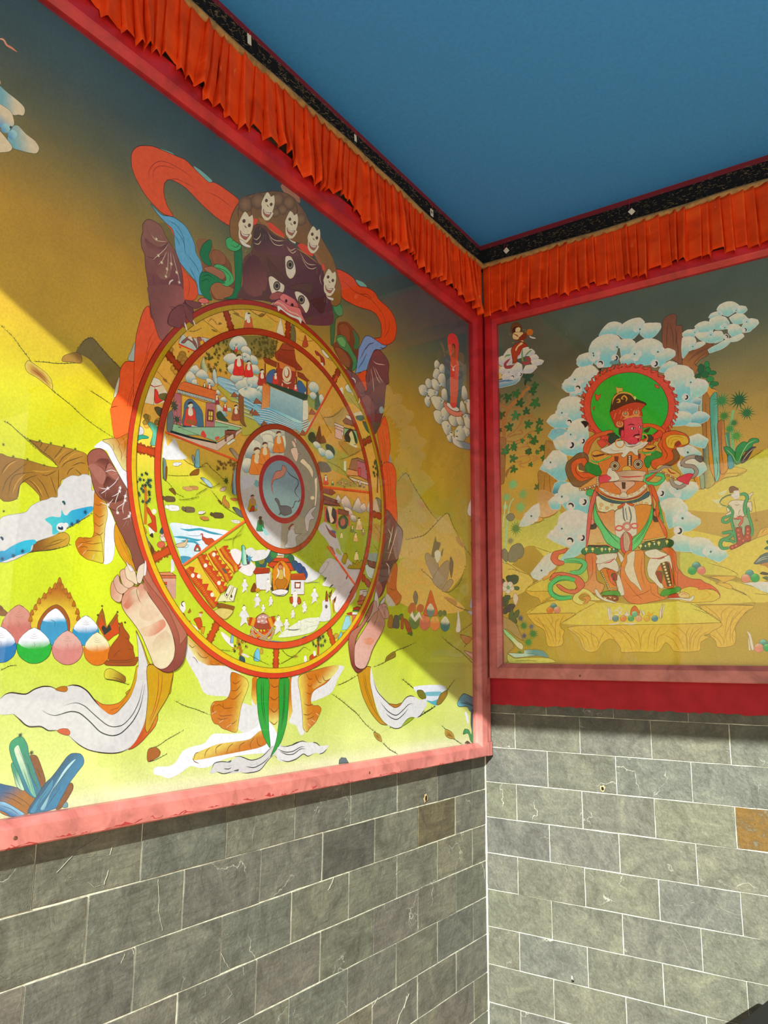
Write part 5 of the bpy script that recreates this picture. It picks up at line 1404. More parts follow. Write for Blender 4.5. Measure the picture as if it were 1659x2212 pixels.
6 304 100 7 13 25
6 300 80 7 2 -10
2 106 1 337 14 33 1 12 -13 1 -105 3 -15 30 -10 0 4 -20 9 -15
17 336 14 -14 30 0 -35
15 5 16 -38 -23 12 4 -15
3 331 1 0 0 337 50 14 -1 -8 26 1 -5 4 -3 6 -3 6 0 6 2 4 3 1 5 -1 4 -4 4 -5 2 -7 0 -6 -1 -4 -4
3 331 1 0 0 337 50 13 0 -45 4 1 -4 4 -4 5 -2 6 -1 6 2 4 4 1 4 -1 5 -4 4 -5 2 -6 0 -6 -2 -4 -3
16 129 135 17 233 -113 -7 19 -13 3 -7 -19 23 -11
15 225 -4 35 -11 3 -5 -16 13 -6
16 129 135 17 -28 -2 -17 11 -27 -8 -16 -11 29 -8 17 -9
15 225 -19 19 -11 3 -3 -14 11 -3
15 225 27 -28 -13 -5 -9 -11 13 6
1 338 0 0 0 35 -29 -6 16 -6 -3 5 -13
1 339 0 321 19 -275 190 -51 3 10 -22 42 -31
1 315 0 135 20 -40 42 -57 19 -5 25 53 -7 15 -29
1 225 0 291 20 -3 51 -42 4 -6 -12 47 -13
1 308 0 321 20 -21 -4 -27 2 2 -19 24 -1
1 340 0 0 0 62 -71 -54 2 0 -6 56 -2
1 168 0 342 20 -2 6 -26 8 -41 -4 5 -6 61 -4
1 342 0 135 20 -25 26 -73 11 5 -16 62 -7
1 343 0 321 31 -24 -11 -18 2 2 -16 16 -1
1 344 0 346 19 90 -44 -22 1 -14 -46 61 -6
1 346 0 0 0 -2 9 -35 8 0 -15 30 2
1 79 0 0 0 -37 5 -49 3 3 -8 48 -2
17 347 51 19 -13 -3 -26
17 347 34 -10 1 0 -15
5 1 9 -15 63 -21 -10
5 1 9 33 -41 -24 12
4 348 104 1 0 -173 454 -1 76 5 37
17 348 39 1 53 26 25
17 348 39 1 12 -25 36
17 348 39 0 12 26 25
17 348 39 0 12 -25 36
6 349 104 7 -4 50
6 350 115 7 -20 -50
6 350 112 7 35 5
6 349 102 7 -3 26
6 350 110 7 -24 -13
6 350 83 7 22 15
6 349 94 7 -25 -7
6 350 76 7 33 10
6 350 105 7 -13 -54
6 349 83 7 18 46
6 350 104 7 -21 6
6 350 90 7 29 -26
6 349 101 7 -31 -11
6 350 84 7 5 11
6 350 100 7 -27 30
6 349 85 7 52 -53
6 350 101 7 -23 32
6 350 80 7 -32 10
6 349 111 7 47 -3
6 350 80 7 -21 -10
6 350 97 7 20 -40
6 349 83 7 -12 47
6 350 104 7 16 -36
6 350 83 7 -3 36
16 351 353 21 -9 -132 -28 2 -29 -24 0 -13 22 -14 18 26
15 353 17 -15 -23 10 -12 -31 -11 -14 45 -1
17 132 24 -59 56 2 -56
17 132 24 -15 -27 3 -17
15 354 69 -113 -65 -13 -7 -54 73 9
5 22 9 3 0 -57 -37 -18 -11
5 22 9 -5 -60 -64 5
5 22 9 8 -17 -33 -22 -46 -20
15 355 26 -48 -32 10 -44 -1 4 -38 71 -8
15 229 -5 -18 -72 -5 5 -16 66 2
16 283 357 21 20 -20 -81 2 10 -36 27 -15 33 10
16 357 4 21 -15 20 -72 -4 6 -23 60 3
11 63 12 0 0 -24 0 -76 9 -1 -63
11 63 12 0 0 -36 2 -78 9 -1 -63
15 358 55 21 -71 8 -1 -35 77 4
16 357 4 21 5 -26 -77 -4 11 -19 60 3
17 63 50 -24 9 -3 -15
17 63 51 -36 7 0 -19
16 359 353 18 533 691 -2 43 -9 14 -14 -24 -2 -38 18 -4
16 59 361 17 71 -3 -14 44 -1 20 -7 -17 -15 -39 4 -10 25 -1
5 22 7 106 24 -31 1 -27 25
5 22 8 -46 18 -45 -9 -21 2
5 22 8 -169 5 -26 0 -18 19
5 22 8 8 -34 -40 3 -59 24
5 22 9 -118 21 -30 -24 -39 -13 -30 4
16 361 291 18 86 -37 -8 25 -6 20 -10 -15 -7 -19 17 -12
17 362 45 -9 -3 -1 -9
16 363 291 19 -60 9 -18 0 -15 -5 -19 -6 -6 -23 19 0 11 22 19 -1
16 52 52 19 -37 16 -23 8 -25 -17 14 -11 24 7
11 52 12 0 0 -4 -54 -85 28 -3 -75
15 364 -129 -76 -14 30 -37 -12 -37 -5 -39 -42 54 11 52 1
15 52 26 15 -20 12 -6 -24
14 52 30 366 21 366 -10 13 -37 -19 -35 17 -15 17 -26 5 -16 -15 26 -17
11 52 12 0 0 -55 -3 -116 35 -3 -98
15 63 0 -82 -37 17 -26 7 4 -21 38 -10
15 367 -16 -6 -42 15 -12 -13 22 -13 27 0
16 368 370 21 -43 -11 -22 3 -40 -34 34 2
5 22 9 92 73 -42 -18 -55 -21
16 370 135 10 608 31 9 -1 3 8 6 1 -1 8 3 4 -6 5
16 370 135 10 -10 5 -5 8 5 6 -2 6 7 3 2 5 7 -2
16 370 135 10 27 24 9 0 2 8 6 1 -1 7 4 5 -6 5
16 370 135 10 -10 6 -6 8 6 6 -2 6 7 2 2 6 7 -3
1 129 0 342 10 -6 -41 37 65 -17 9 -36 -64
16 370 135 10 187 -183 8 -5 6 5 6 -2 2 7 6 2 -3 8
16 370 135 10 -6 10 -1 9 8 3 1 6 8 -1 4 3 5 -6
16 370 135 10 35 7 8 -5 6 5 6 -2 3 7 5 3 -3 7
16 370 135 10 -6 10 0 9 7 3 2 6 7 -1 5 4 4 -6
1 129 0 342 10 -25 -32 64 37 -9 16 -64 -37
16 370 135 10 69 -257 4 -8 8 2 4 -5 6 5 6 -1 1 7
16 370 135 10 1 12 4 8 8 -2 4 5 6 -5 6 1 1 -7
16 370 135 10 33 -12 4 -8 8 1 4 -4 6 4 6 -1 1 8
16 370 135 10 1 12 4 8 8 -2 4 5 6 -5 6 1 1 -8
1 129 0 342 10 -39 -16 74 0 1 19 -74 0
16 370 135 10 -68 -252 -1 -9 8 -3 1 -6 7 1 5 -3 5 6
16 370 135 10 5 10 8 5 6 -5 6 2 3 -7 5 -2 -3 -8
16 370 135 10 24 -27 -1 -9 8 -3 1 -6 8 1 4 -4 5 6
16 370 135 10 6 10 7 5 6 -5 6 2 3 -7 6 -3 -3 -7
1 129 0 342 10 -41 6 64 -37 10 16 -64 37
16 370 135 10 -188 -185 -5 -7 5 -6 -2 -6 7 -3 2 -6 7 3
16 370 135 10 10 6 9 1 3 -8 6 -1 -1 -8 3 -5 -6 -4
16 370 135 10 7 -35 -6 -8 6 -6 -2 -6 7 -3 2 -5 7 2
16 370 135 10 10 5 9 1 2 -8 6 -1 -1 -8 4 -4 -6 -5
1 129 0 342 10 -32 26 36 -65 17 10 -37 64
16 370 135 10 -250 -64 -8 -4 1 -8 -4 -4 4 -6 -1 -6 8 -1
16 370 135 10 12 0 8 -4 -2 -8 5 -5 -5 -5 1 -6 -8 -1
16 370 135 10 -12 -34 -9 -4 2 -8 -5 -4 5 -6 -1 -6 8 -1
16 370 135 10 11 0 9 -4 -2 -8 5 -5 -5 -5 1 -6 -8 -1
1 129 0 342 10 -15 38 0 -74 19 0 0 74
16 370 135 10 -254 71 -10 1 -2 -8 -6 -1 1 -7 -4 -5 6 -5
16 370 135 10 9 -6 6 -7 -6 -6 2 -6 -7 -3 -2 -6 -7 3
16 370 135 10 -27 -23 -9 1 -3 -8 -6 -1 1 -7 -4 -5 6 -5
16 370 135 10 10 -6 5 -8 -5 -6 2 -5 -8 -3 -2 -6 -7 3
1 129 0 342 10 6 41 -38 -64 17 -10 38 64
16 370 135 10 -184 192 -7 6 -6 -6 -6 2 -3 -7 -6 -2 3 -7
16 370 135 10 6 -10 0 -9 -7 -3 -2 -6 -7 2 -5 -4 -5 6
16 370 135 10 -35 -6 -8 5 -6 -5 -6 2 -3 -7 -6 -2 3 -7
16 370 135 10 5 -10 1 -10 -8 -2 -2 -6 -7 1 -5 -3 -5 6
1 129 0 342 10 26 31 -65 -35 9 -17 65 36
16 370 135 10 10 494 1 9 -8 3 -1 6 -7 -2 -5 4 -5 -6
16 370 135 10 -5 -10 -8 -6 -6 6 -6 -2 -3 7 -5 2 3 7
16 370 135 10 -24 27 1 9 -8 2 -1 7 -8 -2 -4 4 -5 -6
16 370 135 10 -6 -10 -7 -6 -6 6 -6 -2 -3 7 -6 2 3 7
1 129 0 342 10 41 -6 -64 37 -10 -17 64 -36
16 370 135 10 -77 -259 -4 9 -8 -2 -4 4 -6 -4 -6 1 -1 -8
16 370 135 10 1 -11 -4 -9 -8 2 -4 -5 -6 5 -6 -1 -1 8
16 370 135 10 -35 11 -4 8 -8 -2 -4 5 -6 -5 -6 1 -1 -7
16 370 135 10 1 -12 -4 -8 -8 2 -4 -5 -6 5 -6 -1 -1 7
1 129 0 342 10 37 16 -74 -1 1 -19 74 1
16 370 135 10 254 438 6 8 -6 6 2 6 -7 2 -2 6 -7 -3
16 370 135 10 -9 -6 -10 -1 -2 8 -6 1 1 8 -4 5 6 4
16 370 135 10 -8 35 6 8 -6 6 2 6 -7 3 -2 5 -7 -3
16 370 135 10 -10 -5 -9 -1 -2 8 -7 1 1 7 -3 5 6 5
1 129 0 342 10 33 -25 -38 63 -16 -9 37 -64
16 370 135 10 249 69 9 4 -2 8 4 4 -4 6 0 6 -7 1
16 370 135 10 -11 0 -9 3 2 8 -5 4 5 6 -1 6 7 2
16 370 135 10 11 34 8 4 -2 8 5 4 -5 6 1 6 -8 1
16 370 135 10 -12 0 -8 3 2 8 -5 4 5 6 -1 6 7 2
1 129 0 342 10 16 -38 -1 74 -19 -1 1 -74
10 276 371 1446 2159 500 2039 2259
2 372 1 0 0 279 -104 54 -7 -109 303 -120 -68 46 -110 43 -63 9 -3 -52 61 -38 143 -86 70 9 14 16
6 373 96 6 -71 -10
6 374 72 6 -4 -35
6 12 90 6 43 30
6 373 72 6 74 -33
6 374 91 6 -10 -32
6 12 89 6 -11 -16
6 373 84 6 -72 25
6 374 62 6 -27 66
6 12 73 6 104 -53
6 373 66 6 -91 40
6 374 90 6 98 -36
6 12 90 6 -23 16
6 373 72 6 24 -25
6 374 86 6 -73 -19
6 12 70 6 -5 12
6 373 94 6 3 12
6 374 86 6 -14 52
6 12 79 6 -37 -26
6 373 71 6 54 23
6 374 70 6 52 -89
6 12 88 6 31 34
6 373 86 6 -39 -6
6 374 91 6 -66 20
6 12 59 6 7 33
6 373 65 6 19 24
6 374 82 6 30 -54
6 12 57 6 39 -6
6 373 74 6 -30 30
6 374 76 6 -2 -65
6 12 64 6 -12 52
6 373 76 6 -56 -6
6 374 76 6 -6 -13
6 12 89 6 102 -4
6 373 60 6 -35 21
6 374 85 6 -3 22
6 12 82 6 27 -37
6 373 67 6 -61 -9
6 374 84 6 73 -24
6 12 57 6 -78 94
6 373 90 6 31 -90
6 374 87 6 24 -1
6 12 77 6 -2 -8
6 373 72 6 25 38
6 374 96 6 -110 -4
6 12 81 6 35 52
6 373 87 6 18 -21
6 374 67 6 -62 -22
6 12 78 6 30 25
6 373 85 6 2 43
6 374 86 6 11 -23
6 12 83 6 69 -89
6 373 56 6 -5 3
6 374 70 6 -96 88
6 12 79 6 93 -14
6 373 69 6 -74 10
6 374 73 6 58 -65
6 12 81 6 -24 82
6 373 82 6 -13 6
6 374 57 6 -39 -64
6 12 74 6 86 44
6 373 94 6 -43 -32
6 374 68 6 -27 -40
6 12 56 6 55 14
6 373 60 6 -17 68
6 374 90 6 25 -38
6 12 92 6 -67 -30
6 373 85 6 96 11
6 374 64 6 -36 51
6 12 94 6 -63 -6
6 373 92 6 65 1
6 373 76 6 -257 55
6 374 82 6 41 24
6 12 75 6 -29 -32
6 373 75 6 102 -15
6 374 104 6 -97 57
6 12 93 6 30 9
6 373 101 6 25 -71
6 374 73 6 -49 51
6 12 69 6 30 -49
6 373 97 6 13 45
6 374 75 6 -16 -51
6 12 98 6 -24 42
6 373 105 6 10 -17
6 374 83 6 65 -21
6 12 61 6 16 2
6 373 89 6 -30 1
6 374 65 6 -32 30
6 12 95 6 -5 -22
6 373 79 6 9 54
6 374 99 6 18 -49
6 12 96 6 -78 57
6 373 100 6 17 -9
6 374 93 6 64 -71
6 12 89 6 22 44
6 373 75 6 -49 -14
6 374 85 6 -24 -17
6 12 95 6 36 57
6 373 96 6 -45 1
6 374 94 6 -11 -10
6 12 65 6 12 -6
6 373 81 6 97 -44
6 374 82 6 -85 -1
6 12 79 6 38 18
6 373 97 6 -63 30
6 374 91 6 43 -18
6 12 100 6 -30 -11
6 373 72 6 68 -28
6 374 83 6 15 38
6 12 66 6 -25 -38
6 373 81 6 3 -2
6 374 103 6 -78 39
6 12 62 6 16 -20
6 373 74 6 -19 47
6 374 81 6 28 -40
6 12 63 6 75 -3
6 373 97 6 -51 2
6 374 66 6 -34 1
6 12 82 6 62 24
6 373 92 6 -25 9
6 374 90 6 -54 15
6 12 62 6 78 -11
6 373 103 6 -75 -6
6 374 87 6 13 -13
6 12 73 6 97 -12
6 373 68 6 -67 -21
6 374 62 6 -23 48
6 12 100 6 53 -16
6 373 89 6 -65 -6
6 374 83 6 58 -4
6 12 101 6 -27 4
6 373 62 6 11 -8
6 374 96 6 -43 51
6 12 87 6 33 -19
6 373 93 6 13 -5
6 374 90 6 -17 14
6 12 77 6 -30 -19
6 373 100 6 84 -54
6 374 71 6 -92 50
6 12 66 6 92 7
6 373 90 6 -11 -40
16 375 377 15 168 -169 -16 12 -36 -13 -59 -12 -79 -61 76 -46 20 91 37 3
2 377 1 379 16 379 -105 23 -83 -114 -1 34 -41 5 -44 -10 -9 -17 -52 2 -100 6 -4 -72 61 -16 40 28 39 21 55 17 54 15
17 380 21 -8 -11 -63 7 -74 -11 -101 13
17 381 19 -7 -3 -63 5 -75 -10 -93 11
17 380 21 -5 -7 -66 5 -71 -9 -89 11
17 381 19 -8 -3 -66 3 -71 -9 -82 10
17 380 21 -5 -8 -68 4 -68 -8 -78 10
17 381 19 -8 -3 -68 3 -68 -8 -70 8
17 380 21 -5 -8 -71 3 -64 -6 -67 8
17 381 20 -8 -3 -70 2 -65 -7 -59 7
17 380 21 -6 -8 -72 2 -62 -5 -54 8
17 381 20 -7 -3 -73 1 -62 -5 -47 5
17 380 21 -6 -8 -75 1 -58 -3 -43 6
17 381 20 -7 -3 -76 0 -58 -4 -35 5
17 380 21 -6 -8 -78 0 -54 -2 -32 5
17 381 20 -8 -3 -78 -2 -55 -2 -23 4
17 380 22 -6 -8 -80 -1 -51 -1 -19 4
17 381 20 -7 -3 -81 -3 -51 0 -12 2
1 382 0 384 15 50 44 -12 19 -11 -5 -11 -6
1 382 0 384 16 -103 8 -12 20 -12 -5 -12 -6
1 382 0 384 16 20 -39 -12 20 -11 -5 -12 -7
1 382 0 384 16 -54 -24 -13 20 -12 -5 -12 -7
16 384 239 16 105 69 -20 6 -8 -79 -12 -18 26 9
14 52 22 386 12 65 -38 30 -10 -29 51 147 -26 37 -33 9 -20 -18 25 -20 39 -19
14 52 22 386 12 65 -24 14 -6 -21 -50 2 -21 21 -24 -6 -1 -17 34 -6
14 52 22 386 12 65 -27 14 -6 -23 2 -23 -21 21 -31 -7 3 -17 33 -6
14 52 22 386 12 65 -37 19 -8 -28 70 -30 -41 31 -26 -13 9 -23 36 -3
14 52 22 386 13 65 -16 -2 -5 -22 -118 51 -26 1 -9 -20 30 -7
14 52 22 386 12 65 -27 13 -8 -26 98 -74 -30 24 -31 -18 18 -16 35 -3
14 52 22 386 13 65 -21 0 -5 -19 -100 41 -30 8 -13 -22 31 -9
14 52 22 386 12 65 -31 22 -8 -26 88 -72 -34 33 -23 -15 20 -23
14 52 22 386 12 65 -36 26 -10 -34 -23 -14 -31 26 -17 16 -24 -9 21 -32 29 -16
14 52 22 386 13 65 -32 18 -9 -31 -49 29 -29 28 -35 -6 10 -25 34 -16
14 52 22 386 13 65 -19 10 -5 -17 -46 -11 -26 19 -17 -15 34 -16
14 52 22 386 12 65 -61 19 -13 -27 80 -33 -58 29 -54 -9 3 -18 75 -14
20 0 17 147 -64 23 -3 -49 52 65 386
20 0 -39 -27 -66 22 -3 -49 52 65 386
20 0 -24 -87 -67 20 -3 -49 52 65 386
20 0 -42 -1 -69 21 -3 -50 52 65 386
20 0 56 -14 -66 20 -3 -49 52 65 386
20 4 32 34 -964 308 -44 -695 387 52 282
20 4 -43 8 -758 240 -33 -543 387 52 282
20 4 60 63 -288 100 -14 -215 388 52 282
17 389 21 -21 13 -11 -29 -6 -37
20 4 -101 -85 -790 243 -32 -554 390 52 282
2 391 1 393 11 393 0 8 -14 5 262 -28 -5 25 -6 15 -8 -19 -11 -17 6 -15
17 392 11 -15 41 -2 -54
2 394 1 396 11 396 0 11 -9 4 -33 -62 -2 29 -8 8 -8 -21 -3 -23
17 395 11 -10 37 -2 -47
14 52 22 386 11 65 -18 15 -5 -20 98 -35 -24 24 -14 -14 25 -18
14 52 22 386 11 65 -19 19 -6 -27 14 -29 -14 27 -20 -7 -8 -20 31 -12
14 52 22 386 11 65 -27 19 -7 -21 -37 21 -21 25 -23 -5 -8 -16 29 -7
14 52 22 386 11 65 -16 0 -4 -17 -42 3 -23 3 -12 -15 27 -6
14 52 22 386 11 65 -9 1 -3 -15 54 -22 -16 8 -4 -17 18 -8
14 52 22 386 12 65 -13 5 -3 -11 -90 -8 -16 10 -8 -14
14 52 22 386 12 65 -16 9 -4 -11 -22 -18 -19 14 -12 -13
14 52 22 386 12 65 -17 -4 -6 -26 10 -18 -21 -5 -23 -20 38 -2
14 52 22 386 12 65 -15 6 -3 -9 -35 -6 -21 11 -4 -12
20 4 67 33 -399 119 -22 -305 397 52 282
20 4 20 2 -294 89 -16 -228 398 52 282
20 4 -51 -29 -407 116 -21 -307 399 52 282
20 4 -35 -12 -347 96 -17 -259 400 52 282
20 4 -47 -16 -688 184 -32 -498 342 52 282
20 4 159 54 -192 58 -11 -150 401 52 282
15 402 -77 -55 -16 12 -19 -13 -18 -11 45 -4
1 403 0 211 13 162 17 -25 2 -6 -90 39 0 -8 56
1 403 0 211 14 -120 5 -37 8 -2 -85 36 -9
1 404 0 87 14 92 -4 -92 4 0 -87 89 -6
16 405 407 14 -11 -22 -14 17 -16 2 -33 -19 -9 -23 1 -38 73 -4 -1 35
1 407 0 291 14 5 64 -123 9 1 -29 145 -10 -11 21
17 408 22 12 -14 -133 9
1 366 0 410 14 11 -17 -145 11 3 -10 142 -10
4 410 12 0 0 0 0 0 -8
4 410 12 0 0 -6 0 0 -8
4 410 12 0 0 -6 1 0 -8
4 410 12 0 0 -6 0 0 -8
4 410 12 0 0 -6 1 0 -8
4 410 12 0 0 -6 0 0 -8
4 410 12 0 0 -6 1 0 -9
4 410 12 0 0 -6 0 0 -8
4 410 12 0 0 -6 1 0 -9
4 410 12 0 0 -6 0 0 -8
4 410 12 0 0 -6 0 0 -8
4 410 13 0 0 -6 1 0 -9
4 410 13 0 0 -6 0 0 -8
4 410 13 0 0 -6 1 0 -9
4 410 13 0 0 -6 0 0 -8
4 410 13 0 0 -6 1 0 -9
4 410 13 0 0 -6 0 0 -8
4 410 13 0 0 -7 1 0 -9
4 410 13 0 0 -6 0 0 -8
4 410 13 0 0 -6 1 0 -9
4 410 13 0 0 -6 0 0 -9
4 410 13 0 0 -7 1 0 -9
4 410 13 0 0 -6 0 0 -9
4 410 13 0 0 -7 0 1 -8
20 4 87 -101 -929 243 -53 -707 411 52 282
1 52 0 0 0 -6 2 -23 1 6 -7 20 0
15 412 22 -1 -38 5 7 11 26 -2
1 413 0 38 14 -78 64 -24 4 -1 -36 25 -4
1 414 0 0 0 -5 -5 -15 3 0 -26 15 -3
4 413 26 0 0 -6 2 -2 -27
4 413 26 0 0 6 -16 -15 3
1 415 0 417 14 131 -58 -100 6 -58 10 2 36 -115 10 48 -40 238 -59 -7 26
1 63 0 202 15 -159 55 -114 8 3 -6 112 -9
1 417 0 239 15 -36 -22 -45 9 -4 -14 46 -12
6 418 162 8 192 15
6 418 162 8 -11 -32
6 418 162 8 15 40
16 385 420 13 18 -37 -13 19 -9 -32 7 -31 15 1
15 411 -122 -22 -8 15 -12 -10 3 -6 13 -3
16 155 168 18 -302 348 -19 22 -24 23 -47 7 -9 -17 -10 -24 -32 -17 30 -13 98 3
1 420 0 168 18 -23 29 -15 23 -17 3 -39 -1 -5 -7 63 -19
1 154 0 168 17 78 -59 -12 4 -56 2 3 -19 56 -1
1 154 0 168 18 -170 7 -31 1 -19 -10 -18 -3 18 -9 47 4
4 167 13 0 0 95 30 3 -21
4 167 13 0 0 -7 1 3 -23
4 167 13 0 0 -6 0 2 -23
4 167 14 0 0 -7 0 2 -23
4 167 14 0 0 -7 0 2 -23
4 167 14 0 0 -6 0 0 -24
4 167 14 0 0 -7 1 0 -25
4 167 14 0 0 -7 0 0 -25
4 167 14 0 0 -7 0 0 -25
4 167 14 0 0 -7 0 -1 -26
4 167 14 0 0 -7 1 -1 -27
4 167 14 0 0 -7 0 -1 -27
4 167 14 0 0 -7 0 -2 -28
4 167 14 0 0 -6 0 -3 -28
1 363 0 168 17 93 -34 -96 2 10 -72 88 -9
1 421 0 0 0 -6 8 -81 0 -5 -10 80 -14
1 422 0 0 0 63 -32 -54 3 3 -21 26 0 15 -14
16 423 425 17 -6 -41 -15 24 -28 12 6 -53 36 3
1 422 0 0 0 -152 45 -49 0 7 -33 19 19
16 423 425 18 -3 -14 -20 6 -28 -22 8 -29 40 3
1 425 0 0 0 166 11 -6 0 -3 -57 6 1
1 425 0 0 0 -55 1 -6 1 -4 -59 7 1
1 425 0 0 0 -100 3 -7 1 -3 -61 7 1
1 425 0 0 0 -56 2 -7 0 -3 -61 7 1
11 72 12 427 16 101 -8 -235 75 -15 -290
11 427 12 0 0 0 3 -143 46 -9 -174
11 52 12 0 0 3 2 -92 30 -7 -145
17 59 46 19 -33 -21 -5 -25 11
20 4 32 -24 -615 190 -23 -425 397 52 282
20 4 -101 -2 -523 156 -17 -351 428 52 282
20 4 -51 0 -358 105 -11 -238 429 52 282
20 4 119 0 -248 76 -9 -172 430 52 282
20 4 -30 -2 -210 63 -7 -145 431 52 282
1 432 0 0 0 119 -2 -223 18 -1 -17 31 -10 164 1
2 433 0 0 0 434 -81 -91 1 95 -31 -11 -164 3 -3 -107 166 8
1 52 0 62 18 -164 1 -29 10 -3 -72 29 -37
2 435 0 437 17 437 -12 1 -5 -100 198 3 -34 -4 1 -93 36 6
4 438 18 0 0 1 -34 -33 -8
4 438 18 0 0 0 -11 -34 -8
4 438 18 0 0 -1 -11 -34 -8
4 438 18 0 0 -1 -11 -33 -7
4 438 18 0 0 0 -11 -34 -7
4 438 18 0 0 -1 -11 -33 -6
2 439 1 0 0 440 -79 -11 -126 -25 36 9 -32 -13 -34 18 -168 -4 -31 3 -35 39 51 -85 44 9 84 -13 118 -8
17 441 23 -1 -14 -65 13 -65 -5 -81 -4 -53 20
17 60 19 0 -4 -65 13 -66 -5 -81 -5
17 441 23 0 -2 -66 11 -65 -3 -81 -3 -52 18
17 60 19 0 -4 -66 11 -65 -3 -81 -4
17 441 23 -1 -3 -65 11 -65 -2 -81 -3 -52 18
17 60 19 0 -4 -65 10 -65 -2 -81 -2
17 441 23 0 -3 -66 10 -64 0 -81 -2 -53 16
17 60 19 0 -4 -66 9 -65 0 -80 -2
17 441 23 0 -3 -66 9 -65 1 -80 0 -53 15
17 60 19 -1 -4 -65 9 -65 1 -81 -1
17 441 23 0 -3 -65 8 -65 3 -81 1 -52 13
17 60 19 0 -4 -66 8 -64 3 -81 0
17 441 23 0 -2 -66 7 -64 4 -81 1 -52 13
17 60 19 0 -4 -66 6 -65 4 -80 2
1 60 0 174 18 -229 59 -32 17 -1 -5 33 -18
1 60 0 174 18 0 -8 -33 17 -1 -5 34 -18
1 60 0 174 18 0 -9 -33 18 -1 -5 33 -18
1 60 0 174 18 -1 -8 -32 18 -1 -6 33 -18
1 382 0 384 16 239 22 -12 22 -12 -5 -14 -7
1 382 0 384 18 -272 39 -15 24 -13 -6 -17 -7
1 382 0 384 16 233 -103 -12 21 -12 -5 -14 -7
1 382 0 384 16 44 24 -12 22 -12 -5 -14 -8
1 382 0 384 18 -232 -7 -14 23 -14 -6 -16 -8
15 442 -39 154 -28 -4 -33 -12 4 -26 55 6
16 443 445 19 -39 -38 -2 47 -9 18 -10 -16 -6 -41
14 52 22 386 15 65 -30 17 -8 -30 40 68 -17 24 -33 0 -10 -15 32 -25
14 52 22 386 14 65 -21 8 -5 -21 -6 -26 -22 16 -19 -10 18 -20
14 52 22 386 15 65 -13 -3 -4 -29 -55 13 -13 8 -15 -15 18 -27
15 162 52 -132 -37 -3 -66 -26 -130 -22 65 -24 62 -20 66 21 56 28
15 445 -101 -96 -76 41 -58 -68 70 -2 49 8
15 446 -56 -74 -48 34 -83 -15 92 -21
16 236 6 19 119 129 -12 42 -9 20 -11 -34 -19 -13 9 -11
15 447 -28 3 -13 31 -20 -23
13 448 40 0 0 69 7 -31 20 -10 -30 27 -7
13 448 30 0 0 -97 -9 -19 7 -35 -16 4 -20 39 10
14 52 22 386 14 65 -24 2 -5 -19 69 -8 -22 9 -24 -13 9 -11 23 1
14 52 22 386 15 65 -22 -2 -6 -22 -28 -11 -33 2 -19 -11 28 -16 19 11
14 52 22 386 15 65 -18 -1 -6 -24 -42 -2 -24 8 -25 -16 29 -18 19 5
15 449 12 119 -33 12 -77 56 -21 -10 68 -76 43 -5
5 47 11 5 -1 -48 16 -38 26 -29 30
5 47 8 24 18 -39 -36 -35 -28
1 450 0 271 20 -92 -28 -50 0 -1 -25 49 -12
1 451 0 202 20 5 8 -55 1 0 -9 52 -1
1 59 0 202 20 -69 50 -36 0 -11 -16 47 0
1 452 0 239 20 20 -31 -20 18 -57 -4 -6 -15 72 -6
1 453 0 42 31 -9 -23 -83 9 -1 -48 82 -11
15 369 -6 -23 -35 31 -32 -18 -6 -31 67 -6
16 454 456 20 -25 6 -15 17 -11 -11 -11 -23 -6 -11 41 -13 -9 24
15 59 6 -37 -60 5 11 -9 41 -3
1 450 0 271 20 77 38 -42 1 -2 -34 43 -1
1 60 0 271 20 -37 -3 -11 1 2 -15 9 0
15 354 18 -46 -25 13 -82 -6 -37 -1 77 -43
17 56 22 -5 -1 -10 -7 -52 -23
1 456 0 135 20 -78 -42 -36 14 -54 -7 -17 -42 -1 -26 70 8 53 15 -10 24
1 403 0 0 0 -36 8 -54 -1 -20 -61 72 1
1 251 0 38 21 0 6 -53 -1 -3 -9 56 0
1 457 0 135 20 61 -55 -62 4 -6 -18 72 -11
1 458 0 291 20 -67 18 -16 3 -1 -32 16 0
1 60 0 291 33 -48 4 -14 -1 -3 -15 14 0
1 63 0 135 20 114 -50 -137 2 5 -10 96 -3
1 52 0 0 0 22 52 -13 3 -1 -37 13 0
5 47 9 30 -2 -45 18 -51 27 -41 23
5 47 9 72 -20 -78 -8 -41 -16
5 47 9 -119 -31 -36 -11 -32 -13
5 47 9 63 -46 -38 32
15 459 102 63 -47 8 -29 -24 51 -17 19 8
20 4 -47 -71 -571 111 -14 -357 257 52 282
20 4 -38 5 -290 56 -7 -181 460 52 282
20 4 -164 25 -373 72 -6 -222 461 52 282
20 4 -26 2 -270 52 -4 -160 251 52 282
20 4 121 -23 -170 33 -3 -105 462 463 282
20 4 1 4 -170 33 -3 -105 464 463 282
20 4 -72 23 -178 35 -3 -107 465 463 282
20 4 57 -11 -172 34 -3 -105 462 463 282
20 4 43 -11 -168 33 -4 -104 464 463 282
20 4 -17 9 -169 33 -4 -104 465 463 282
20 4 7 -1 -169 33 -4 -104 462 463 282
20 4 -83 12 -177 35 -3 -107 464 463 282
20 4 74 -18 -170 33 -4 -104 465 463 282
20 4 -46 7 -174 34 -3 -106 462 463 282
20 4 -41 19 -179 35 -3 -107 464 463 282
20 4 72 -17 -171 34 -3 -105 465 463 282
20 4 45 -7 -167 33 -4 -104 462 463 282
20 4 -48 5 -171 33 -3 -105 464 463 282
20 4 -30 5 -174 34 -3 -106 465 463 282
20 4 2 5 -174 34 -3 -106 462 463 282
15 466 158 -51 -287 39 -2 -65 169 28
14 451 12 468 15 468 -35 14 -8 -38 -101 -26 -29 26 -26 -17 -16 -28 50 -8
14 451 12 468 15 468 -14 10 -4 -24 29 3 -14 18 -20 -21 24 -13
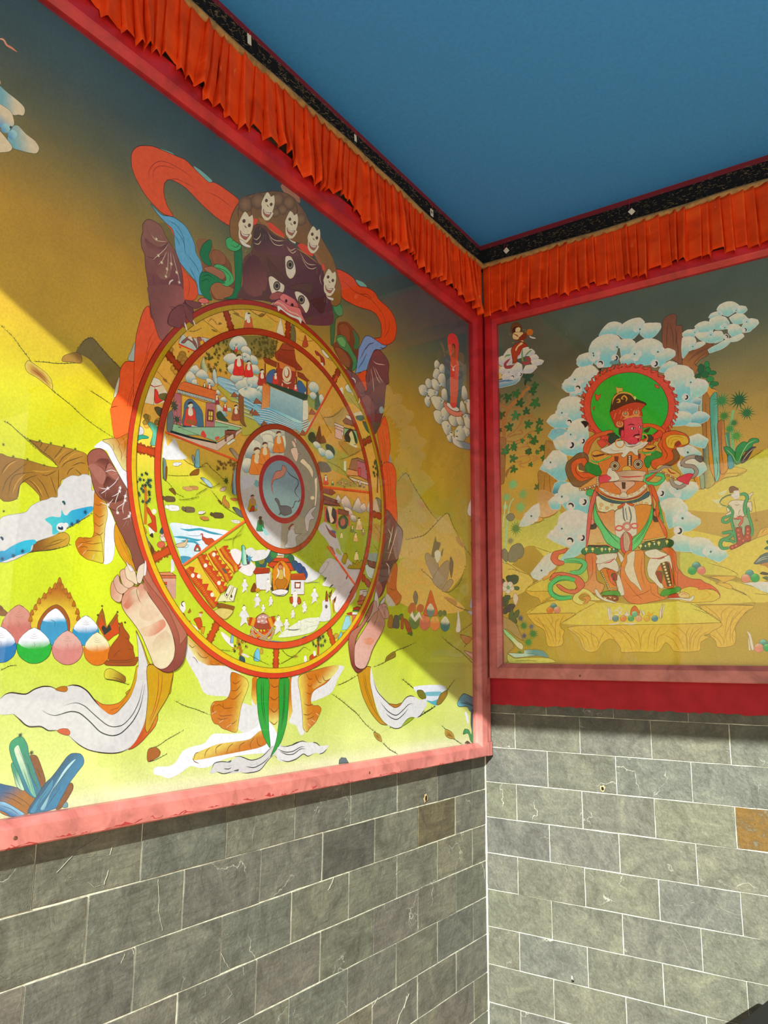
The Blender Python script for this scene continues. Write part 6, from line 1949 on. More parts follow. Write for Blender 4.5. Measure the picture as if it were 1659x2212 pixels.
14 451 12 468 16 468 -38 39 -8 -44 -100 -22 -35 53 -22 -28 -6 -27
14 451 12 468 16 468 -21 8 -5 -25 -47 20 -26 18 -17 -23 27 -14
14 451 12 468 16 468 -16 30 -4 -43 -43 -8 -20 45 -10 -56
14 451 12 468 15 468 -33 -6 -7 -31 140 -11 -35 0 -32 -29 36 -9
14 451 12 468 15 468 -18 -3 -4 -18 -41 -21 -31 -1 -5 -18 30 -5
1 469 0 135 19 161 69 -44 5 -25 -10 24 -14 45 1
1 413 0 135 19 -1 -27 -79 -4 0 -21 78 -7
1 470 0 135 19 -85 -33 -64 1 -1 -18 65 -1
1 470 0 135 19 82 19 -86 0 -10 -8 96 -7
1 471 0 0 0 -3 -24 -12 0 -2 -62 12 4
1 471 0 0 0 -64 -1 -13 2 -2 -72 9 -1
1 471 0 0 0 -75 -6 -10 2 1 -43 7 -1
15 472 127 4 -52 2 -2 -48 48 -1
16 63 474 19 -4 6 -29 2 4 -27 -15 -19 19 -12 10 28
11 448 12 0 0 -94 -42 -299 46 -9 -254
11 474 12 0 0 3 0 -149 23 -5 -139
15 475 22 -1 -24 22 -25 -14 10 2 15 6 14 -11
20 4 -122 -12 -801 117 -13 -465 476 454 282
20 4 41 -15 -464 66 -8 -275 477 454 282
20 4 -68 0 -429 60 -7 -250 464 454 282
20 4 47 -31 -575 77 -10 -337 478 454 282
20 4 85 1 -346 47 -7 -210 479 454 282
20 4 -93 -68 -575 65 -10 -335 454 454 282
15 225 204 105 -18 6 -24 -8 -34 -25 -26 -39 -10 -19 -67 -41 80 -3 69 69 52 33
16 318 135 19 -18 -3 -20 -15 -34 -10 -5 -14 34 10
15 480 -29 -14 -29 -1 4 -10
16 481 483 19 2 -59 -34 -10 9 -16
16 483 336 19 -68 -39 -24 27 -11 -11 10 -25 19 -2
15 225 49 36 -29 -2 -35 -23 -103 -37 -1 -40 36 -18 66 45
16 484 336 20 -87 -63 -12 15 -11 -3 -9 14 -11 -6 -15 18 -10 -11 -16 14 -11 -17 10 -16
16 483 336 19 37 22 -13 28 -18 -1 2 -21 9 -15
15 485 26 44 -25 -15 5 -9 29 11
17 335 17 -71 -64 -4 9
17 335 17 -9 1 -4 8
17 335 17 -9 1 -4 8
17 335 17 -9 1 -4 8
17 335 17 -9 1 -4 8
17 335 18 -9 1 -4 8
17 335 18 -10 1 -4 8
17 335 18 -9 1 -4 8
17 335 18 -9 1 -4 8
15 79 501 11 -28 -7 -97 -2 -114 -41 -28 -5 26 -23 57 -13 44 31 56 41 79 -4
15 225 -257 -48 -44 48 -48 0 -75 -40 -41 -35 -1 -48 96 -60 45 49 -27 37 74 3 -17 27
15 79 -23 -100 -36 8 -12 -62 36 -13 28 4 -17 35
15 486 94 -64 -78 6 16 -39 69 -19 113 -12 -30 25
17 487 16 -53 174 -28 -17 -27 20 -22 34
17 487 16 -28 -17 4 -26
17 487 16 83 -42 -39 9 -40 4
17 488 35 -23 75 -14 -15
17 488 35 -9 4 -23 -12
17 488 35 -5 -5 -17 2
17 488 36 -16 36 -5 -14
17 488 36 -13 -1 -5 -11
17 488 36 3 -24 -22 9
17 488 36 -9 -2 -18 -3
17 488 36 -23 0 -32 4
17 488 37 -18 8 -14 -10
17 488 36 34 -70 1 -17
17 187 30 -18 2 -18 10 13 -18
17 187 31 -38 -20 -19 8 23 -14
17 187 31 6 43 -10 -16
17 187 31 -19 -21 8 -21
17 187 31 -21 -48 -24 14
17 187 31 -37 35 23 -28
17 187 31 -7 -43 28 -40
17 187 32 -33 32 42 -51
17 187 32 -25 17 29 -41
17 187 32 36 30 10 -13
17 187 31 38 -39 28 -26
1 169 0 0 0 -28 29 -7 15 -8 -2 10 -16
1 169 0 0 0 -22 -49 -24 26 -10 4 24 -29
1 134 0 0 0 91 -30 -18 16 4 -18 9 -12
1 134 0 0 0 20 21 -13 16 4 -15
17 489 29 -48 -22 -33 20
17 489 29 -20 -19 -34 26
17 489 29 23 -19 -13 18
1 490 0 342 18 69 30 -3 34 -4 4 -8 -37
11 491 12 0 0 -6 -17 -74 5 -3 -68
4 492 35 1 0 -19 21 0 16 2 8
17 492 13 0 12 9 5
17 492 13 1 2 -9 7
17 492 13 0 3 8 5
17 492 13 0 2 -8 7
6 304 63 7 -3 5
6 22 48 7 12 -4
6 22 70 7 -14 1
6 304 70 7 8 -6
6 22 57 7 -1 11
6 22 54 7 -7 -7
15 493 -10 -18 -9 1 -4 -40 7 0
15 225 494 82 -35 -6 -62 48 -52 9 65 -36 -23 -19 20 -32 47 10
2 297 1 93 12 494 -2 -26 -12 1 -42 51 -14 1 -7 -22 -7 -29 11 1 10 19
17 92 12 -15 1 -2 -52
15 264 -6 -24 -9 -2 -7 -22 7 -2
15 495 -10 -17 -10 16 -1 -12 5 -9
11 340 12 305 14 -48 -3 -157 17 -9 -155
11 307 12 305 14 -19 2 -159 18 -9 -156
11 307 12 305 14 -26 19 -162 19 -9 -158
11 496 12 305 14 -15 10 -164 19 -9 -159
11 497 12 305 14 -7 6 -165 20 -9 -159
11 153 12 305 15 -65 2 -172 20 -8 -163
11 498 12 305 15 -17 -11 -174 20 -8 -163
11 83 12 305 15 -21 -17 -176 19 -8 -164
11 499 12 305 15 -22 -6 -178 19 -8 -165
11 500 12 305 15 -17 -9 -180 18 -8 -166
11 499 12 305 15 -9 -11 -181 18 -8 -166
11 501 12 305 14 207 27 -159 18 -9 -156
1 79 0 503 16 23 -47 -67 15 -3 -58 64 -5
1 79 0 503 17 -164 -3 -67 7 -2 -49 67 -5
17 61 10 162 -2 -64 8
17 61 11 -164 -1 -63 5
17 61 10 164 -4 -64 8
17 61 11 -164 -1 -63 5
17 61 10 164 -4 -64 7
17 61 11 -165 -1 -63 5
17 61 10 164 -4 -64 7
17 61 11 -164 -1 -63 5
17 61 10 164 -4 -64 7
17 61 11 -164 -1 -63 5
17 61 10 164 -4 -64 7
17 61 11 -164 -1 -63 6
17 61 10 164 -4 -64 6
17 61 11 -165 -1 -62 6
17 61 10 164 -4 -64 6
17 61 11 -164 0 -63 5
17 61 10 164 -6 -64 7
17 61 11 -164 1 -63 5
1 168 0 342 16 180 49 -14 17 -61 4 2 -16 65 -10
1 129 0 342 17 -175 12 -67 10 -9 -22 75 -7
1 305 0 342 16 112 16 -14 13 -96 7 -18 -23 17 -2 88 -1
1 305 0 342 16 -22 15 -11 12 -60 7 -13 -12
1 503 0 342 16 -22 22 -28 3 -5 -8 40 -4
17 343 31 93 -49 -61 5
17 343 34 -161 -4 -67 9
4 504 12 0 0 164 1 0 -15
4 504 13 0 0 -166 -4 -2 -15
4 504 12 0 0 162 4 0 -15
4 504 13 0 0 -166 -4 -2 -14
4 504 12 0 0 162 5 0 -16
4 504 13 0 0 -166 -5 -2 -14
4 504 12 0 0 162 5 0 -15
4 504 13 0 0 -167 -4 -2 -15
4 504 12 0 0 163 5 0 -16
4 504 13 0 0 -167 -5 -2 -14
4 504 12 0 0 163 5 0 -15
4 504 13 0 0 -167 -4 -2 -15
4 504 12 0 0 163 5 0 -16
4 504 13 0 0 -167 -5 -2 -14
4 504 12 0 0 163 5 0 -16
4 504 13 0 0 -167 -5 -2 -14
4 504 12 0 0 163 5 0 -15
4 504 13 0 0 -167 -4 -2 -15
4 504 12 0 0 163 5 -1 -16
4 504 13 0 0 -168 -5 -2 -14
4 504 12 0 0 163 5 0 -15
4 504 13 0 0 -167 -4 -2 -15
4 504 12 0 0 163 5 0 -16
4 504 13 0 0 -167 -5 -2 -14
4 504 12 0 0 163 5 0 -16
4 504 13 0 0 -167 -5 -2 -14
4 504 12 0 0 163 6 0 -16
4 504 13 0 0 -168 -5 -2 -15
4 504 12 0 0 164 5 -1 -16
4 504 13 0 0 -168 -5 -2 -14
4 504 12 0 0 163 6 0 -16
4 504 13 0 0 -167 -5 -2 -15
1 505 0 342 17 45 -28 -31 3 1 -20 29 -2
1 225 0 0 0 -6 -3 -21 1 3 -12 17 -2
1 34 0 0 0 117 -31 -4 75 -86 -2 8 -74 68 -3
16 506 508 16 -10 1 7 58 -22 29 -23 10 -25 -13 -18 -26 11 -36 19 -20 32 -3
17 508 24 -74 52 -3 -3 -8 4
17 508 24 2 -17 -1 -4 -9 2
17 508 24 8 -15 1 -4 -9 -2
17 508 24 12 -10 3 -4 -7 -4
17 508 23 15 -4 4 -3 -4 -6
17 508 23 15 3 4 -1 0 -8
17 508 23 12 8 5 1 2 -7
17 508 23 9 14 3 3 6 -7
17 508 23 3 16 2 4 8 -4
17 508 23 -3 17 1 5 8 -2
17 508 23 -9 14 -1 5 8 1
17 508 23 -12 10 -3 4 7 4
17 508 24 -15 4 -4 2 4 7
17 508 24 -15 -4 -5 1 1 8
17 508 24 -12 -9 -5 -1 -3 7
17 508 24 -8 -15 -4 -3 -6 7
16 115 6 16 66 -37 -19 13 -24 2 -17 -9 15 -23 20 -7 16 6
16 337 6 16 -14 36 -12 7 -12 -7 -1 -24 24 -2
11 509 12 505 14 -9 13 -104 11 -4 -80
15 169 12 0 -11 15 -15 -12 14 3
17 79 54 1 -5 -6 -16 9 -17
17 79 55 -31 6 -1 -19 -5 -13
16 225 489 16 55 -83 -39 11 -40 -2 19 -17 40 -3
17 90 20 -4 -5 -32 -4 -36 8
1 114 0 0 0 312 73 -24 22 -77 30 -59 -54 70 -90 23 -43 54 39 67 67
1 305 0 310 11 33 -26 -19 0 3 -14 -17 -1 1 -14 -18 -2 -1 -13 -25 3 7 -19 -23 0 5 -18 -20 1 6 -13 -16 2 4 -12 18 -11 21 18 31 31 33 25 26 26
17 510 16 12 -9 -7 3 -2 4
17 510 16 -4 -3 -7 2 -2 4
17 510 16 -3 -4 -7 2 -3 5
17 510 16 -4 -3 -7 2 -3 4
17 510 16 -4 -4 -7 2 -3 4
17 510 16 -4 -4 -7 3 -2 4
17 510 16 -4 -3 -7 2 -2 4
17 510 16 -3 -4 -7 2 -3 4
17 510 16 -5 -4 -7 3 -3 4
17 510 16 -5 -3 -7 2 -2 4
17 510 17 -4 -4 -8 2 -2 4
17 510 17 -5 -4 -7 3 -3 4
17 510 17 -5 -3 -7 2 -3 4
17 510 17 -5 -4 -7 2 -3 4
17 510 17 -4 -4 -8 3 -2 4
17 510 17 -5 -4 -7 2 -3 4
17 510 17 -4 -4 -8 2 -2 4
17 510 17 -5 -5 -7 2 -3 5
17 510 17 -4 -4 -7 2 -3 4
17 510 17 -5 -5 -7 3 -3 4
17 510 17 -4 -4 -7 2 -3 4
17 510 17 -4 -4 -8 2 -2 4
17 510 17 -3 -3 -8 2 -2 4
17 510 17 -3 -3 -8 3 -2 4
17 510 17 -3 -2 -8 2 -2 4
17 510 17 -3 -3 -8 3 -2 4
17 510 17 -3 -2 -8 2 -2 4
17 510 17 -3 -3 -8 2 -2 5
1 305 0 310 11 52 146 -19 1 6 -14 -16 -1 3 -13 -18 -2 0 -13 -25 2 9 -17 -23 2 7 -15 -20 1 7 -13 -16 0 6 -12 19 -11 18 20 28 24 30 26 21 24
17 510 17 13 -8 -7 2 -3 4
17 510 17 -3 -4 -7 3 -3 4
17 510 17 -3 -3 -7 2 -3 4
17 510 17 -3 -3 -7 2 -3 4
17 510 17 -3 -4 -7 2 -3 5
17 510 17 -3 -3 -7 2 -3 4
17 510 17 -3 -4 -7 3 -3 4
17 510 17 -3 -3 -7 2 -3 4
17 510 17 -4 -4 -8 2 -3 5
17 510 17 -5 -3 -7 2 -3 4
17 510 17 -4 -4 -8 2 -2 4
17 510 17 -4 -4 -8 2 -3 5
17 510 17 -5 -3 -7 2 -3 4
17 510 17 -4 -4 -8 2 -3 4
17 510 17 -5 -4 -7 2 -3 4
17 510 17 -4 -3 -7 2 -3 4
17 510 17 -4 -4 -7 2 -3 5
17 510 17 -4 -3 -7 2 -3 4
17 510 17 -4 -4 -7 3 -3 4
17 510 17 -4 -3 -7 2 -3 4
17 510 17 -4 -4 -7 3 -3 4
17 510 17 -4 -3 -7 2 -3 4
17 510 17 -2 -3 -8 2 -3 4
17 510 17 -3 -3 -8 2 -3 4
17 510 17 -2 -3 -8 2 -3 5
17 510 17 -3 -3 -8 2 -3 5
17 510 17 -3 -3 -7 3 -3 4
17 510 17 -2 -2 -8 2 -3 4
1 305 0 310 11 41 114 -19 2 7 -13 -16 1 6 -13 -15 0 1 -12 -24 4 9 -16 -23 3 11 -14 -17 3 10 -12 -15 2 8 -11 20 -10 15 20 35 28 25 27
17 510 17 13 -9 -7 3 -3 4
17 510 17 -2 -2 -8 2 -3 4
17 510 17 -3 -3 -8 2 -3 4
17 510 17 -3 -3 -7 2 -3 4
17 510 17 -2 -3 -8 2 -3 5
17 510 17 -3 -3 -7 3 -4 4
17 510 17 -2 -2 -8 2 -3 4
17 510 17 -3 -3 -8 2 -3 4
17 510 17 -3 -3 -8 2 -3 4
17 510 17 -2 -3 -8 2 -3 4
17 510 17 -4 -3 -8 2 -3 4
17 510 17 -4 -3 -7 2 -4 4
17 510 17 -3 -3 -8 2 -3 4
17 510 17 -4 -3 -8 2 -3 4
17 510 17 -4 -3 -8 2 -3 4
17 510 17 -4 -3 -8 2 -3 4
17 510 17 -4 -3 -7 2 -4 4
17 510 17 -3 -3 -8 2 -3 4
17 510 18 -4 -3 -8 2 -3 4
17 510 18 -3 -3 -8 2 -3 4
17 510 18 -2 -2 -8 2 -3 4
17 510 18 -1 -2 -8 2 -4 4
17 510 18 -2 -3 -8 3 -3 4
17 510 18 -2 -2 -8 2 -3 5
17 510 18 -1 -2 -8 2 -3 4
17 510 18 -2 -2 -8 2 -3 4
17 510 18 -1 -2 -8 2 -4 4
17 510 18 -2 -3 -8 2 -3 5
1 305 0 310 11 18 102 -18 3 8 -12 -16 2 6 -12 -15 1 2 -11 -25 6 10 -16 -24 4 12 -13 -15 4 11 -11 -13 3 10 -10 20 -12 8 17 36 23 21 22
17 510 18 14 -9 -8 3 -3 4
17 510 18 -3 -2 -7 2 -3 5
17 510 18 -2 -3 -8 3 -3 4
17 510 18 -2 -2 -8 3 -3 4
17 510 18 -3 -2 -7 2 -4 4
17 510 18 -2 -3 -8 3 -3 4
17 510 18 -2 -2 -8 2 -3 5
17 510 18 -3 -2 -7 2 -4 4
17 510 18 -2 -3 -8 3 -3 4
17 510 18 -2 -2 -8 2 -3 5
17 510 18 -4 -3 -8 3 -3 4
17 510 18 -3 -2 -8 2 -4 5
17 510 18 -4 -3 -8 3 -3 4
17 510 18 -4 -2 -8 2 -3 5
17 510 18 -4 -3 -8 3 -3 4
17 510 18 -4 -2 -8 2 -3 5
17 510 18 -4 -3 -8 3 -3 4
17 510 18 -4 -2 -8 2 -3 5
17 510 18 -3 -3 -8 3 -4 4
17 510 18 -3 -2 -8 2 -4 5
17 510 18 -1 -2 -8 3 -3 4
17 510 18 -1 -2 -8 3 -3 4
17 510 18 -1 -1 -8 2 -3 4
17 510 18 -1 -2 -8 2 -3 5
17 510 18 -1 -2 -8 2 -3 5
17 510 18 0 -2 -9 3 -3 4
17 510 18 -1 -1 -8 2 -4 4
17 510 18 -1 -2 -8 2 -4 4
4 136 25 1 0 148 20 -27 -33 -38 -35 -28 -24
4 136 25 1 0 -27 20 -28 -33 -35 -31 -32 -14
4 136 26 1 0 -34 24 -25 -29 -29 -22 -29 -22
4 136 24 1 0 112 -73 -34 -37 -43 -36 -44 -33
11 160 12 0 0 -35 -20 -68 7 -5 -61
11 160 12 0 0 -22 0 -69 7 -4 -61
11 160 12 0 0 -23 33 -70 8 -4 -62
11 160 12 0 0 -32 -81 -71 5 -4 -62
11 160 12 0 0 2 116 -72 9 -4 -63
11 160 12 0 0 -26 -80 -73 6 -4 -63
15 511 -7 44 -13 -1 -11 -11 10 -1
1 512 0 0 0 -18 -72 -22 27 -25 -8 8 -40 67 -5 -12 18
1 160 0 133 19 0 -2 -17 28 -12 -6 20 -34 8 7
1 160 0 133 19 -21 -11 -15 34 -13 -2 13 -41 16 7
11 14 12 0 0 13 9 -30 2 -3 -39
11 14 12 0 0 -20 -3 -31 2 -3 -49
17 132 20 -19 23 -6 -36
1 184 0 38 14 78 -49 -20 3 -54 -6 6 -10 64 3
16 513 31 14 8 -20 -29 9 -47 -5 29 -26 34 11
17 14 22 -34 31 -7 -3 -3 4
4 37 14 0 0 19 -12 -1 -10
4 37 14 0 0 -6 0 -2 -10
4 37 14 0 0 -7 -1 -1 -9
4 37 14 0 0 -7 0 -1 -9
4 37 14 0 0 -6 0 -2 -9
4 37 14 0 0 -7 -1 -1 -8
4 37 14 0 0 -7 0 -1 -8
4 37 14 0 0 -7 0 -1 -8
4 37 14 0 0 -7 -1 -1 -7
16 514 342 15 -102 -54 -3 25 -21 14 -22 2 -28 -17 -5 -23 22 -6 38 -2
11 515 12 310 14 -38 25 -296 15 -9 -153
11 517 12 517 14 17 4 -82 4 -3 -46
11 517 12 517 14 -12 -10 -83 4 -3 -46
11 517 12 517 14 -14 11 -83 4 -3 -46
11 517 12 517 14 -8 -12 -84 4 -3 -46
11 517 12 517 14 19 14 -83 4 -3 -46
11 517 12 517 14 18 -16 -82 4 -3 -46
1 305 0 310 12 36 -36 -2 12 -10 -11 -3 10 -10 -10 -3 9 -9 -8 -1 15 -12 -15 -2 14 -12 -12 -4 15 -12 -8 -4 13 -12 -7 -6 -18 38 -14 29 -1 30 -1
17 510 18 -4 -12 -1 6 4 3
17 510 18 -3 0 -1 6 4 3
17 510 18 -3 0 -1 6 4 3
17 510 18 -3 0 -1 6 4 4
17 510 18 -3 0 -1 6 4 4
17 510 18 -4 0 -1 6 5 4
17 510 18 -3 0 -1 6 5 4
17 510 18 -3 0 -1 6 4 4
17 510 19 -3 0 -1 6 4 4
17 510 19 -3 0 -1 7 4 3
17 510 19 -3 1 -1 6 4 3
17 510 19 -3 0 -1 6 4 3
17 510 19 -4 0 -1 6 5 4
17 510 19 -3 0 -1 6 5 4
17 510 19 -3 0 -1 6 4 4
17 510 19 -3 0 -1 6 4 4
17 510 19 -3 0 -1 6 4 4
17 510 19 -4 0 -1 6 5 4
17 510 19 -3 0 -1 7 5 3
17 510 19 -3 1 -1 6 4 4
17 510 19 -4 1 -1 7 4 3
17 510 19 -4 2 -1 6 4 4
17 510 19 -4 1 -1 7 4 3
17 510 19 -4 2 -1 6 4 4
17 510 19 -4 1 -1 7 4 3
17 510 19 -4 2 -1 6 4 4
17 510 19 -4 2 -1 6 4 4
17 510 19 -4 1 -1 6 4 4
1 305 0 310 12 100 21 17 5 -17 -1 13 4 -15 -1 11 4 -12 -1 20 6 -22 -2 19 5 -20 -2 16 5 -17 -2 13 4 -14 0 -25 -5 10 -23
17 510 18 -17 -3 7 4 6 -1
17 510 18 -1 1 7 3 7 0
17 510 18 0 1 7 3 7 -1
17 510 18 0 1 7 3 6 -1
17 510 18 -1 0 7 4 7 -1
17 510 18 0 1 7 4 7 -1
17 510 18 -1 1 8 3 6 0
17 510 18 0 1 7 3 7 -1
17 510 18 0 1 7 3 7 -1
17 510 18 -1 1 8 3 6 -1
17 510 18 0 0 7 4 7 -1
17 510 18 0 1 7 4 7 -1
17 510 18 -1 1 8 3 6 0
17 510 18 0 1 7 3 7 -1
17 510 18 0 1 7 3 7 -1
17 510 18 -1 1 8 3 6 -1
17 510 18 0 0 7 4 7 -1
17 510 18 0 1 7 4 7 -1
17 510 18 -1 1 8 3 6 0
17 510 18 0 1 7 3 7 -1
17 510 18 0 1 7 3 7 -1
17 510 18 -1 1 8 3 6 -1
17 510 18 0 0 7 4 7 -1
17 510 18 0 1 7 4 7 -1
17 510 18 -1 1 8 3 6 -1
17 510 18 0 1 7 3 7 -1
17 510 18 0 1 7 3 7 -1
17 510 18 -1 0 8 4 6 -1
1 305 0 310 12 -69 12 -19 3 15 -7 -15 2 13 -6 -13 2 11 -6 -24 5 22 -9 -21 4 18 -8 -18 3 15 -7 -15 3 13 -7 25 -7 17 28
17 510 19 18 -6 -9 1 -5 4
17 510 19 -1 -1 -9 1 -5 4
17 510 19 0 -1 -10 1 -5 4
17 510 19 -1 -1 -9 1 -5 4
17 510 19 -1 -1 -9 1 -5 4
17 510 19 0 -1 -9 1 -5 4
17 510 19 -1 -1 -9 1 -5 4
17 510 19 0 -1 -10 1 -5 4
17 510 19 -1 -1 -9 1 -5 4
17 510 19 -1 0 -9 0 -5 4
17 510 19 0 -1 -9 0 -5 4
17 510 19 -1 -1 -9 0 -5 4
17 510 19 0 -1 -10 0 -5 4
17 510 19 -1 -1 -9 0 -5 4
17 510 19 -1 -1 -9 0 -5 4
17 510 19 0 -1 -10 0 -4 4
17 510 19 -1 -1 -9 0 -5 4
17 510 19 0 -1 -10 0 -5 4
17 510 19 -1 -1 -9 0 -5 4
17 510 19 -1 -1 -9 0 -5 4
17 510 19 0 -1 -10 0 -4 4
17 510 19 -1 -1 -9 0 -5 4
17 510 19 0 -1 -10 0 -5 4
17 510 19 -1 -1 -9 0 -5 4
17 510 19 -1 -1 -9 0 -5 4
17 510 19 0 -1 -10 0 -5 4
17 510 19 -1 -1 -9 0 -5 4
17 510 19 0 -1 -10 0 -5 4
4 518 71 1 0 83 -2 -31 -19 -58 -24
4 37 14 1 0 0 0 -31 -19 -58 -24
4 518 71 1 0 3 -6 -20 -29 -23 -9
4 37 13 1 0 0 0 -20 -29 -23 -9
4 518 72 1 0 -97 10 25 -27 37 -14
4 37 14 1 0 0 0 25 -27 37 -14
4 518 73 1 0 -8 -8 25 -39
4 37 14 1 0 0 0 25 -39
4 518 70 1 0 118 -27 -21 11 -16 -17
4 37 13 1 0 0 0 -21 11 -16 -17
4 518 72 1 0 -67 -13 -32 37
4 37 14 1 0 0 0 -32 37
15 519 -38 4 -59 -1 -64 7 -42 15 0 -17 66 -7 87 -5
17 520 16 -4 -5 0 10
17 520 16 -6 0 0 10
17 520 16 -6 0 0 10
17 520 16 -6 0 -1 10
17 520 16 -7 0 0 11
17 520 16 -6 0 0 11
17 520 16 -6 1 0 10
17 520 16 -7 0 0 10
17 520 16 -6 0 0 10
17 520 16 -6 0 -1 11
17 520 16 -7 0 0 11
17 520 16 -6 0 0 11
17 520 16 -7 1 0 10
17 520 16 -6 0 0 10
17 520 16 -7 0 0 11
17 520 16 -6 1 0 11
17 520 16 -7 1 0 12
17 520 17 -6 2 0 11
17 520 17 -7 1 0 12
17 520 17 -6 1 -1 12
17 520 17 -7 1 0 13
17 520 17 -7 2 0 12
17 520 17 -6 1 0 13
17 520 17 -7 1 0 14
17 520 17 -7 2 0 13
17 520 17 -6 1 -1 14
20 5 292 127 -655 51 -28 -450 79
20 5 -57 -42 -718 45 -28 -481 79
20 5 -27 -13 -419 24 -16 -281 79
20 5 81 -45 -950 41 -40 -641 79
20 5 -114 67 -508 33 -19 -337 79
20 5 -116 8 -808 52 -25 -511 79
20 5 -47 -16 -609 36 -18 -382 79
20 5 123 -78 -971 34 -33 -621 79
20 5 -39 14 -616 24 -20 -395 79
20 5 -61 3 -554 22 -17 -349 79
20 5 35 36 -458 24 -15 -294 79
20 5 119 74 -664 52 -25 -440 79
20 5 -229 -19 -908 61 -24 -555 79
20 5 49 -33 -566 32 -16 -355 79
20 5 128 -70 -804 30 -28 -518 79
20 5 -39 9 -615 24 -20 -394 79
20 5 -62 3 -554 22 -17 -349 79
20 5 31 38 -459 24 -15 -294 79
20 5 -65 -34 -390 16 -11 -244 79
20 5 -64 19 -452 20 -12 -278 79
20 5 -45 13 -371 18 -9 -226 79
16 508 342 17 194 68 -17 2 0 -16 12 -4
16 508 342 17 -35 0 -15 4 -7 -16 14 -6
15 225 19 15 -21 2 2 -41 13 -4
17 369 26 27 -117 -33 -1 -33 4
17 521 23 -90 31 -39 -3
17 521 23 -14 -21 -56 11
16 507 15 15 273 97 -9 21 -8 6 -8 -15 3 -10
15 197 -21 9 -15 4 -4 -10 15 -2
17 14 22 63 20 -10 18
17 488 22 -78 -21 -15 -4
15 522 402 347 -3 49 -13 -31 -19 28 -10 -11 -16 -18 -26 -18 56 -16 30 -2
15 522 -9 2 -29 43 -24 -33 -22 -13 45 -9
2 523 1 0 0 25 -64 -59 -27 63 -30 -197 -38 6 -52 1 -65 2 -67 0 65 -42 101 -74 10 17 32 59
17 524 69 -36 -9 -31 0 -43 9 -39 -4 -53 0
17 525 15 0 0 -31 0 -43 9 -39 -4 -53 0
17 524 67 22 -26 -42 3 -44 -1 -21 5
17 525 15 0 0 -42 3 -44 -1 -21 5
17 524 67 -28 -8 -46 4 -25 -7
17 525 15 0 0 -46 4 -25 -7
17 524 66 -7 -48 -30 5
17 525 15 0 0 -30 5
15 526 4 6 -40 0 29 -22
17 527 12 -17 61 -31 2 -31 7
17 527 12 34 -37 -36 2 -6 8 36 -3
20 6 31 121 -279 49 -17 -220 528 90
20 6 -15 -23 -297 49 -18 -232 522 73
20 6 -57 5 -294 48 -17 -226 529 90
20 6 -111 1 -319 50 -16 -235 282 90
20 6 53 -14 -193 30 -10 -145 530 90
20 6 116 136 177 -38 -11 -142 522 73
20 6 -99 -121 157 -26 -9 -121 225 90
20 6 -145 -5 -212 32 -10 -152 308 90
20 6 172 71 -204 39 -12 -157 531 90
20 6 22 -7 -216 41 -13 -167 532 90
20 6 -182 3 -176 31 -8 -127 481 90
16 533 4 15 51 -14 -3 18 -10 5 0 -10 -15 -10 -2 -15 15 2
16 50 8 13 167 -147 -32 12 -5 10 -4 -7 8 -17 27 -5
16 312 535 15 -155 183 -9 9 -17 6 6 -14 17 -4
16 318 321 14 59 -148 -16 -3 -20 3 -14 -11 20 -10 19 3
17 319 46 10 5 -9 2 -1 -12 -4 -9
16 319 321 14 18 -50 -2 12 -7 9 -12 -9 -2 -9
15 91 -4 1 -6 12 -8 -11
11 160 12 0 0 -7 5 -44 5 -2 -33
2 535 1 35 10 536 2 24 -6 1 137 182 5 53 -9 -2 -6 -20 -2 -38
17 34 10 -3 55 -5 -63
15 89 -3 -25 -7 3 -1 -32 5 -9
2 537 1 539 11 65 2 16 -11 3 -102 26 -6 46 -9 5 -7 -48 5 -6
17 538 11 -9 50 -3 -54
16 539 541 14 19 -22 -7 1 -5 -21 6 1
2 541 1 33 11 542 -1 -13 -23 5 -37 -59 -13 4 -23 -7 -13 -10 8 -8 17 8
17 32 11 -28 7 0 -30
2 543 1 109 12 544 3 36 -10 2 -100 -25 -2 47 -7 32 -5 -9 -5 -72
17 108 12 -6 79 -4 -82
2 187 1 546 12 546 -1 -13 -23 4 2 -125 -18 3 -22 -9 -8 -17 22 4
17 545 12 -28 5 1 -31
6 547 66 6 54 128
6 548 65 6 14 -4
6 549 67 6 -52 3
6 547 66 6 27 4
6 548 66 6 0 7
6 549 64 6 50 -35
6 547 64 6 3 -5
6 548 66 6 -67 21
6 549 64 6 65 5
6 547 67 6 -66 7
6 548 66 6 19 6
6 549 65 6 36 -20
6 547 66 6 -48 9
6 548 64 6 53 -23
6 549 65 6 -2 15
6 547 66 6 -36 12
6 548 65 6 13 -22
6 549 65 6 -2 12
6 547 67 6 -43 18
6 548 67 6 6 -4
6 549 65 6 48 -28
6 547 64 6 19 -3
6 548 66 6 -62 12
6 549 64 6 64 8
6 547 66 6 -59 6
6 548 64 6 63 -22
6 549 66 6 -66 5
6 547 65 6 55 12
6 548 67 6 -56 18
6 549 65 6 46 -22
6 547 65 6 -12 -1
6 548 67 6 -38 6
6 549 66 6 18 -3
6 547 65 6 37 -3
6 548 67 6 -66 -2
6 549 66 6 20 9
6 547 67 6 -9 -1
6 548 65 6 39 -5
6 549 65 6 16 -5
6 547 65 6 -9 -5
17 550 40 -40 -2 1 -31 5 -27
16 184 4 14 169 -48 -12 15 -21 10 -1 -13 6 -6
16 551 4 13 71 -55 -14 6 -11 -10 1 -8 12 5
15 551 -182 2 -10 2 -10 -8 3 -6 10 6
5 18 7 208 26 -27 -13 -23 -20 -31 -8
5 18 8 -60 -51 -36 8 -40 14
5 18 8 -60 22 -24 17 -22 14
5 18 8 51 97 -22 -8 -36 -4 -25 8
5 18 7 52 -58 -38 6 -45 10
5 18 8 -113 44 -28 21 -20 -11 -35 -15 -32 -20
5 18 8 0 -40 -32 -6 -20 -1 -29 17
5 18 8 -46 -13 -28 -20 -32 -22 -39 -11 -32 -8
